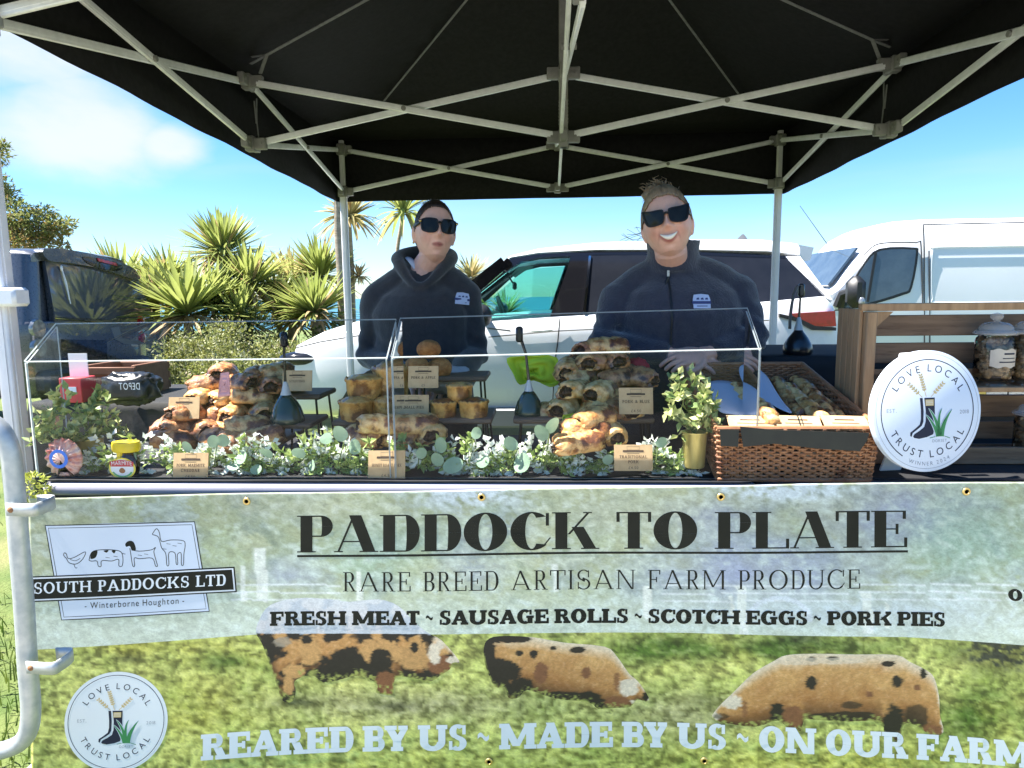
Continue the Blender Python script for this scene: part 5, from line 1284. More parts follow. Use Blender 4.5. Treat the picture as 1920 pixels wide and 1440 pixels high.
case('right clear acrylic display case over the pork pies and pale sausage rolls', xb0, xb1, zz(733, 672), zz(1428, 656), zk(738, 598), zk(1398, 579))

# ------------------------------------------------------------------ pastry and pies
def pastry_mat(name, a, b, c): return mat(name, a, b, 34, rough=.30, rough2=.55, bump=.7, bscale=60, lo=.42, hi=.58, c3=c, c3scale=21, c3lo=.50, c3hi=.60, coat=.4, bdist=.008)
M['pastry'] = pastry_mat('golden_pastry', (.76, .46, .18), (.46, .19, .05), (.14, .045, .015))
M['pastry_dark'] = pastry_mat('dark_baked_pastry', (.54, .26, .10), (.28, .10, .036), (.07, .024, .012))
M['pastry_pale'] = pastry_mat('pale_pastry', (.84, .56, .24), (.60, .30, .08), (.22, .075, .022))
M['filling'] = mat('sausage_filling', (.12, .055, .028), (.05, .022, .012), 40, rough=.6, bump=.8, bscale=90, c3=(.25, .13, .07), c3scale=60)
M['pie_crust'] = pastry_mat('pie_crust', (.70, .38, .11), (.52, .23, .055), (.20, .07, .018))
M['pie_top'] = pastry_mat('glazed_pie_top', (.26, .085, .022), (.15, .045, .013), (.06, .018, .008))
M['breadcrumb'] = mat('breadcrumb', (.46, .20, .055), (.30, .11, .028), 70, rough=.75, bump=1.0, bscale=130, bdist=.006)
def roll_mesh(seed):
    """sausage roll: a puffed pastry cylinder with scored crest and open, filled ends"""
    rg = np.random.default_rng(seed); m = MB(); n, k = 28, 13; L = .125*rg.uniform(.92, 1.08); rx, rz = .039, .033
    rings = []; k = 17; sx_ = rg.uniform(-1, 1)
    for i in range(k):
        t = i/(k-1); u = abs(2*t-1); x = (t-.5)*L; e = (1-.30*u**5)*(1+.03*math.sin(t*23+seed))
        r_ = []
        for j in range(n):
            a = 2*math.pi*j/n; ca, sa = math.cos(a), math.sin(a)
            b = 1+.10*noise.noise(Vector((x*24+seed*5, ca*1.3, sa*1.3)))+.08*noise.noise(Vector((x*70+seed, ca*4, sa*4)))
            z = rz*sa*e*b; y = rx*ca*e*b+.006*sx_*math.sin(t*3)
            z += .0011*math.sin(a*17+x*30+seed)*(1 if sa < .3 else .3); y += .0011*math.sin(a*15+seed*2+x*20)*(1 if sa < .3 else 0)
            if sa > .1: z -= .006*max(0, math.cos(t*math.pi*7+ca*2.2+seed))**4*sa
            if sa < -.4: z = max(z, -rz*.62)
            if ca > .1 and sa < .15: y += .007*(1+noise.noise(Vector((x*40, seed, 2)))); z -= .003
            xx = x+(.010*noise.noise(Vector((ca*2.2, sa*2.2, seed+x*3)))*u**4)
            r_.append(Vector((xx, y, z)))
        rings.append(r_)
    m.loft(rings, 0, True, False)
    for end, sg in ((rings[0], -1), (rings[-1], 1)):
        c = sum(end, Vector())/n
        jit = [1+.16*noise.noise(Vector((math.cos(2*math.pi*q/n)*2, math.sin(2*math.pi*q/n)*2, seed*3+sg))) for q in range(n)]
        r1 = [c+(p-c)*.70*w_+Vector((sg*.003, 0, 0)) for p, w_ in zip(end, jit)]; r2 = [c+(p-c)*.56*w_+Vector((-sg*.007, 0, 0)) for p, w_ in zip(end, jit)]; r3 = [c+(p-c)*.26+Vector((sg*.002+rg.normal()*.0025, 0, 0)) for p in end]
        m.loft([[p+Vector((sg*.0003, 0, 0)) for p in end], r1], 0, True, False); m.loft([r1, r2, r3], 1, True, False)
        m.add(r3, [tuple(range(n))], 1)
    return m
def roll_proto(i):
    o = roll_mesh(i).build('sausage_roll', [M['pastry'], M['filling']], None, angle=60); return o
protos = []
first = True
def mesh_variants():
    out = []
    for i in range(4):
        for mk in ('pastry', 'pastry_dark', 'pastry_pale'):
            out.append((mk, roll_mesh(i)))
    return out
RV = {}
def roll(px, py, D, yaw, shade, label, pitch=0, var=None, sc=1.0, group='sausage rolls in the display cases'):
    var = int(rng.integers(4)) if var is None else var; key = (var, shade)
    if key not in RV:
        o = roll_mesh(var).build('sausage_roll', [M[shade], M['filling']], None, angle=60); RV[key] = o
    else: o = RV[key].copy(); scene.collection.objects.link(o)
    o.location = P(px, py, D2Y(D)); o.rotation_euler = (R(rng.uniform(-14, 14)), R(pitch), R(yaw)); o.scale = (sc, sc, sc)
    o['label'] = label; o['category'] = 'sausage roll'; o['group'] = group; return o
LP = [  # left pile: px, py, D, yaw, shade, label
 (344, 806, 1.86, 58, 'pastry_dark', 'dark sausage roll lowest at the left end of the left pile'),
 (316, 800, 1.93, 100, 'pastry_dark', 'dark sausage roll at the far left edge of the left pile, low on the table'),
 (388, 806, 1.88, 120, 'pastry_dark', 'dark roll second along the bottom row of the left pile'),
 (352, 776, 1.88, 65, 'pastry_dark', 'large dark roll with open end showing filling, second tier of the left pile'),
 (428, 806, 1.90, 70, 'pastry', 'golden roll in the middle of the bottom row of the left pile'),
 (464, 800, 1.84, 22, 'pastry', 'golden roll lying lengthwise low at the right of the left pile'),
 (488, 822, 1.80, 15, 'pastry', 'golden roll at the bottom right end of the left pile above the garland'),
 (402, 776, 1.94, 140, 'pastry_dark', 'dark roll in the second tier behind the garland, left pile'),
 (448, 774, 1.93, 80, 'pastry', 'golden roll end on in the centre of the left pile'),
 (496, 772, 1.92, 115, 'pastry', 'golden roll leaning at the right slope of the left pile beside the cone shaped fan'),
 (388, 745, 1.96, 75, 'pastry_pale', 'pale roll in the third tier of the left pile'),
 (432, 748, 1.96, 60, 'pastry_pale', 'pale roll with open end, third tier centre of the left pile'),
 (474, 746, 1.95, 25, 'pastry', 'golden roll lying across the third tier, right side of the left pile'),
 (392, 720, 1.98, 35, 'pastry_dark', 'dark glazed roll on top of the left pile behind the pink tag'),
 (452, 720, 1.97, 150, 'pastry_dark', 'reddish brown glazed roll on top of the left pile right of the pink tag'),
 (486, 706, 2.03, 95, 'pastry_dark', 'very dark roll end on at the top of the back board, left case'),
 (516, 700, 2.04, 60, 'pastry', 'golden roll at the top right of the back board, left case'),
 (512, 726, 2.00, 110, 'pastry_dark', 'dark broken roll under the top ones on the back board, left case'),
 (716, 798, 1.80, 25, 'pastry_pale', 'pale puffed roll behind the joint of the two cases'),
 (684, 820, 1.80, 155, 'pastry', 'golden roll half hidden by the garland left of the case joint'),
 (780, 797, 1.80, 12, 'pastry', 'golden puffed roll right of the case joint'),
 (748, 820, 1.81, 160, 'pastry', 'golden roll low behind the middle price card'),
 (810, 812, 1.82, 100, 'pastry_pale', 'pale roll end at the right of the small front pair'),
 (1114, 784, 1.76, 40, 'pastry', 'golden roll with hollow open end resting above the garland in the right case'),
 (1098, 806, 1.74, 10, 'pastry', 'golden roll at the very bottom of the right pile behind white flowers'),
 (1140, 808, 1.78, 110, 'pastry_pale', 'pale roll tip poking from the garland, bottom right of the right pile'),
 (1062, 762, 1.88, 65, 'pastry_pale', 'pale roll at the left of the front row on the right hand board'),
 (1110, 766, 1.88, 110, 'pastry_pale', 'pale roll second in the front row on the right hand board'),
 (1148, 764, 1.88, 80, 'pastry_dark', 'darker roll beside the pork card on the right hand board'),
 (1082, 734, 1.89, 60, 'pastry_pale', 'pale roll in the second tier left, right hand board'),
 (1126, 734, 1.89, 62, 'pastry_pale', 'pale roll with round open end in the second tier, right hand board'),
 (1068, 690, 2.02, 80, 'pastry', 'golden roll at the left of the back board, right case'),
 (1098, 682, 2.03, 95, 'pastry', 'golden roll standing second on the back board, right case'),
 (1124, 680, 2.03, 65, 'pastry_dark', 'dark roll third on the back board, right case'),
 (1090, 708, 1.99, 30, 'pastry', 'golden roll lying in front of the back board rolls, right case'),
 (1138, 652, 2.04, 10, 'pastry', 'golden roll on the very top of the right pile under the seller'),
 (1152, 680, 2.03, 100, 'pastry_dark', 'dark roll end with red filling near the red cloth'),
 (1160, 712, 1.96, 30, 'pastry_dark', 'reddish roll lying beside the red cloth, right case'),
 (1192, 706, 1.98, 140, 'pastry_dark', 'reddish broken roll rightmost on the back board'),
]
LP += [
 (372, 790, 1.97, 30, 'pastry', 'golden roll wedged behind the front row of the left pile'),
 (330, 826, 1.82, 20, 'pastry_dark', 'dark roll half buried in the garland at the left of the left pile'),
 (420, 826, 1.80, 160, 'pastry_dark', 'dark roll half buried in the garland in the middle of the left pile'),
 (418, 700, 2.02, 100, 'pastry_dark', 'dark roll end at the back top of the left pile beside the pink tag'),
 (532, 724, 2.02, 30, 'pastry', 'golden roll at the right end of the back board, behind the fan'),
 (1040, 770, 1.90, 20, 'pastry', 'golden roll lying at the left end of the long board beside the fan'),
 (1104, 660, 2.06, 60, 'pastry_dark', 'dark roll behind the topmost one in the right pile'),
 (1176, 770, 1.88, 100, 'pastry_pale', 'pale roll end behind the right hand price card on the long board'),
 (1084, 830, 1.70, 15, 'pastry', 'golden roll on the table deep in the flowers of the right case'),
]
for px, py, D, yaw, sh, lab in LP: roll(px, py, D, yaw, sh, lab, pitch=rng.uniform(-10, 10))

def pie(px, py, D, wpx, hpx, label, dark=False, low=False):
    c = P(px, py, D2Y(D)); r = wpx/2/FPX*D; h = hpx/FPX*D; b = Vector((c.x, c.y, c.z-h/2))
    rg = np.random.default_rng(int(px)); ph = rg.uniform(0, 6)
    t = thing('pork_pie', label, 'pie', b, rg.uniform(0, 6), 'pork pies on the boards')
    w = MB(); wob = lambda v, A: Vector((v.x*(1+.02*math.sin(7*A+ph)), v.y*(1+.02*math.sin(7*A+ph)), v.z+(.0022*math.sin(16*A) if v.z > h*.86 else 0)))
    w.lathe([(r*.80, 0), (r*.86, .002), (r*.94, h*.4), (r*.955, h*.78), (r*1.03, h*.88), (r*1.04, h*.94), (r*.97, h), (r*.90, h*.96), (r*.87, h*.86), (0, h*.86)], 40, (0, 0, 0), fn=wob); w.build('crust', M['pie_crust'], t)
    tp = MB(); tp.lathe([(r*.90, h*.87), (r*.80, h*1.0), (r*.55, h*1.10), (r*.2, h*1.13), (.006, h*1.10), (.005, h*1.05), (0, h*1.05)], 30, fn=lambda v, A: Vector((v.x, v.y, v.z+.004*noise.noise(Vector((v.x*60, v.y*60, px)))))); tp.build('lid', M['pie_top'] if dark else M['pie_crust'], t)
    return t
pie(668, 768, 1.90, 66, 40, 'large golden pork pie at the left front of the pie board')
pie(722, 768, 1.92, 48, 40, 'pork pie partly hidden behind the joint of the cases, lower board')
pie(684, 726, 1.95, 74, 40, 'pork pie with cracked golden top stacked on the large one')
pie(734, 716, 1.99, 70, 62, 'tall wide golden pork pie at the back behind the case joint')
pie(862, 736, 1.90, 50, 32, 'small pale pork pie stacked on two darker ones', False)
pie(832, 767, 1.88, 52, 32, 'small dark topped pork pie, left one under the stacked pale pie', True)
pie(888, 766, 1.88, 58, 34, 'small dark topped pork pie, right one under the stacked pale pie', True)
def egg(px, py, D, rpx, label, sq=.85):
    c = P(px, py, D2Y(D)); r = rpx/FPX*D; m = MB()
    m.sphere((0, 0, r*sq), (r, r*.95, r*sq), 28, 18, fn=lambda v, d: v*(1+.035*noise.noise(d*3+Vector((px, 0, 0)))+.02*noise.noise(d*9)) if d.z > -.9 else Vector((v.x, v.y, -r*sq*.93)))
    o = m.build('scotch_egg', M['breadcrumb']); o.location = (c.x, c.y, c.z-r*sq)
    tag(o, label, 'scotch egg', 'scotch eggs in the right case')
egg(804, 655, 2.02, 23, 'breaded scotch egg on top of the stack below the first seller', .80)
egg(782, 688, 2.00, 24, 'breaded scotch egg lower left in the stack below the first seller')
egg(824, 690, 2.03, 24, 'breaded scotch egg lower right in the stack below the first seller')

# ------------------------------------------------------------------ serving boards on black wire legs
M['board'] = mat('dark_serving_board', (.085, .055, .038), (.14, .09, .06), 5, rough=.5, stretch=(1, 9, 9), rough2=.65)
M['wire'] = mat('black_wire', (.008, .008, .008), rough=.4)
def board(px0, px1, py, D, depth, label, tilt=0):
    a, b = P(px0, py, D2Y(D)), P(px1, py, D2Y(D)); z = (a.z+b.z)/2; c = Vector(((a.x+b.x)/2, a.y+depth/2, ZT+.004))
    t = thing('serving_board', label, 'board', c, group='serving boards on wire legs')
    m = MB(); m.box((0, 0, z-c.z-.008), (b.x-a.x, depth, .016), bevel=.004); m.build('board', M['board'], t)
    hw, hd, H = (b.x-a.x)/2-.02, depth/2-.02, z-c.z-.016
    for sx in (-1, 1):
        m = MB(); x = sx*hw; m.tube([Vector((x, -hd, H)), Vector((x+sx*.01, -hd-.01, 0)), Vector((x+sx*.01, hd+.01, 0)), Vector((x, hd, H))], .0035, 6); m.tube([Vector((x, -hd, H-.003)), Vector((x, hd, H-.003))], .003, 6); m.build('leg', M['wire'], t)
    return t
board(300, 520, 830, 1.84, .22, 'low serving board under the left pile of sausage rolls')
board(462, 600, 740, 1.97, .16, 'raised serving board at the back of the left case')
board(500, 582, 794, 1.84, .16, 'small raised board carrying the cone shaped fan in the left case')
board(622, 752, 789, 1.86, .20, 'raised board under the large pork pies at the case joint')
board(768, 912, 706, 1.99, .16, 'high board under the scotch eggs')
board(806, 922, 785, 1.84, .18, 'raised board under the small dark pork pies')
board(962, 1228, 784, 1.82, .17, 'long raised board under the pale sausage rolls in the right case')
board(1056, 1228, 724, 1.98, .15, 'higher board behind the pale sausage rolls in the right case')

# ------------------------------------------------------------------ kraft price cards
M['kraft'] = mat('kraft_card', (.56, .39, .21), (.48, .32, .165), 40, rough=.8)
M['kraft_dark'] = mat('kraft_print', (.07, .045, .03), rough=.8)
M['card_edge'] = mat('dark_card_edge', (.03, .022, .018), rough=.7)
def card(px, py, wpx, hpx, D, lines, label, lean=12, yaw=0, price=None, on=None):
    c = P(px, py, D2Y(D)); w, h = wpx/FPX*D, hpx/FPX*D
    t = thing('price_card', label, 'price card', (c.x, c.y, c.z-h/2), R(yaw), 'kraft price cards')
    ln_ = R(lean); V = Vector((0, math.sin(ln_), math.cos(ln_))); Nn = Vector((0, -math.cos(ln_), math.sin(ln_))); U = Vector((1, 0, 0)); c0 = Vector((0, 0, 0))
    f = lambda u, v, off=0: c0+U*(u*w)+V*((v+.5)*h)+Nn*(.0012+off)
    m = MB(); m.slab([f(-.5, -.5), f(.5, -.5), f(.5, .5), f(-.5, .5)], -Nn*.0022, 0, 1); m.build('card', [M['kraft'], M['card_edge']], t)
    p = MB(); strip(p, [(-.16, .44), (.16, .44), (.16, .30), (-.16, .30)], .012, f, 0, .0003, True); fill(p, [(-.27, .22), (.27, .22), (.27, .29), (-.27, .29)], f, 0, .0005); strip(p, [(-.16, .16), (.16, .16)], .015, f, 0, .0003)
    for k, s_ in enumerate(lines):
        polys, Wd = layout(s_, 'mid', .14); cap = .115; sx = min(.80, cap*Wd*h/w*1.0)
        put_polys(p, polys, lambda a, b, kk: f((a/Wd-.5)*sx, (-.02 if len(lines) > 1 else -.08)-.19*k+b*cap, .0003+kk*.00004), 0)
    if price:
        polys, Wd = layout(price, 'sans', .12); cap = .10
        put_polys(p, polys, lambda a, b, kk: f((a-Wd/2)*cap*h/w, -.43+b*cap, .0003), 0)
    p.build('print', M['kraft_dark'], t)
    e = MB(); e.bar(f(0, .2, -.004), Vector((0, .03+h*.25, .001)), w*.25, .0018, up=(0, 0, 1)); e.build('strut', M['kraft'], t)
card(355, 875, 71, 53, 1.668, ('PORK, MARMITE', 'CHEDDAR'), 'price card in front of the dark sausage rolls, next to the yellow lidded jar', price='£4.50')
card(724, 872, 73, 55, 1.668, ('HONEY ROAST PORK',), 'price card standing in front at the joint of the two cases', price='£4.50')
card(1188, 859, 73, 50, 1.668, ('TRADITIONAL', 'PORK'), 'bright price card in front of the white flowers near the gold pot', price='£4.50')
card(343, 765, 62, 42, 1.84, (), 'grey looking price card behind the left pile of rolls')
card(556, 714, 58, 40, 1.94, ('STUFFING',), 'price card on the back board right of the cone shaped fan')
card(793, 707, 58, 42, 1.90, ('PORK & APPLE',), 'price card leaning in front of the scotch eggs', price='£5')
card(774, 763, 60, 46, 1.84, ('SMALL PIES',), 'price card between the large pies and the small dark pies', price='£5')
card(1193, 752, 64, 50, 1.80, ('PORK & BLUE',), 'price card at the right end of the long board near the leafy pot', price='£4.50')

# ------------------------------------------------------------------ fly fans with drop shaped bases
M['fan_black'] = mat('satin_black', (.010, .010, .012), (.014, .014, .016), 20, rough=.28, coat=.3)
M['fan_metal'] = mat('satin_metal_neck', (.50, .48, .44), rough=.5, metal=.4)
M['fan_green'] = mat('dark_green_glass', (.02, .04, .028), rough=.15, coat=.5)
def fan(px, base_py, top_py, wpx, D, label, hub_dx=0, cone=False, blade=0):
    b = P(px, base_py, D2Y(D)); t = thing('fly_fan', label, 'table fan', b, group='fly fans on the stall')
    r = wpx/2/FPX*D; H = P(px, top_py, D2Y(D)).z-b.z; h = r*(1.75 if not cone else 1.55)
    m = MB()
    if cone: m.lathe([(r*.96, 0), (r, .004), (r*.98, h*.22), (r*.80, h*.60), (r*.50, h*.92), (r*.32, h*1.06)], 32)
    else: m.lathe([(r*.80, 0), (r*.96, h*.10), (r, h*.26), (r*.92, h*.48), (r*.66, h*.74), (r*.34, h*.98), (r*.24, h*1.08)], 32)
    m.build('base', M['fan_green'] if cone else M['fan_black'], t, angle=60)
    n = MB(); n.lathe([(r*.33, h*1.04), (r*.25, h*1.2), (r*.13, h*1.5), (r*.09, h*1.56), (0, h*1.56)], 20); n.build('neck', M['fan_metal'], t)
    dx = hub_dx/FPX*D; hub = Vector((dx, 0, H-.022))
    s_ = MB(); s_.tube([Vector((0, 0, h*1.5)), Vector((dx*.3, 0, h*1.5+(H-h*1.5)*.5)), hub], [.0042, .0036, .005], 8); s_.build('stem', M['fan_black'], t)
    k = MB(); k.box(hub, (.020, .018, .044), Matrix.Rotation(R(blade*.15), 3, 'Y'), bevel=.005); k.build('hub', M['fan_black'], t)
    if blade:
        for sg in (1,):
            bl = MB(); pts = smooth_pts([(hub.x, hub.z+.018), (hub.x-.016*sg, hub.z+.012), (hub.x-.028*sg, hub.z-.03), (hub.x-.034*sg, hub.z-.09), (hub.x-.034*sg, hub.z-.13)], 4, False)
            vs = [(x, y, z) for x, z in pts for y in (-.012, .012)]
            bl.add(vs, [(2*i, 2*i+1, 2*i+3, 2*i+2) for i in range(len(pts)-1)]); o = bl.build('blade', M['strap'], t); sm = o.modifiers.new('thickness', 'SOLIDIFY'); sm.thickness = .002
    return t
fan(539, 792, 622, 66, 1.87, 'fly fan with dark cone base on the small board in the left case', 2, True)
fan(992, 778, 612, 56, 1.88, 'fly fan with dark cone base on the long board in the right case', -17, True)
fan(1495, 667, 532, 52, D2Y(0) and 2.34, 'fly fan with black drop shaped base on the back counter beside the crate', 2, False, 1)

# ------------------------------------------------------------------ greenery in the cases
M['euc_leaf'] = mat('eucalyptus_leaf', (.24, .37, .25), (.33, .46, .32), 20, rough=.5, translucent=.2)
M['white_leaf'] = mat('white_bud', (.86, .88, .85), (.76, .82, .72), 60, rough=.55, translucent=.25)
M['small_green'] = mat('small_green_leaf', (.24, .36, .09), (.46, .54, .20), 60, rough=.5, translucent=.25)
M['stem_green'] = mat('green_stem', (.12, .17, .05), rough=.6)
M['yellow_leaf'] = mat('variegated_pot_leaf', (.42, .48, .16), (.66, .66, .33), 40, rough=.45, translucent=.25, c3=(.09, .15, .04), c3scale=30)
M['deep_leaf'] = mat('deep_green_pot_leaf', (.16, .24, .075), (.30, .38, .13), 40, rough=.45, translucent=.2)
def garland(label, px0, px1, seed, big):
    rg = np.random.default_rng(seed); a = P(px0, 880, D2Y(1.70)); t = thing('foliage_garland', label, 'garland', (a.x, a.y, ZT+.004), group='artificial garlands in the display cases'); O = t.location.copy()
    st, gr, wh, bg_ = MB(), MB(), MB(), MB()
    main = []
    for i in range(16):
        px = px0+(px1-px0)*i/15; p = P(px, 872+10*math.sin(i*1.3+seed), D2Y(1.715+.015*math.sin(i*2.1))); p.z = max(p.z, ZT+.012); main.append(p)
    st.tube(main, .003, 6)
    n = int((px1-px0)/2.9)
    for i in range(n):
        t_ = rg.random()
        if noise.noise(Vector((t_*9, seed*3.7, 0))) < -.18 and rg.random() < .75: continue
        k = t_*15; j = min(14, int(k)); p = main[j].lerp(main[j+1], k-j)
        hmax = .085 if rg.random() < .8 else .105
        d = Vector((rg.normal()*.8, rg.normal()*.35-.10, rg.normal()*.75+.28)).normalized(); L = rg.uniform(.04, .085)
        q = p+Vector((0, 0, rg.uniform(-.015, .02))); tip = q+d*L; tip.y = max(YC+.040, min(tip.y, YC+.16)); tip.z = min(max(tip.z, ZT+.008), ZT+hmax+.02)
        mid = (q+tip)/2+Vector((0, 0, .008)); st.tube([q, mid, tip], [.0015, .0012, .0008], 4)
        white = rg.random() < .78
        for s_ in range(7):
            u = .25+.75*s_/6; c = q.lerp(tip, u)
            for sg in (-1, 1):
                dd = (d*.5+rand_dir(rg)*.8+Vector((sg*.5, -.15, .1))).normalized()
                if white and s_ > 1: leaf(wh, c, dd, rand_dir(rg), rg.uniform(.013, .022), rg.uniform(.011, .017))
                else: leaf(gr, c, dd, rand_dir(rg), rg.uniform(.014, .032), rg.uniform(.008, .017))
    for px, py, rpx, ang in big:
        c = P(px, py, D2Y(1.685)); r = rpx/FPX*1.69
        d = Vector((math.cos(R(ang)), -.25, math.sin(R(ang)))).normalized(); base = c-d*r; nrm = Vector((rg.normal()*.4, -1, .35+rg.normal()*.2)).normalized(); sd = d.cross(nrm).normalized()
        ring = [base+d*(r*(1-math.cos(a)))+sd*(r*.80*math.sin(a))+nrm*(.12*r*math.cos(2*a)) for a in np.linspace(0, 2*math.pi, 17)[:-1]]
        bg_.add(ring+[base+d*r-nrm*r*.1], [(i, (i+1) % 16, 16) for i in range(16)], 0, True)
        st.tube([Vector((base.x*.7+main[min(14, max(0, int((px-px0)/(px1-px0)*15)))].x*.3, base.y, ZT+.03)), base], .0014, 4)
    st.build('stem', M['stem_green'], t, O); gr.build('green_leaves', M['small_green'], t, O); wh.build('white_buds', M['white_leaf'], t, O); bg_.build('round_leaves', M['euc_leaf'], t, O)
garland('artificial garland of white buds and round leaves along the front of the left case', 170, 715, 1, [(400, 828, 15, 60), (418, 826, 16, 30), (350, 838, 12, 100), (452, 858, 16, 20), (500, 850, 14, 140), (612, 822, 14, 20), (638, 814, 17, 110), (665, 838, 17, 60), (560, 850, 14, 150), (440, 872, 14, 200), (480, 880, 13, 0), (585, 872, 12, 60), (250, 858, 11, 40)])
garland('artificial garland of white buds and round leaves along the front of the right case', 752, 1285, 2, [(826, 835, 17, 70), (820, 862, 15, 110), (850, 872, 20, 200), (893, 812, 13, 60), (958, 832, 16, 140), (978, 868, 20, 250), (1015, 812, 18, 110), (1036, 798, 18, 70), (790, 850, 13, 60), (905, 866, 14, 20), (1060, 850, 12, 100), (1240, 830, 12, 60), (1140, 862, 12, 40)])
M['gold_pot'] = mat('brushed_gold_pot', (.62, .52, .20), (.50, .40, .13), 12, rough=.35, metal=.55, stretch=(6, 6, 1))
M['grey_pot'] = mat('dull_brass_pot', (.20, .17, .10), (.14, .12, .08), 12, rough=.5, metal=.4)
def pot_plant(label, pot_px, pot_top, pot_bot, pot_w, D, cloud, n, seed, mats, pot='gold_pot'):
    rg = np.random.default_rng(seed); c = P(pot_px, (pot_top+pot_bot)/2, D2Y(D)); h = (pot_bot-pot_top)/FPX*D; r = pot_w/2/FPX*D; b = Vector((c.x, c.y, max(ZT+.004, c.z-h/2)))
    t = thing('potted_plant', label, 'potted plant', b, group='small potted plants in the display cases')
    m = MB(); m.lathe([(r*.80, 0), (r*.84, .003), (r*.98, h*.94), (r*1.02, h*.96), (r*1.02, h), (r*.93, h), (r*.90, h*.9), (0, h*.9)], 32); m.build('pot', M[pot], t)
    lf, st = MB(), MB()
    for (px, py, rp, dd) in cloud:
        q = P(px, py, D2Y(D+dd)); rr = rp/FPX*D
        for i in range(int(n*.50*rp/30)):
            d = rand_dir(rg); tip = q+d*rr*rg.random()**.4; root_ = Vector((c.x, c.y, b.z+h*.9)); tip = Vector((tip.x, max(tip.y, YC+.014), max(tip.z, b.z+.01)))
            ax = (tip-root_).normalized()
            if rg.random() < .25: st.tube([root_-b, root_*.4+tip*.6+Vector((0, 0, .01))-b, tip-b], [.0014, .001, .0007], 4)
            for k in range(6):
                p = tip-ax*(k//2)*.013; sd = (rand_dir(rg)+Vector((0, 0, .35))+ax*.3).normalized(); leaf(lf, p-b, sd, (rand_dir(rg)+Vector((0, -.3, .8))).normalized(), rg.uniform(.021, .033), rg.uniform(.013, .020), int(rg.integers(len(mats))))
    st.build('stem', M['stem_green'], t); lf.build('foliage', mats, t); return t
YL = [M['yellow_leaf'], M['deep_leaf'], M['yellow_leaf']]; DL = [M['deep_leaf'], M['deep_leaf'], M['yellow_leaf']]
pot_plant('leafy green plant in a dull pot behind the painted shell', 120, 832, 885, 44, 1.72, [(88, 790, 36, -.02), (120, 752, 26, .0), (150, 770, 28, .02), (70, 818, 18, -.02), (110, 812, 34, -.03), (140, 820, 24, -.03)], 17, 3, YL, 'grey_pot')
pot_plant('leafy plant in a tall gold pot left of the yellow lidded jar', 170, 824, 886, 50, 1.76, [(180, 768, 32, .02), (205, 790, 30, .03), (165, 800, 28, -.02), (220, 812, 20, .03), (190, 740, 18, .03)], 16, 4, DL)
pot_plant('bushy variegated plant in a gold pot at the right end of the right case', 1302, 808, 876, 46, 1.70, [(1262, 752, 32, .0), (1300, 735, 34, .02), (1335, 755, 28, .02), (1270, 790, 30, -.01), (1310, 785, 34, -.02), (1345, 790, 20, .0), (1268, 715, 20, .02), (1300, 708, 16, .03)], 15, 5, YL)
# yellow weed at the left end of the table
wd = MB(); rgw = np.random.default_rng(4); wc = P(64, 906, D2Y(1.63)); wo_ = thing('yellow_plant', 'tuft of yellow flowering weed at the left end of the white table', 'plant', (wc.x, wc.y, 0))
stw = MB(); stw.tube([Vector((0, 0, 0)), Vector((.01, .01, wc.z*.5)), Vector((0, 0, wc.z))], [.006, .004, .002], 6); stw.build('stem', M['stem_green'], wo_)
M['weed'] = mat('yellow_weed', (.50, .50, .08), (.36, .42, .10), 50, rough=.6, translucent=.3)
for i in range(160): d = rand_dir(rgw); leaf(wd, Vector((d.x*.03, d.y*.02, wc.z+d.z*.03-.01)), (d+rand_dir(rgw)).normalized(), rand_dir(rgw), rgw.uniform(.012, .022), .007)
wd.build('flowers', M['weed'], wo_)

# ------------------------------------------------------------------ shell and jar
M['shell'] = mat('scallop_shell', (.66, .36, .30), (.80, .66, .58), 14, rough=.4, c3=(.55, .14, .10), c3scale=22, c3lo=.45, c3hi=.6, coat=.3)
M['blue_print'] = mat('blue_print', (.05, .17, .62), rough=.5)
sc_ = P(121, 866, D2Y(1.672)); sb = Vector((sc_.x, sc_.y, ZT+.005)); sh_t = thing('scallop_shell', 'pink scallop shell with a blue painted ring at the left end of the case', 'shell', sb)
m = MB(); R0 = 39/FPX*1.672; nA = 90; vs = []
for i in range(13):
    t_ = i/12
    for j in range(nA+1):
        a = R(-62)+R(304)*j/nA; rib = math.cos(16*(a-R(90))); rr = R0*t_*(1+.035*rib*t_)
        dome = .016*(1-t_**2)+.0022*rib*t_
        vs.append((rr*math.cos(a)*.98, -dome, R0*.98+rr*math.sin(a)*1.03))
m.add(vs, [(i*(nA+1)+j, i*(nA+1)+j+1, (i+1)*(nA+1)+j+1, (i+1)*(nA+1)+j) for i in range(12) for j in range(nA)])
m.slab([(-.018, .001, .001), (.018, .001, .001), (.012, .001, .016), (-.012, .001, .016)], (0, -.006, 0))
o = m.build('valve', M['shell'], sh_t, angle=180); sm = o.modifiers.new('thickness', 'SOLIDIFY'); sm.thickness = .003
m = MB(); fr = lambda u, v, off=0: Vector((u, -.0205+.10*(u*u+v*v)*2-off, R0*1.02+v))
strip(m, circle_pts(R0*.40, 40), R0*.17, fr, 0, 0, True); m.build('painted_ring', M['blue_print'], sh_t)
m = MB(); polys, Wd = layout('28', 'sans', .1); put_polys(m, polys, lambda a, b, k: Vector(((a-Wd/2)*.0075, -.0185, .012+b*.0075)), 0); m.build('painted_number', M['navy_ink'], sh_t)
M['jar_yellow'] = mat('yellow_plastic', (.80, .60, .02), (.74, .54, .015), 20, rough=.35)
M['jar_dark'] = mat('dark_spread_jar', (.018, .010, .006), rough=.1, coat=.6)
M['label_red'] = mat('red_label', (.55, .04, .05), rough=.5); M['label_yellow'] = mat('yellow_label', (.78, .66, .06), rough=.5); M['label_green'] = mat('green_label', (.12, .42, .14), rough=.5); M['label_brown'] = mat('brown_label', (.30, .12, .04), rough=.5)
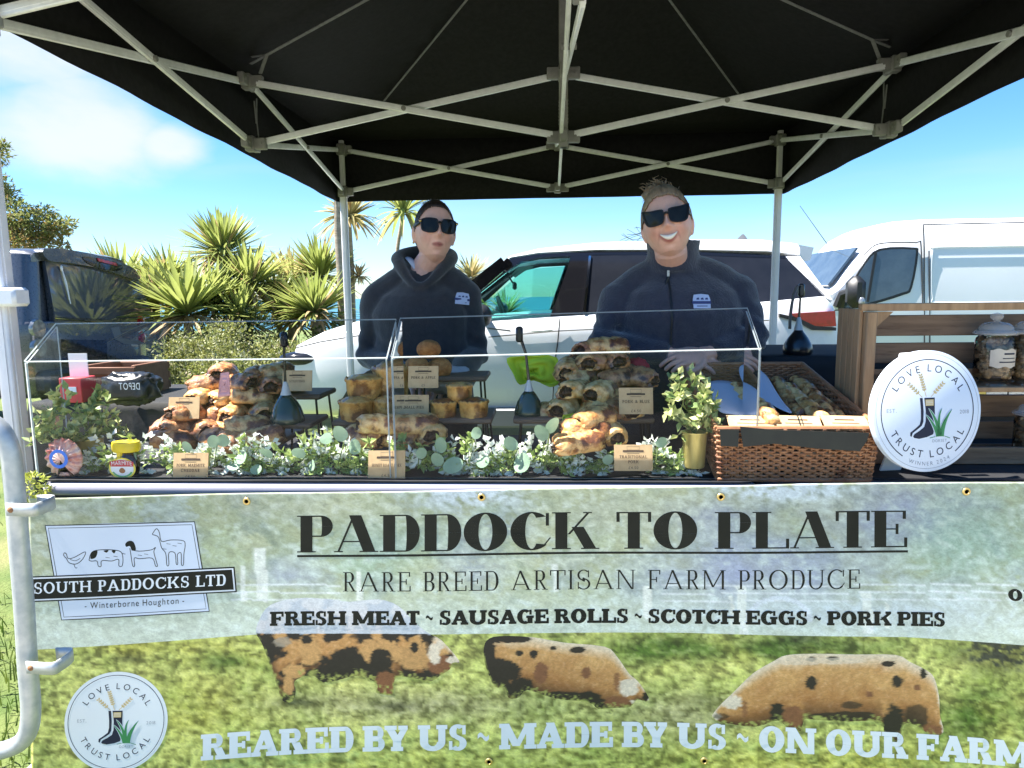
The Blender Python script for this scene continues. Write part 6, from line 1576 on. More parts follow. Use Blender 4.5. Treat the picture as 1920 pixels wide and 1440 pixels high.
jc = P(240, 880, D2Y(1.69)); jb = Vector((jc.x, jc.y, ZT+.005)); jt = thing('spread_jar', 'squat dark jar with yellow lid and oval label beside the gold pot', 'jar', jb)
px2m = 1.69/FPX; Hj = P(240, 846, D2Y(1.69)).z-jb.z
m = MB(); m.lathe([(.018, 0), (.028, .004), (.034, Hj*.35), (.032, Hj*.7), (.022, Hj*.88), (.018, Hj)], 28, sy=.55); m.build('glass_body', M['jar_dark'], jt)
m = MB(); rl = 27*px2m; m.lathe([(rl*.92, Hj), (rl, Hj+.003), (rl*1.02, Hj+.018), (rl*.96, Hj+.026), (rl*.5, Hj+.029), (0, Hj+.029)], 32, sy=.7); m.box((-.012, -.010, Hj-.008), (.016, .012, .022), bevel=.004); m.build('lid', M['jar_yellow'], jt)
m = MB(); fo = lambda u, v, off=0: Vector((-.002+u*.036, -.0205-off, Hj*.36+v*.0285-u*.0))
for rr, mi, k in ((1, 0, 0), (.86, 1, 1)): fill(m, circle_pts(rr, 40), fo, mi, k*.0004)
fill(m, circle_pts(.84, 30, 205, 335)+circle_pts(.70, 30, 335, 205)[::1], fo, 2, .0007)
fill(m, [(-.86, .18), (.86, .18), (.90, .62), (.55, .74), (0, .80), (-.55, .74), (-.90, .62)], fo, 3, .0009)
polys, Wd = layout('MARMITE', 'sans', .06); put_polys(m, polys, lambda a, b, k: fo((a/Wd-.5)*1.55, .28+b*.36+.06*(1-(2*a/Wd-1)**2), .0013), 1)
fill(m, circle_pts(.23, 20, cy=-.22), fo, 4, .0010); fill(m, [(-.16, -.06), (.16, -.06), (.08, .06), (-.08, .06)], fo, 4, .0011)
m.build('label', [M['label_yellow'], M['white'], M['label_green'], M['label_red'], M['label_brown']], jt)

# ------------------------------------------------------------------ oddments behind the glass
M['hivis'] = mat('hi_vis_yellow', (.74, .86, .06), (.62, .76, .04), 8, rough=.8, translucent=.2)
M['red_cloth'] = mat('red_cloth', (.42, .02, .035), (.30, .012, .025), 12, rough=.75)
def draped(name, label, cat, pts, D, mt, amp=.012, seed=0, th=.003):
    """crumpled piece of cloth: an outlined sheet with folds"""
    poly = [P(x, y, D2Y(D)) for x, y in pts]; c = sum(poly, Vector())/len(poly); m = MB(); n = len(poly); rings = []
    for k in range(12):
        s_ = 1-k/11.5; rings.append([c+(p-c)*s_+Vector((0, amp*2.2*(noise.noise(Vector((p.x*11*s_, p.z*6, seed+k*.25)))+.6*noise.noise(Vector((p.x*34*s_, p.z*14, seed+k*.3)))), 0)) for p in poly])
    m.loft(rings, 0, True, False); m.add(rings[-1], [tuple(range(n))]); o = m.build(name, mt, None, c, angle=180); s = o.modifiers.new('thickness', 'SOLIDIFY'); s.thickness = th
    return tag(o, label, cat)
draped('hi_vis_vest', 'folded fluorescent yellow vest hanging behind the fan in the right case', 'vest', smooth_pts([(950, 672), (985, 668), (1044, 670), (1050, 715), (1030, 724), (1000, 715), (975, 722), (962, 700)], 3), 2.12, M['hivis'], .02, 3)
draped('yellow_slip', 'small yellow paper slip standing on the edge of the long board', 'paper slip', [(1055, 778), (1078, 774), (1085, 796), (1062, 800), (1054, 793)], 1.79, M['hivis'], .004, 5, .001)
pt = draped('pink_tag', 'pink paper tag hanging over the left pile of rolls', 'paper tag', [(413, 700), (430, 697), (432, 742), (408, 745)], 1.83, mat('pink_paper', (.70, .36, .38), rough=.7), .003, 8, .001)
def bundle(name, label, cat, px, py, D, rpx, mt, seed, flat=.8):
    c = P(px, py, D2Y(D)); r = rpx/FPX*D; m = MB(); m.sphere((0, 0, 0), (r, r*.8, r*flat), 26, 18, fn=lambda v, d: v*(1+.30*noise.noise(d*2.2+Vector((seed, 0, 0)))+.15*abs(noise.noise(d*5+Vector((0, seed, 0))))))
    o = m.build(name, mt, None, angle=180); o.location = c; return tag(o, label, cat)
bundle('cloth_bundle', 'bunched red cloth beside the right pile of rolls', 'cloth', 1194, 690, 2.06, 22, M['red_cloth'], 3)
bundle('white_towel', 'crumpled white and grey towel behind the right hand pies', 'towel', 840, 712, 2.14, 46, mat('white_towel', (.55, .54, .52), (.40, .39, .38), 9, rough=.85, bump=.4), 7, .6)
M['dark_wood'] = mat('red_brown_wood', (.16, .065, .035), (.22, .10, .055), 4, rough=.7, stretch=(1, 8, 8))
def pallet():
    D = 2.95; a, b = P(150, 745, D2Y(D)), P(255, 745, D2Y(D)); c = Vector(((a.x+b.x)/2, a.y+.15, a.z)); t = thing('slatted_crate', 'red brown slatted crate on the side table in front of the grey car', 'crate', c); w = b.x-a.x; h = P(200, 686, D2Y(D)).z-a.z
    for sy in (-.14, .14):
        for k in range(3): m = MB(); m.box((0, sy, h*(.17+.33*k)), (w, .014, h*.24), bevel=.003); m.build('slat', M['dark_wood'], t)
    for sx in (-1, 1):
        m = MB(); m.box((sx*(w/2-.012), 0, h*.5), (.02, .266, h), bevel=.003); m.build('end_panel', M['dark_wood'], t)
    m = MB(); m.box((0, 0, .006), (w-.05, .25, .012)); m.build('base', M['dark_wood'], t)
    st0 = P(60, 748, D2Y(2.8)); st1 = P(330, 748, D2Y(2.8))
    trestle('side table under black cloth between the display case and the grey car', st0.x, st1.x, st0.y, st0.y+.6, a.z-.006, M['table_white'])
    cloth('black cloth on the side table in front of the grey car', st0.x-.01, st1.x+.01, st0.y-.01, st0.y+.61, a.z-.001, .6, .6, 11)
    # leaflet stand: red box with a white sheet
    q = P(148, 738, D2Y(2.83)); lt = thing('leaflet_box', 'red and white leaflet box with a white sheet standing in it', 'box', (q.x, q.y, a.z+.001))
    k = 2.83/FPX; m = MB(); m.box((0, 0, 24*k), (44*k, .10, 48*k), bevel=.003); m.build('red_box', M['label_red'], lt)
    m = MB(); m.box((-.004, .02, 62*k), (38*k, .004, 62*k)); m.build('white_sheet', M['white'], lt)
    m = MB(); m.box((.01, -.052, 24*k), (16*k, .002, 14*k)); m.build('badge', M['panel_print'], lt)
    # black bag with mirrored lettering
    g = P(246, 728, D2Y(2.72)); m = MB(); kk = 2.72/FPX
    m.sphere((0, 0, 0), (54*kk, .055, 30*kk), 40, 28, fn=lambda v, d: Vector((54*kk*math.copysign(abs(d.x)**.6, d.x), .055*math.copysign(abs(d.y)**.8, d.y), 30*kk*math.copysign(abs(d.z)**.65, d.z)))*(1+.22*noise.noise(d*2.3+Vector((9, 1, 0)))+.16*noise.noise(Vector((d.x*8, d.y*5, d.z*5))))); bt = thing('black_bag', 'crumpled black plastic bag with mirrored white lettering by the crate', 'bag', (g.x, g.y, max(g.z, a.z+30*kk)))
    m.build('bag_body', mat('black_polythene', (.012, .012, .013), (.02, .02, .021), 12, rough=.3, bump=.6, bscale=14), bt, angle=180)
    m = MB(); polys, Wd = layout('DEPOT', 'sans', .1); put_polys(m, polys, lambda u, v, k_: Vector(((.95-u/Wd)*44*kk*.95, -.075, (2+v*13)*kk)), 0); m.build('lettering', M['white'], bt)
pallet()

# ------------------------------------------------------------------ wicker basket of twists
M['wicker'] = mat('wicker', (.27, .115, .05), (.38, .18, .085), 25, rough=.55, c3=(.15, .055, .025), c3scale=14)
M['liner'] = mat('black_liner', (.012, .013, .012), (.018, .02, .016), 20, rough=.5)
M['paper'] = mat('greaseproof_paper', (.62, .66, .74), (.56, .60, .69), 8, rough=.6, translucent=.25)
def basket():
    Df, Db_ = 1.665, 2.12; fl, fr_ = P(1346, 862, D2Y(Df)), P(1634, 868, D2Y(Df)); bl, br_ = P(1283, 700, D2Y(Db_)), P(1500, 700, D2Y(Db_))
    z0 = ZT+.004; tf = P(1346, 802, D2Y(Df)).z; tb = P(1400, 683, D2Y(Db_)).z; zbb = tb-.10
    root = thing('wicker_basket', 'brown wicker tray basket of pastry twists tilted towards the front', 'basket', ((fl.x+fr_.x)/2, fl.y, z0)); O = root.location.copy()
    FLb, FRb, BLb, BRb = Vector((fl.x, fl.y, z0)), Vector((fr_.x, fr_.y, z0)), Vector((bl.x, bl.y, zbb)), Vector((br_.x, br_.y, zbb))
    FLt, FRt, BLt, BRt = Vector((fl.x-.008, fl.y-.01, tf)), Vector((fr_.x+.010, fr_.y-.01, tf)), Vector((bl.x-.01, bl.y+.012, tb)), Vector((br_.x+.01, br_.y+.012, tb))
    def wall(name, a, b, c, d, rows, ns):
        rows = int(rows*1.5); ns = int(ns*1.25)
        """woven wall from bottom edge a-b to top edge d-c"""
        m = MB(); nrm = (b-a).cross(d-a).normalized()
        for r_ in range(rows):
            t = (r_+.5)/rows; p, q = a.lerp(d, t), b.lerp(c, t); L = (q-p).length; n = ns*3; pts = []
            for i in range(n+1):
                u = i/n; pts.append(p.lerp(q, u)+nrm*(.0048*math.sin(u*ns*math.pi+(r_ % 2)*math.pi))+Vector((0, 0, .0016*noise.noise(Vector((u*9, r_*3.1, 1))))))
            h = (d-a).length/rows; m.tube(pts, [h*.50*(1+.15*math.sin(i*.7+r_)) for i in range(n+1)], 6)
        for i in range(ns+1): u = (i+.5)/(ns+1); m.tube([a.lerp(b, u), d.lerp(c, u)], .003, 5)
        m.tube([d, c], .0065, 7); m.tube([a, b], .0055, 7); m.build(name, M['wicker'], root, O)
    wall('front_wall', FLb, FRb, FRt, FLt, 13, 20); wall('back_wall', BLb, BRb, BRt, BLt, 11, 18); wall('side_wall', FRb, BRb, BRt, FRt, 11, 18); wall('side_wall', BLb, FLb, FLt, BLt, 11, 18)
    m = MB(); m.slab([FLb.lerp(FLt, .25), FRb.lerp(FRt, .25), BRb.lerp(BRt, .12), BLb.lerp(BLt, .12)], (0, 0, -.006)); m.build('floor', M['liner'], root, O)
    m = MB()
    for a, b in ((BLb, BLb), (BRb, BRb)): m.box((a.x+(.03 if a is BLb else -.03), a.y-.02, (z0+zbb)/2), (.03, .03, zbb-z0-.002))
    m.build('riser', M['board'], root, O)
    # black liner flap folded over the front rim
    m = MB(); pts = [(1388, 800), (1450, 806), (1630, 812), (1626, 826), (1612, 846), (1540, 842), (1452, 832), (1394, 838)]; m.slab([P(x, y, D2Y(Df)-.032) for x, y in pts], (0, .003, 0)); m.slab([P(x, y, D2Y(Df)-.028) for x, y in [(1350, 806), (1386, 806), (1384, 838), (1352, 836)]], (0, .003, 0)); m.build('liner_flap', M['liner'], root, O)
    def twist(pts, Ds, rpx, label, mt):
        p3 = [P(x, y, D2Y(d)) for (x, y), d in zip(pts, Ds)]; P3 = smooth_pts([tuple(p) for p in p3], 8, False); n = len(P3); m = MB(); c = Vector(P3[0]); r = rpx/FPX*1.8
        vs = []; k = 12
        for i, p in enumerate(P3):
            t = i/(n-1); d = (Vector(P3[min(i+1, n-1)])-Vector(P3[max(i-1, 0)])).normalized(); x = d.cross(Vector((0, 0, 1))).normalized(); y = x.cross(d)
            e = r*(.45+.55*math.sin(math.pi*min(1, max(0, .08+.84*t)))**.5)
            for j in range(k):
                a = 2*math.pi*j/k; tw = t*math.pi*7; rad = e*(1+.22*math.cos(2*(a-tw))+.14*noise.noise(Vector((t*9, a, rpx))))
                vs.append(Vector(p)+x*math.cos(a)*rad+y*math.sin(a)*rad)
        m.add(vs, [(i*k+j, i*k+(j+1) % k, (i+1)*k+(j+1) % k, (i+1)*k+j) for i in range(n-1) for j in range(k)]+[tuple(range(k))[::-1], tuple((n-1)*k+j for j in range(k))])
        o = m.build('pastry_twist', M[mt], None, c, angle=180); tag(o, label, 'pastry twist', 'pastry twists in the basket')
    twist([(1378, 726), (1402, 752), (1432, 772), (1448, 796)], [1.96, 1.86, 1.76, 1.68], 17, 'cheesy pastry twist lying on white paper behind the case end', 'pastry_pale')
    twist([(1456, 712), (1470, 740), (1488, 764), (1500, 778)], [2.04, 1.95, 1.86, 1.78], 14, 'pastry twist next to the white paper, left of the open rows', 'pastry')
    twist([(1478, 725), (1496, 752), (1520, 770), (1544, 788)], [2.0, 1.90, 1.80, 1.72], 16, 'pale pastry twist in the middle of the basket', 'pastry_pale')
    twist([(1490, 712), (1512, 730), (1536, 756), (1556, 784)], [2.06, 1.97, 1.85, 1.74], 14, 'golden pastry twist near the right wall of the basket', 'pastry')
    twist([(1505, 722), (1530, 745), (1560, 770), (1580, 790)], [2.04, 1.94, 1.82, 1.74], 12, 'pastry twist furthest right against the basket wall', 'pastry')
    # paper
    def sheet(label, rows):
        m = MB(); n = len(rows[0]); vs = [P(x, y, D2Y(d)) for r_ in rows for x, y, d in r_]; m.add(vs, [(i*n+j, i*n+j+1, (i+1)*n+j+1, (i+1)*n+j) for i in range(len(rows)-1) for j in range(n-1)])
        o = m.build('greaseproof_paper', M['paper'], None, vs[0], angle=180); ss = o.modifiers.new('smooth', 'SUBSURF'); ss.levels = ss.render_levels = 2; s_ = o.modifiers.new('thickness', 'SOLIDIFY'); s_.thickness = .0006; tag(o, label, 'paper', 'white papers in the basket')
    sheet('white greaseproof paper standing up between two pastry twists', [[(1384, 684, 2.02), (1404, 682, 2.02), (1424, 692, 2.0), (1440, 706, 1.98)], [(1386, 704, 1.97), (1410, 708, 1.96), (1438, 716, 1.93), (1452, 730, 1.90)], [(1396, 724, 1.90), (1420, 734, 1.88), (1452, 748, 1.84), (1472, 760, 1.82)], [(1420, 744, 1.84), (1442, 756, 1.80), (1470, 772, 1.75), (1492, 778, 1.73)]])
    sheet('white greaseproof paper spread under the front left pastry twist', [[(1322, 716, 1.95), (1350, 712, 1.97), (1380, 716, 1.97), (1396, 740, 1.92)], [(1330, 740, 1.85), (1356, 742, 1.86), (1388, 752, 1.84), (1410, 768, 1.80)], [(1345, 775, 1.74), (1366, 776, 1.75), (1396, 780, 1.74), (1432, 788, 1.72)]])
    for px, w, lab in ((1412, 86, 'tilted price card at the left of the basket rim'), (1502, 86, 'tilted price card in the middle of the basket rim'), (1592, 86, 'tilted price card at the right of the basket rim')):
        D = 1.672; a = P(px-w/2, 806, D2Y(D)-.012); b_ = P(px+w/2, 808, D2Y(D)-.012); top = P(px-w/2-8 if px < 1550 else px-w/2-12, 779, D2Y(D)+.035)
        t = thing('price_card', lab, 'price card', a, 0, 'kraft price cards'); U = (b_-a); V = (top-a); V.x *= .9
        nn = U.cross(V).normalized()
        if nn.y > 0: nn = -nn
        f = lambda u, v, off=0: U*u+V*v+nn*(off+.001)
        m = MB(); m.slab([f(0, 0), f(1, 0), f(1, 1), f(0, 1)], -nn*.002, 0, 1); m.build('card', [M['kraft'], M['card_edge']], t)
        m = MB(); fill(m, [(.28, .66), (.72, .66), (.72, .75), (.28, .75)], f, 0, .0005); polys, Wd = layout('£3.50', 'sans', .1); put_polys(m, polys, lambda x, y, k: f(.5+(x-Wd/2)*.06, .12+y*.18, .0005), 0); strip(m, [(.2, .46), (.8, .46)], .05, lambda x, y, o: f(x, y, o), 0, .0005); m.build('print', M['kraft_dark'], t)
basket()

# ------------------------------------------------------------------ wooden crate shelf and jars
M['crate'] = mat('stained_crate_wood', (.17, .092, .05), (.27, .16, .09), 3.5, rough=.65, stretch=(1, 12, 12), bump=.25, bscale=30, c3=(.10, .052, .028), c3scale=9, bdist=.003)
M['crate_pale'] = mat('weathered_crate_wood', (.40, .24, .12), (.27, .155, .075), 4, rough=.7, stretch=(12, 12, 1.2), bump=.25, bscale=30, bdist=.003)
def crate():
    Df = 1.83; Y0 = D2Y(Df); dep = .135; k = Df/FPX
    xl = P(1613, 720, Y0).x; xr = P(2190, 720, Y0).x; zt = P(1640, 579, Y0).z; zb = ZT+.004
    root = thing('wooden_crate', 'brown slatted wooden crate turned on its side as a shelf behind the round sign', 'crate', ((xl+xr)/2, Y0, zb)); O = root.location.copy()
    z = lambda py: P(1760, py, Y0+dep).z
    for y0, y1 in ((590, 629), (642, 680), (741, 781), (790, 822)):
        m = MB(); m.box(((xl+xr)/2, Y0+dep, (z(y0)+z(y1))/2), (xr-xl, .012, z(y0)-z(y1)), bevel=.002); m.build('back_slat', M['crate'], root, O)
    m = MB(); m.box(((xl+xr)/2, Y0+dep-.06, z(692)), (xr-xl-.02, .012, .014)); m.box(((xl+xr)/2, Y0+dep, z(706)), (xr-xl, .012, z(694)-z(718)), bevel=.002); m.build('back_slat', M['crate'], root, O)
    n = 4
    for i in range(n):
        w = dep/n; m = MB(); m.box((xl-.006, Y0+w*(i+.5), (zt+zb)/2), (.011, w-.004, zt-zb), bevel=.002); m.build('side_plank', M['crate_pale'], root, O)
    for sx, x in ((1, xl+.014), (-1, xr-.014)):
        m = MB(); m.box((x, Y0-.004, (zt+zb)/2-.003), (.028, .026, zt-zb-.008), bevel=.003); m.build('corner_post', M['crate_pale'], root, O)
    m = MB(); m.box(((xl+xr)/2, Y0+.004, zt+.004), (xr-xl+.02, .022, .020), bevel=.002); m.box(((xl+xr)/2, Y0+dep*.6, zt+.004), (xr-xl+.02, dep*.55, .010), bevel=.002) if False else None; m.build('top_rail', M['crate_pale'], root, O)
    m = MB(); m.slab([(xl+.028, Y0, zt-.008), (xl+.075, Y0, zt-.008), (xl+.030, Y0, zt-.052)], (0, .014, 0)); m.build('corner_block', M['crate_pale'], root, O)
    zs_ = P(1858, 726, Y0).z
    m = MB(); m.box(((xl+xr)/2, Y0+dep/2-.004, zs_-.007), (xr-xl-.06, dep-.014, .013), bevel=.002); m.build('shelf', M['crate_pale'], root, O)
    m = MB(); m.box(((xl+xr)/2, Y0+dep/2, zb+.008), (xr-xl-.004, dep-.01, .014), bevel=.002); m.box(((xl+xr)/2, Y0-.006, zb+.024), (xr-xl-.06, .014, .046), bevel=.002); m.build('base_board', M['crate'], root, O)
    m = MB()
    for zz_ in (z(834), z(846)): m.box(((xl+xr)/2, Y0+dep, zz_), (xr-xl, .010, .006))
    m.build('back_slat', M['crate'], root, O)
    M['jar_glass'] = sheet_glass('jar_glass', (.97, .98, .98), .08, 1.5)
    M['crackling'] = mat('pork_crackling', (.30, .19, .10), (.42, .30, .18), 30, rough=.6, bump=.6, bscale=80, c3=(.16, .085, .04), c3scale=20)
    M['pale_glass'] = mat('pale_thick_glass', (.62, .58, .54), rough=.08, alpha=.42, spec=.8)
    def jar(px, knob_py, base_py, wpx, D, label):
        c = P(px, base_py, D2Y(D)); s_ = D/FPX; H = (base_py-knob_py)*s_; r = wpx/2*s_; t = thing('sweet_jar', label, 'jar', c, group='glass jars on the crate')
        m = MB(); m.lathe([(0, .002), (r*.72, .002), (r*.82, H*.015), (r*.80, H*.05), (r*.70, H*.07), (r*.86, H*.12), (r, H*.18), (r, H*.62), (r*.94, H*.66), (r*.86, H*.68), (r*.86, H*.71)], 36); m.build('glass_body', M['jar_glass'], t)
        m = MB(); m.lathe([(r*.84, H*.70), (r*1.10, H*.705), (r*1.14, H*.73), (r*1.05, H*.76), (r*.90, H*.765), (r*.82, H*.82), (r*.60, H*.86), (r*.22, H*.875), (r*.16, H*.89), (r*.30, H*.92), (r*.34, H*.95), (r*.26, H*.985), (0, H)], 36); m.build('lid', M['pale_glass'], t)
        rg = np.random.default_rng(int(px+base_py)); m = MB()
        for i in range(190):
            a = rg.uniform(0, 6.28); rr = r*.80*math.sqrt(rg.random()); q = Vector((rr*math.cos(a), rr*math.sin(a), H*rg.uniform(.14, .66))); sz = rg.uniform(.007, .013)
            m.sphere(q, (sz, sz*.7, sz*.55), 8, 5, rot=Matrix.Rotation(rg.uniform(0, 6), 3, rand_dir(rg)), fn=lambda v, d: v*(1+.35*noise.noise(d*2+q*50)))
        m.build('crackling_pieces', M['crackling'], t)
        m = MB(); fl_ = lambda u, v, off=0: Vector(((r+.0012+off)*math.sin(u), -(r+.0012+off)*math.cos(u), v))
        us = np.linspace(-.75, 1.05, 20); vs = []
        for u in us: e = .012*H*math.cos(u*9); vs += [fl_(u, H*.28+e), fl_(u, H*.52-e)]
        m.add(vs, [(2*i, 2*i+2, 2*i+3, 2*i+1) for i in range(len(us)-1)], 0)
        for v, w_, hh in ((.46, .34, .022), (.40, .40, .012), (.35, .55, .016)):
            us2 = np.linspace(.25-w_, .25+w_, 8); vs = [q for u in us2 for q in (fl_(u, H*(v-hh/2), .0006), fl_(u, H*(v+hh/2), .0006))]; m.add(vs, [(2*i, 2*i+2, 2*i+3, 2*i+1) for i in range(7)], 1)
        m.build('label', [M['label_cream'], M['navy_ink']], t); return t
    M['label_cream'] = mat('cream_label', (.62, .52, .40), (.56, .46, .35), 30, rough=.7)
    jar(1859, 590, 724, 62, 1.88, 'clear glass jar of pork crackling with cream label on the crate shelf')
    jar(1926, 588, 724, 62, 1.88, 'glass jar of crackling cut off by the right edge, upper crate shelf')
    jar(1932, 742, 865, 60, 1.87, 'glass jar of crackling at the right edge, on the crate floor')
    # cards under the shelf
    for px0, px1, mt, lab in ((1829, 1848, 'hivis_card', 'narrow yellow ticket pinned under the crate shelf'), (1850, 1888, 'white', 'white spotted ticket strip under the crate shelf'), (1892, 1930, 'white', 'white spotted ticket strip under the crate shelf at the right edge')):
        if mt == 'hivis_card': M[mt] = mat('pale_yellow_card', (.74, .62, .18), rough=.6)
        a, b_ = P(px0, 731, Y0+.03), P(px1, 739, Y0+.03); m = MB(); m.box((0, 0, 0), (b_.x-a.x, .002, a.z-b_.z)); m.sphere((0, -.001, 0), .0001, 4, 3)
        if mt == 'white':
            for k_ in range(7): m.lathe([(.0022, -.0012), (0, -.0012)], 8, ((k_-3)*.0075, -.0013, .003*math.sin(k_*2.3)), 1, rot=None)
        o = m.build('shelf_ticket', [M[mt], M['black']], None); o.location = ((a.x+b_.x)/2, a.y, (a.z+b_.z)/2); tag(o, lab, 'ticket')
crate()
# ------------------------------------------------------------------ the two sellers
def skin_material():
    m = bpy.data.materials.new('skin'); m.use_nodes = True; nd, lk = m.node_tree.nodes, m.node_tree.links; b = nd['Principled BSDF']
    b.inputs['Roughness'].default_value = .5; b.inputs['Subsurface Weight'].default_value = .12; b.inputs['Subsurface Radius'].default_value = (.012, .004, .002); b.inputs['Subsurface Scale'].default_value = .6
    at = nd.new('ShaderNodeAttribute'); at.attribute_name = 'tone'; n = nd.new('ShaderNodeTexNoise'); n.inputs['Scale'].default_value = 55; n.inputs['Detail'].default_value = 3
    tcn = nd.new('ShaderNodeTexCoord'); lk.new(tcn.outputs['Object'], n.inputs[0]); r = nd.new('ShaderNodeMapRange'); r.inputs[3].default_value = .88; r.inputs[4].default_value = 1.12; lk.new(n.outputs[0], r.inputs[0])
    mu = nd.new('ShaderNodeVectorMath'); mu.operation = 'SCALE'; lk.new(at.outputs['Color'], mu.inputs[0]); lk.new(r.outputs[0], mu.inputs['Scale']); lk.new(mu.outputs[0], b.inputs['Base Color']); bn = nd.new('ShaderNodeBump'); bn.inputs['Strength'].default_value = .35; bn.inputs['Distance'].default_value = .002; n3 = nd.new('ShaderNodeTexNoise'); n3.inputs['Scale'].default_value = 260; lk.new(tcn.outputs['Object'], n3.inputs[0]); lk.new(n3.outputs[0], bn.inputs['Height']); lk.new(bn.outputs[0], b.inputs['Normal']); return m
M['skin'] = skin_material()
M['navy_fleece'] = mat('navy_fleece', (.022, .023, .038), (.033, .034, .052), 45, rough=.95, bump=.9, bscale=160, sheen=.5, bdist=.004)
M['hoodie'] = mat('charcoal_hoodie', (.025, .024, .027), (.036, .034, .038), 50, rough=.92, bump=.7, bscale=180, sheen=.4, bdist=.003)
M['trousers'] = mat('dark_trousers', (.02, .022, .03), (.03, .032, .04), 30, rough=.9)
M['hair_brown'] = mat('dark_brown_hair', (.022, .013, .009), (.045, .028, .018), 25, rough=.38, stretch=(6, 1, 1), bump=.5, bscale=60, bdist=.004)
M['hair_blond'] = mat('ash_blond_hair', (.16, .105, .06), (.30, .215, .13), 18, rough=.42, stretch=(5, 1, 1), bump=.5, bscale=60, bdist=.004)
M['shade_lens'] = mat('dark_lens', (.008, .009, .008), rough=.10, spec=.22)
M['shade_frame'] = mat('sunglass_frame', (.010, .008, .007), rough=.35, spec=.25)
M['gold_trim'] = mat('gold_trim', (.6, .42, .15), rough=.25, metal=1)
M['teeth'] = mat('teeth', (.86, .76, .62), rough=.25, coat=.3)
M['shirt'] = mat('pale_shirt', (.50, .52, .60), (.42, .44, .55), 40, rough=.8)
M['patch'] = mat('pale_badge', (.55, .60, .74), (.48, .53, .68), 60, rough=.8)
M['patch_ink'] = mat('blue_badge_print', (.05, .06, .17), rough=.8)
def remesh(mb, voxel, smooth=2, factor=.5):
    me = bpy.data.meshes.new('tmp'); me.from_pydata(mb.v, [], mb.f)
    bm = bmesh.new(); bm.from_mesh(me); bmesh.ops.recalc_face_normals(bm, faces=bm.faces); bm.to_mesh(me); bm.free()
    o = bpy.data.objects.new('tmp', me); scene.collection.objects.link(o)
    r = o.modifiers.new('r', 'REMESH'); r.mode = 'VOXEL'; r.voxel_size = voxel; r.use_smooth_shade = True
    s = o.modifiers.new('s', 'SMOOTH'); s.iterations = smooth; s.factor = factor
    dg = bpy.context.evaluated_depsgraph_get(); out = bpy.data.meshes.new_from_object(o.evaluated_get(dg))
    bpy.data.objects.remove(o); bpy.data.meshes.remove(me)
    return out
def obj_from(me, name, m, parent):
    me.name = name; me.materials.clear(); me.materials.append(m)
    me.polygons.foreach_set('use_smooth', [True]*len(me.polygons))
    o = bpy.data.objects.new(name, me); scene.collection.objects.link(o); o.parent = parent; return o
def gs(*a): return math.exp(-sum(x*x for x in a))
HX, HY, HZ = .074, .095, .117
def head_fn(smile):
    def fn(v, d):
        t = max(0, -d.z); x, z = v.x, v.z
        v = Vector(v); v.x *= (1-(.27-.01*smile)*t**1.7)*(1+.04*smile)
        if v.z < 0: v.z *= 1-.07*smile
        if d.y > 0: v.y *= 1-.30*t**1.5
        else: v.y *= 1-.05*t
        f = max(0, -d.y)**.6
        b = .024*gs(x/.0125, (z+.016)/.015)+.012*gs(x/.0085, (z-.010)/.022)+.006*gs((abs(x)-.012)/.007, (z+.021)/.008)-.003*gs((abs(x)-.026-.2*abs(z+.035))/.005, (z+.038)/.018)*(.5+smile)
        b += .0035*gs(x/.042, (z-.038)/.012)-.007*gs((abs(x)-.031)/.017, (z-.016)/.013)
        b += (.004+.004*smile)*gs((abs(x)-.043)/.018, (z+.022)/.020)
        b += .0050*gs(x/.020, (z+.047)/.006)+.0055*gs(x/.017, (z+.060)/.006)-.003*gs(x/.02, (z+.074)/.006)+.009*gs(x/.019, (z+.094)/.014)
        v.y -= b*f; return v
    return fn
def hand(m, wrist, fdir, pnorm, side, curl=.5, spread=.10):
    """palm, four unequal jointed fingers and a thumb leaving the side of the palm"""
    f = Vector(fdir).normalized(); n = Vector(pnorm); n = (n-f*n.dot(f)).normalized(); s = f.cross(n)*side
    w = Vector(wrist); rot = Matrix((s, f, n)).transposed()
    m.tube([w-f*.03, w+f*.012], [.026, .027], 12, flat=.72, up=n); m.sphere(w+f*.048, (.042, .054, .017), 16, 10, rot=rot)
    for k, (x, L) in enumerate(((-.030, .060), (-.010, .072), (.011, .078), (.031, .069))):
        p = w+f*.088+s*x; d = (f+s*(x*spread*8)).normalized(); pts = [p-f*.02]; a = 0
        for i, q in enumerate((.42, .33, .25)):
            a += curl*(.35 if i == 0 else .75); dd = d*math.cos(a)+n*math.sin(a)*-1; pts.append(pts[-1]+dd*L*q*(1.25 if i == 0 else 1))
        m.tube(smooth_pts([tuple(p_) for p_ in pts], 3, False), [.0095-.0028*i/9 for i in range(10)], 9)
        m.sphere(pts[-1], .0068, 9, 7)
    p = w+f*.022-s*.030; pts = [p, p-s*.020+f*.022-n*.006, p-s*.026+f*.048-n*.014, p-s*.022+f*.068-n*.020]
    m.tube(smooth_pts([tuple(q) for q in pts], 3, False), [.013-.004*i/9 for i in range(10)], 9); m.sphere(pts[-1], .0085, 9, 7)
def ring_e(c, hx, hy, n=24, pw=2.3):
    return [Vector((c[0]+hx*math.copysign(abs(math.cos(a))**(2/pw), math.cos(a)), c[1]+hy*math.copysign(abs(math.sin(a))**(2/pw), math.sin(a)), c[2])) for a in [2*math.pi*i/n for i in range(n)]]
def fold(me, amp, fn):
    n = len(me.vertices); co = np.empty(n*3, np.float32); me.vertices.foreach_get('co', co); no = np.empty(n*3, np.float32); me.vertices.foreach_get('normal', no)
    co = co.reshape(-1, 3); no = no.reshape(-1, 3)
    d = np.array([fn(Vector(p)) for p in co], np.float32)*amp; me.vertices.foreach_set('co', (co+no*d[:, None]).ravel()); me.update()
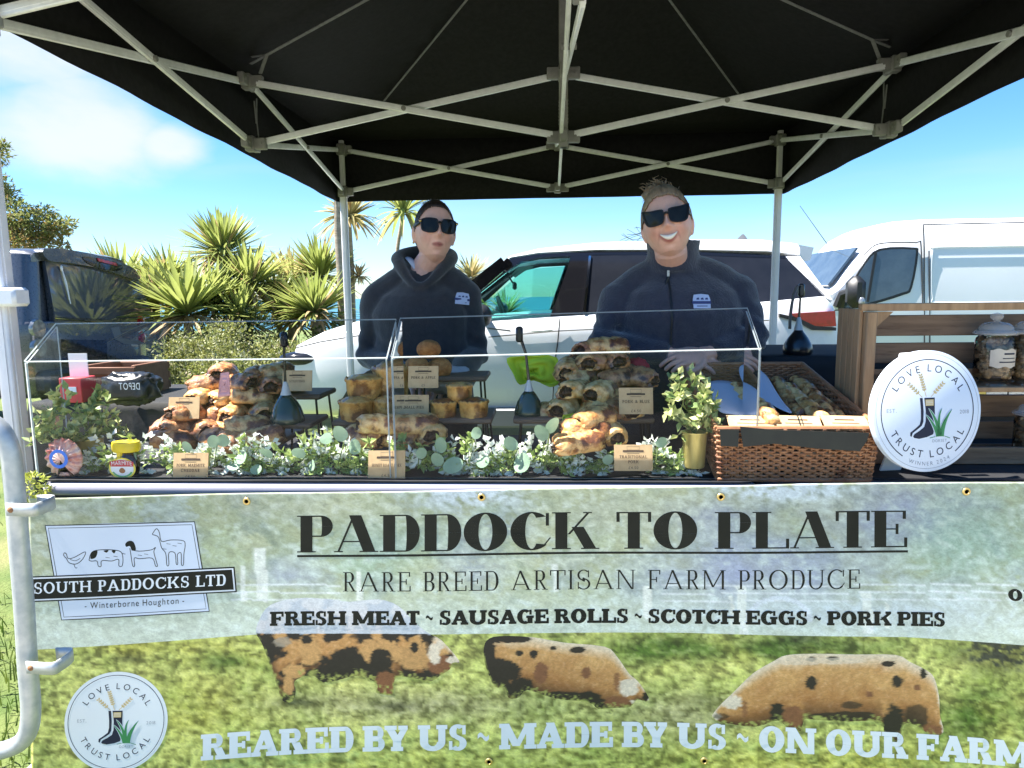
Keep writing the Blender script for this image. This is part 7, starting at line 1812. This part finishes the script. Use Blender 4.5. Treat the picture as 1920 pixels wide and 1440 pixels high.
def person(name_label, cx, cy, hc, hrot, hs, shoulder_z, torso, arms, cloth_mat, smile, hoodie, skin_base, hands):
    """hc head centre, hrot its rotation, hs its scale; torso rings (z, half width, half depth, dx, dy); arms: (shoulder, elbow, wrist)"""
    root = thing('person', name_label, 'person', (cx, cy, 0), group='sellers behind the stall'); O = Vector((cx, cy, 0)); L = lambda p: Vector(p)-O
    H = lambda x, y, z: L(hc)+hrot@(Vector((x, y, z))*hs)
    fnh = head_fn(smile)
    b = MB()
    b.sphere(L(hc), (HX*hs, HY*hs, HZ*hs), 72, 56, rot=hrot, fn=lambda v, d: fnh(v/hs, d)*hs)
    for s in (-1, 1):
        b.sphere(H(s*.074, .012, -.004), (.010*hs, .020*hs, .031*hs), 14, 10, rot=hrot@Matrix.Rotation(s*.35, 3, 'Z')); b.sphere(H(s*.073, .008, -.030), (.008*hs, .010*hs, .012*hs), 10, 8, rot=hrot)
    top = torso[-1]; nb = Vector((top[3], top[4], top[0]))
    b.tube([H(0, .018, -.03), H(0, .016, -.085), nb*.6+H(0, .016, -.085)*.4, nb+Vector((0, .0, -.03))], [.054*hs, .052*hs, .056*hs, .075], 20)
    rings = [ring_e((dx, dy, z), hx*.82, hy*.80) for z, hx, hy, dx, dy in torso]; b.loft(rings)
    for sh, el, wr in arms:
        sh, el, wr = L(sh), L(el), L(wr); b.tube([sh, sh*.5+el*.5, el, el*.5+wr*.5, wr], [.036, .036, .034, .031, .026], 14); b.sphere(sh-Vector((0, 0, .02)), .036, 14, 10); b.sphere(el, .034, 12, 8)
    for wr, fd, pn, sd, cu in hands: hand(b, L(wr), fd, pn, sd, cu)
    hz = torso[0][0]
    for s in (-1, 1):
        b.tube([Vector((s*.09, torso[0][4], hz+.05)), Vector((s*.10, torso[0][4], .50)), Vector((s*.10, torso[0][4]+.01, .10)), Vector((s*.10, torso[0][4], .05))], [.085, .058, .040, .04], 14); b.sphere((s*.10, torso[0][4]-.05, .045), (.04, .10, .035), 12, 8)
    me = remesh(b, .0030, 1, .4); n = len(me.vertices); co = np.empty(n*3, np.float32); me.vertices.foreach_get('co', co); co = co.reshape(-1, 3)
    hl = (co-np.array(L(hc), np.float32))@np.array(hrot, np.float32)/hs; x, y, z = hl[:, 0], hl[:, 1], hl[:, 2]
    col = np.tile(np.array(skin_base, np.float32), (n, 1)); fr = (y < -.045)
    def mixin(w, c):
        w = np.clip(w, 0, 1)[:, None]; col[:] = col*(1-w)+np.array(c, np.float32)*w
    g2 = lambda dx, dz: np.exp(-(dx**2+dz**2))
    mixin(fr*.45*g2((np.abs(x)-.044)/.022, (z+.030)/.022), (.52, .16, .11)); mixin(fr*.35*g2(x/.014, (z+.018)/.012), (.52, .18, .12)); mixin(fr*(.25+.35*smile)*np.exp(-((np.abs(x)-.027-.25*np.clip(-z-.028, 0, .03))/.0035)**2-((z+.042)/.016)**2), (.34, .13, .09)); mixin(fr*.35*g2(x/.016, (z+.068)/.0045), (.42, .18, .13)); mixin((z < -.088)*.35, (.40, .19, .13))
    zc = z+.053-(x/.026)**2*(.010*smile+.001)
    mixin(fr*np.clip(1.6-((x/(.022+.009*smile))**2+(zc/(.0095+.003*smile))**2)*1.3, 0, 1)*.85, (.36, .095, .085))
    if not smile: mixin(fr*np.clip(1.4-((x/.020)**2+((zc)/.0018)**2), 0, 1)*.8, (.12, .03, .03))
    a = me.color_attributes.new('tone', 'FLOAT_COLOR', 'POINT'); a.data.foreach_set('color', np.concatenate([col, np.ones((n, 1), np.float32)], 1).ravel())
    obj_from(me, 'body', M['skin'], root)
    if smile:
        t = MB(); n_ = 15; vs = []
        for i in range(n_):
            u = -1+2*i/(n_-1); xx = u*.0255; top_ = -.0450+u*u*.0075; bot = -.0590+u*u*.0205; bot = min(bot, top_-.0004)
            yy = -.1045+xx*xx*16
            vs += [H(xx, yy-.002, top_), H(xx, yy-.0035, (top_+bot)/2), H(xx, yy-.0015, bot)]
        t.add(vs, [(3*i+k, 3*i+k+1, 3*i+k+4, 3*i+k+3) for i in range(n_-1) for k in (0, 1)]); o = t.build('teeth', M['teeth'], root, angle=180); sm = o.modifiers.new('t', 'SOLIDIFY'); sm.thickness = .003; sm.offset = 0
    # top garment
    c = MB(); rings = [ring_e((dx, dy, z), hx, hy) for z, hx, hy, dx, dy in torso]; c.loft(rings)
    for sh, el, wr in arms:
        sh, el, wr = L(sh), L(el), L(wr); c.tube([sh+Vector((0, 0, .0)), sh*.5+el*.5, el, el*.45+wr*.55, wr-(wr-el).normalized()*.008], [.070, .062, .054, .047, .038], 18); c.sphere(sh-Vector((0, 0, .006)), (.068, .070, .066), 18, 12); c.sphere(el, .053, 16, 10)
        c.tube([sh+Vector((0, 0, -.002)), sh*.6+nb*.4+Vector((0, .004, .004)), nb*.8+sh*.2+Vector((0, .01, .0))], [.064, .066, .062], 16)
    if hoodie:
        for k in range(26):
            a_ = 2*math.pi*k/26; back = .5+.5*math.sin(a_); front = max(0, -math.sin(a_))**3
            p = Vector((top[3]+math.cos(a_)*(.096+.012*back), top[4]+.006+math.sin(a_)*(.092+.02*front), top[0]+.016+.056*back-.075*front)); q_a = 2*math.pi*(k+1)/26; b2 = .5+.5*math.sin(q_a); f2 = max(0, -math.sin(q_a))**3
            q = Vector((top[3]+math.cos(q_a)*(.096+.012*b2), top[4]+.006+math.sin(q_a)*(.092+.02*f2), top[0]+.016+.056*b2-.075*f2)); c.tube([p, q], [.017+.014*back, .017+.014*b2], 10)
        c.sphere((top[3], top[4]+.11, top[0]+.01), (.10, .05, .08), 16, 10)
    else:
        rr = []
        for z, r, dy in ((-.02, .092, .01), (.015, .082, .004), (.055, .080, -.004), (.082, .086, -.006)): rr.append(ring_e((top[3], top[4]+dy, top[0]+z), r*1.05, r*1.0, 24, 2))
        inn = [ring_e((top[3], top[4]+dy, top[0]+z), r*1.05-.011, r*1.0-.011, 24, 2) for z, r, dy in ((.082, .084, -.006), (.045, .078, -.004), (.0, .078, .004))]
        c.loft(rr+inn)
    me = remesh(c, .0062, 9, .5)
    elb = [L(e) for _, e, _ in arms]; shd = [L(s) for s, _, _ in arms]
    def fl(p):
        w = math.sin(p.z*26+p.x*11+3*noise.noise(p*4))*.30+noise.noise(Vector((p.x*9, p.y*9, p.z*5)))*.8
        for e in elb:
            d = (p-e).length; w += .75*math.exp(-(d/.11)**2)*math.sin((p.z+p.x*.6)*95+noise.noise(p*14)*3)*.7
        for s in shd:
            d = (p-s).length; w += .5*math.exp(-((d-.09)/.06)**2)*math.sin((p.x*60-p.z*40)+noise.noise(p*10)*2)*.45
        return w
    fold(me, .0085, fl)
    obj_from(me, 'hoodie' if hoodie else 'fleece', cloth_mat, root)
    tr = MB()
    for s in (-1, 1): tr.tube([Vector((s*.085, torso[0][4], hz+.10)), Vector((s*.10, torso[0][4], .50)), Vector((s*.10, torso[0][4]+.01, .09))], [.115, .082, .066], 16)
    tr.build('trousers', M['trousers'], root)
    sh_ = MB()
    for s in (-1, 1): sh_.sphere((s*.10, torso[0][4]-.05, .05), (.05, .14, .052), 16, 10)
    sh_.build('shoe', M['black'], root)
    return root, H, L, fnh
def sunglasses(root, H, outline, cx, dy=0, gold=False, tilt=0):
    fy = lambda x: -.1085+dy+x*x*5.5
    fr, ln = MB(), MB()
    for s in (-1, 1):
        out = [(s*(cx+u), v) for u, v in outline]; c0 = (s*cx, 0); n = len(out)
        inn = [(c0[0]+(x-c0[0])*.86, c0[1]+.001+(z-c0[1])*.86) for x, z in out]; Z = .014
        vs = []
        for (x, z), (xi, zi) in zip(out, inn): vs += [H(x, fy(x)-.004, z+Z), H(xi, fy(xi)-.004, zi+Z), H(xi, fy(xi)+.003, zi+Z), H(x, fy(x)+.003, z+Z)]
        fr.add(vs, [(4*i+k, 4*i+(k+1) % 4, 4*((i+1) % n)+(k+1) % 4, 4*((i+1) % n)+k) for i in range(n) for k in range(4)])
        ln.add([H(x, fy(x)-.0015, z+Z) for x, z in inn]+[H(c0[0], fy(c0[0])-.004, Z)], [(i, (i+1) % n, n) for i in range(n)])
        hx = s*(cx+outline[0][0])*1.0; fr.bar(H(s*(cx+.030), fy(cx+.03), .026), H(s*.079, .010, .016), .005, .011 if gold else .009, m=0, bevel=.001)
        if gold: fr.sphere(H(s*(cx+.0335), fy(cx+.03)-.002, .026), .005, 8, 6, m=1)
    fr.tube([H(-cx*.28, fy(0), .020), H(0, fy(0)-.002, .024), H(cx*.28, fy(0), .020)], .0035, 8)
    g = fr.build('sunglasses', [M['shade_frame'], M['gold_trim']], root, angle=50); ln.build('lens', M['shade_lens'], g, angle=180); return g
def hair_cap(root, H, fnh, m, line, sc=1.045, name='hair', lift=None, extra=None):
    h = MB(); nu, nv = 72, 50; idx = {}; vs = []
    keep = [[False]*nu for _ in range(nv+1)]
    for i in range(nv+1):
        ph = math.pi*i/nv
        for j in range(nu):
            a = 2*math.pi*j/nu; d = Vector((math.sin(ph)*math.cos(a), math.sin(ph)*math.sin(a), -math.cos(ph)))
            v = fnh(Vector((d.x*HX, d.y*HY, d.z*HZ)), d); k = line(d)
            s_ = sc*(1+.012*noise.noise(Vector((d.x*14, d.y*3, d.z*3)))); w = max(0, min(1, k*6+.3))
            v = v*(1+(s_-1)*w)+(lift(d)*w if lift else Vector()); vs.append(H(*v)); keep[i][j] = k > 0
    fs = [(i*nu+j, i*nu+(j+1) % nu, (i+1)*nu+(j+1) % nu, (i+1)*nu+j) for i in range(nv) for j in range(nu) if keep[i][j] and keep[i+1][j] and keep[i][(j+1) % nu] and keep[i+1][(j+1) % nu]]
    h.add(vs, fs)
    if extra: extra(h)
    o = h.build(name, m, root, angle=180)
    bm = bmesh.new(); bm.from_mesh(o.data); bmesh.ops.delete(bm, geom=[v for v in bm.verts if not v.link_faces], context='VERTS'); bm.to_mesh(o.data); bm.free()
    return o
def badge(root, pts_fn, lines):
    b = MB(); b.poly(pts_fn([(-1, -1), (.95, -1), (1, .3), (.85, .95), (0, 1.08), (-.85, .95), (-1, .3)])); b.build('chest_badge', M['patch'], root)
    k = MB(); k.poly(pts_fn([(-1.1, -.35), (1.05, -.35), (1.05, .05), (-1.1, .05)], .0012))
    for x in (-.6, -.1, .4): k.poly(pts_fn([(x, .25), (x+.35, .25), (x+.3, .55), (x+.05, .5)], .0012))
    k.poly(pts_fn([(-.6, -.72), (.6, -.72), (.6, -.60), (-.6, -.60)], .0012)); k.build('badge_print', M['patch_ink'], root)
def surf(o, root, x, z, off=.002):
    """frontmost point of a garment at local x, z"""
    hit, loc, nor, _ = o.ray_cast(Vector((x, -1.5, z)), Vector((0, 1, 0)))
    return (loc+nor*off) if hit else Vector((x, -.15, z))

def decal(o, root, px, py, w, h, on, rot=0):
    """maps badge coordinates onto the plane through the garment around pixel (px, py)"""
    c = {}
    for i in (-1, 1):
        for j in (-1, 1): q = on(px+i*w, py-j*h-i*rot); c[i, j] = surf(o, root, q.x, q.z, .0)
    def f(u, v, off=0):
        a, b = (u+1)/2, (v+1)/2
        p = (c[-1, -1]*(1-a)+c[1, -1]*a)*(1-b)+(c[-1, 1]*(1-a)+c[1, 1]*a)*b
        return p+Vector((0, -.0065-off, 0))
    return lambda pts, off=0: [f(u, v, off) for u, v in pts]
# --- seller with dark pulled-back hair and black hoodie
D1 = 2.48; Yp = D2Y(D1)
hc = P(814, 437, Yp); hrot = Matrix.Rotation(R(20), 3, 'Z')@Matrix.Rotation(R(4), 3, 'Y')@Matrix.Rotation(R(-3), 3, 'X')
tc_ = P(792, 560, Yp+.04); cx, cy = tc_.x, tc_.y
zz_ = lambda py: P(792, py, Yp+.04).z
tor = [(.80, .19, .13, 0, 0), (.95, .185, .13, 0, 0), (1.05, .18, .125, 0, 0), (zz_(590), .19, .135, 0, -.01), (zz_(555), .158, .115, 0, -.005), (zz_(534), .112, .085, .003, 0), (zz_(518), .088, .070, .008, .004), (zz_(508), .07, .062, .01, .004)]
zs_ = zz_(552)
arms = [(P(714, 556, Yp+.04), P(694, 668, Yp+.02), P(768, 712, Yp-.20)), (P(868, 552, Yp+.05), P(888, 664, Yp+.03), P(846, 718, Yp-.20))]
hands = [(P(776, 712, Yp-.22), (.45, -1, -.10), (0, -.1, 1), -1, .55), (P(842, 718, Yp-.22), (-.40, -1, -.10), (0, -.1, 1), 1, .6)]
SK1 = (.72, .41, .315)
r1, H1, L1_, f1 = person('young seller with dark tied back hair, big black sunglasses and dark hooded top', cx, cy, hc, hrot, .955, zs_, tor, arms, M['hoodie'], 0, True, SK1, hands)
sunglasses(r1, H1, smooth_pts([(-.028, .012), (-.020, .022), (.012, .024), (.031, .018), (.032, .0), (.026, -.022), (.0, -.030), (-.022, -.025), (-.030, -.008)], 4), .0345, gold=True)
def hairline(d, tab):
    az = math.degrees(math.atan2(abs(d.x), -d.y)); return d.z-interp(az, (0, 25, 45, 60, 74, 88, 100, 180), tab)
T1 = (.72, .70, .60, .42, .12, -.10, -.42, -.60); T2 = (.70, .69, .60, .44, .16, -.06, -.40, -.60)
def line1(d): return hairline(d, T1)
def strand(h, H, fnh, d0, d1, d2, lifts, r):
    pts = []
    for i in range(9):
        t = i/8; d = (Vector(d0)*(1-t)**2+Vector(d1)*2*t*(1-t)+Vector(d2)*t*t).normalized(); v = fnh(Vector((d.x*HX, d.y*HY, d.z*HZ)), d)
        k = lifts[0]*(1-t)**2+lifts[1]*2*t*(1-t)+lifts[2]*t*t; pts.append(H(*(v*k)))
    h.tube(pts, [r*(.5+1.2*math.sin(math.pi*(.15+.8*i/8))) for i in range(9)], 4)
def ex1(h):
    h.sphere(H1(.0, .115, .02), (.035, .03, .035), 18, 12)
    rg = np.random.default_rng(3)
    for i in range(150):
        a = rg.uniform(-1.5, 1.5); e = math.asin(interp(math.degrees(abs(a)), (0, 25, 45, 60, 74, 88), T1[:6]))+rg.uniform(.0, .10)
        strand(h, H1, f1, (math.sin(a)*math.cos(e), -math.cos(a)*math.cos(e), math.sin(e)), (math.sin(a)*.45, .1, .95), (0, 1, .25), (1.03, 1.06+rg.uniform(-.01, .012), 1.05), .0018)
    for i in range(14):
        a = rg.uniform(-1, 1); strand(h, H1, f1, (math.sin(a)*.7, -.3, .75), (math.sin(a)*.8, .0, 1.0), (math.sin(a)*.9, .3, .9), (1.05, 1.11, 1.13), .0005)
hair_cap(r1, H1, f1, M['hair_brown'], line1, 1.05, extra=ex1)
hood = [o for o in r1.children if o.name.startswith('hoodie')][0]; bpy.context.view_layer.update()
def on1(px, py): q = L1_(P(px, py, Yp-.08)); return q
def bf(pts, off=0): 
    return [surf(hood, r1, (lambda q: q.x)(on1(864+u*13+v*-1.5, 560-v*11)), on1(864+u*13, 560-v*11-u*-1.5).z, .0025+off) for u, v in pts]
badge(r1, decal(hood, r1, 864, 560, 13, 11, on1, -1.5), 3)
k = MB(); tp = tor[-1]
for s, a0 in ((-1, 200), (1, 290)):
    k.tube(smooth_pts([(tp[3]+.062*math.cos(R(a)), tp[4]+.01+.060*math.sin(R(a)), tp[0]+.018+z_) for a, z_ in ((a0+60*(s > 0)-20*(s < 0), .03), (a0+30, .015), (265 if s < 0 else 275, -.030))], 4, False), .013, 8, flat=.5)
k.build('shirt_collar', M['shirt'], r1)
k = MB(); k.sphere(H1(-.077, .004, -.042), .004, 8, 6); k.build('earring', M['gold_trim'], r1)

# --- laughing seller with swept up blond hair and navy fleece
D2 = 2.22; Yq = D2Y(D2)
hc2 = P(1251, 424, Yq); hrot2 = Matrix.Rotation(R(-10), 3, 'Z')@Matrix.Rotation(R(-9), 3, 'Y')@Matrix.Rotation(R(-4), 3, 'X')
t2 = P(1272, 560, Yq+.10); cx2, cy2 = t2.x, t2.y
z2 = lambda py: P(1272, py, Yq+.10).z
dxn = P(1262, 500, Yq+.06).x-cx2
tor2 = [(.82, .235, .16, 0, .02), (.98, .225, .16, 0, .01), (z2(640), .215, .155, 0, 0), (z2(590), .225, .16, 0, -.01), (z2(548), .190, .135, 0, -.005), (z2(522), .138, .105, -.003, 0), (z2(508), .115, .082, dxn*.7, -.01), (z2(498), .080, .072, dxn, -.03)]
arms2 = [(P(1166, 556, Yq+.10), P(1132, 640, Yq+.02), P(1258, 664, Yq-.045)), (P(1378, 548, Yq+.10), P(1412, 632, Yq+.02), P(1330, 662, Yq-.045))]
hands2 = [(P(1266, 664, Yq-.05), (1, -.28, -.16), (.1, -.6, .8), -1, .42), (P(1322, 662, Yq-.055), (-1, -.35, -.12), (-.1, -.6, .8), 1, .45)]
SK2 = (.74, .41, .305)
r2, H2, L2_, f2 = person('smiling seller with swept up blond hair, sunglasses and navy zip fleece', cx2, cy2, hc2, hrot2, .985, z2(550), tor2, arms2, M['navy_fleece'], 1, False, SK2, hands2)
sunglasses(r2, H2, smooth_pts([(-.029, .010), (-.024, .021), (.010, .024), (.036, .030), (.037, .018), (.030, -.012), (.016, -.024), (-.012, -.024), (-.026, -.014)], 4), .0355)
def line2(d): return hairline(d, T2)
def lift2(d): return Vector((0, .004, .008))*max(0, d.z)**2
def ex2(h):
    rg = np.random.default_rng(8)
    for i in range(260):
        a = rg.uniform(-1.5, 1.5); e = math.asin(interp(math.degrees(abs(a)), (0, 25, 45, 60, 74, 88), T2[:6]))+rg.uniform(-.02, .16); j = rg.normal()*.06
        strand(h, H2, f2, (math.sin(a)*math.cos(e), -math.cos(a)*math.cos(e), math.sin(e)), (math.sin(a)*.62+j, -.05, .98), (rg.normal()*.12, 1, .55), (1.04, 1.11+rg.uniform(-.02, .04)*math.cos(a), 1.08), .0021)
    for i in range(12):
        a = rg.uniform(-1.2, 1.2); strand(h, H2, f2, (math.sin(a)*.8, -.35, .7), (math.sin(a)*.9, -.1, 1.0), (math.sin(a)*.9-.2, .2, .9), (1.05, 1.15, 1.15+rg.uniform(0, .05)), .0006)
    h.sphere(H2(-.008, .062, .116), (.058, .045, .036), 22, 14, fn=lambda v, d: v*(1+.22*noise.noise(d*3.5)))
    for i in range(46):
        d = rand_dir(rg); c = H2(-.008, .060, .118); q = c+Vector((d.x*.05, d.y*.04, abs(d.z)*.034)); e = q+Vector((rg.normal()*.018-.012, rg.normal()*.01, rg.uniform(.0, .028))); h.tube([q, (q+e)/2+Vector((rg.normal()*.006, 0, .006)), e], [.0016, .0012, .0005], 4)
    for i in range(9):   # wisps blowing off to the left of the photograph, by the ear
        q = H2(-.078, .005, -.02+rg.normal()*.018); e = q+Vector((-rg.uniform(.02, .085), rg.normal()*.01, rg.uniform(-.045, .03))); mid = (q+e)/2+Vector((0, 0, rg.uniform(-.02, .016))); h.tube(smooth_pts([tuple(q), tuple(mid), tuple(e)], 5, False), .0007, 4)
hair_cap(r2, H2, f2, M['hair_blond'], line2, 1.085, lift=lift2, extra=ex2)
fl2 = [o for o in r2.children if o.name.startswith('fleece')][0]; bpy.context.view_layer.update()
on2 = lambda px, py: L2_(P(px, py, Yq-.04))
def bf2(pts, off=0): return [surf(fl2, r2, on2(1314+u*17, 565-v*13).x, on2(1314+u*17, 565-v*13).z, .0025+off) for u, v in pts]
badge(r2, decal(fl2, r2, 1314, 565, 17, 13, on2), 3)
z_ = MB(); pth = [surf(fl2, r2, on2(1258-(py-515)*.02, py).x, on2(1258, py).z, .0015) for py in range(508, 652, 6)]
z_.tube(pth, .0035, 6); z_.build('zip', M['black'], r2)
z_ = MB(); a = surf(fl2, r2, on2(1258, 510).x, on2(1258, 510).z, .006); z_.box(a, (.008, .004, .020), bevel=.001); z_.build('zip_pull', M['fan_metal'], r2)
z_ = MB(); z_.bar(a+Vector((0, -.002, -.010)), a+Vector((-.012, -.006, -.042)), .006, .004); z_.build('zip_cord', M['black'], r2)
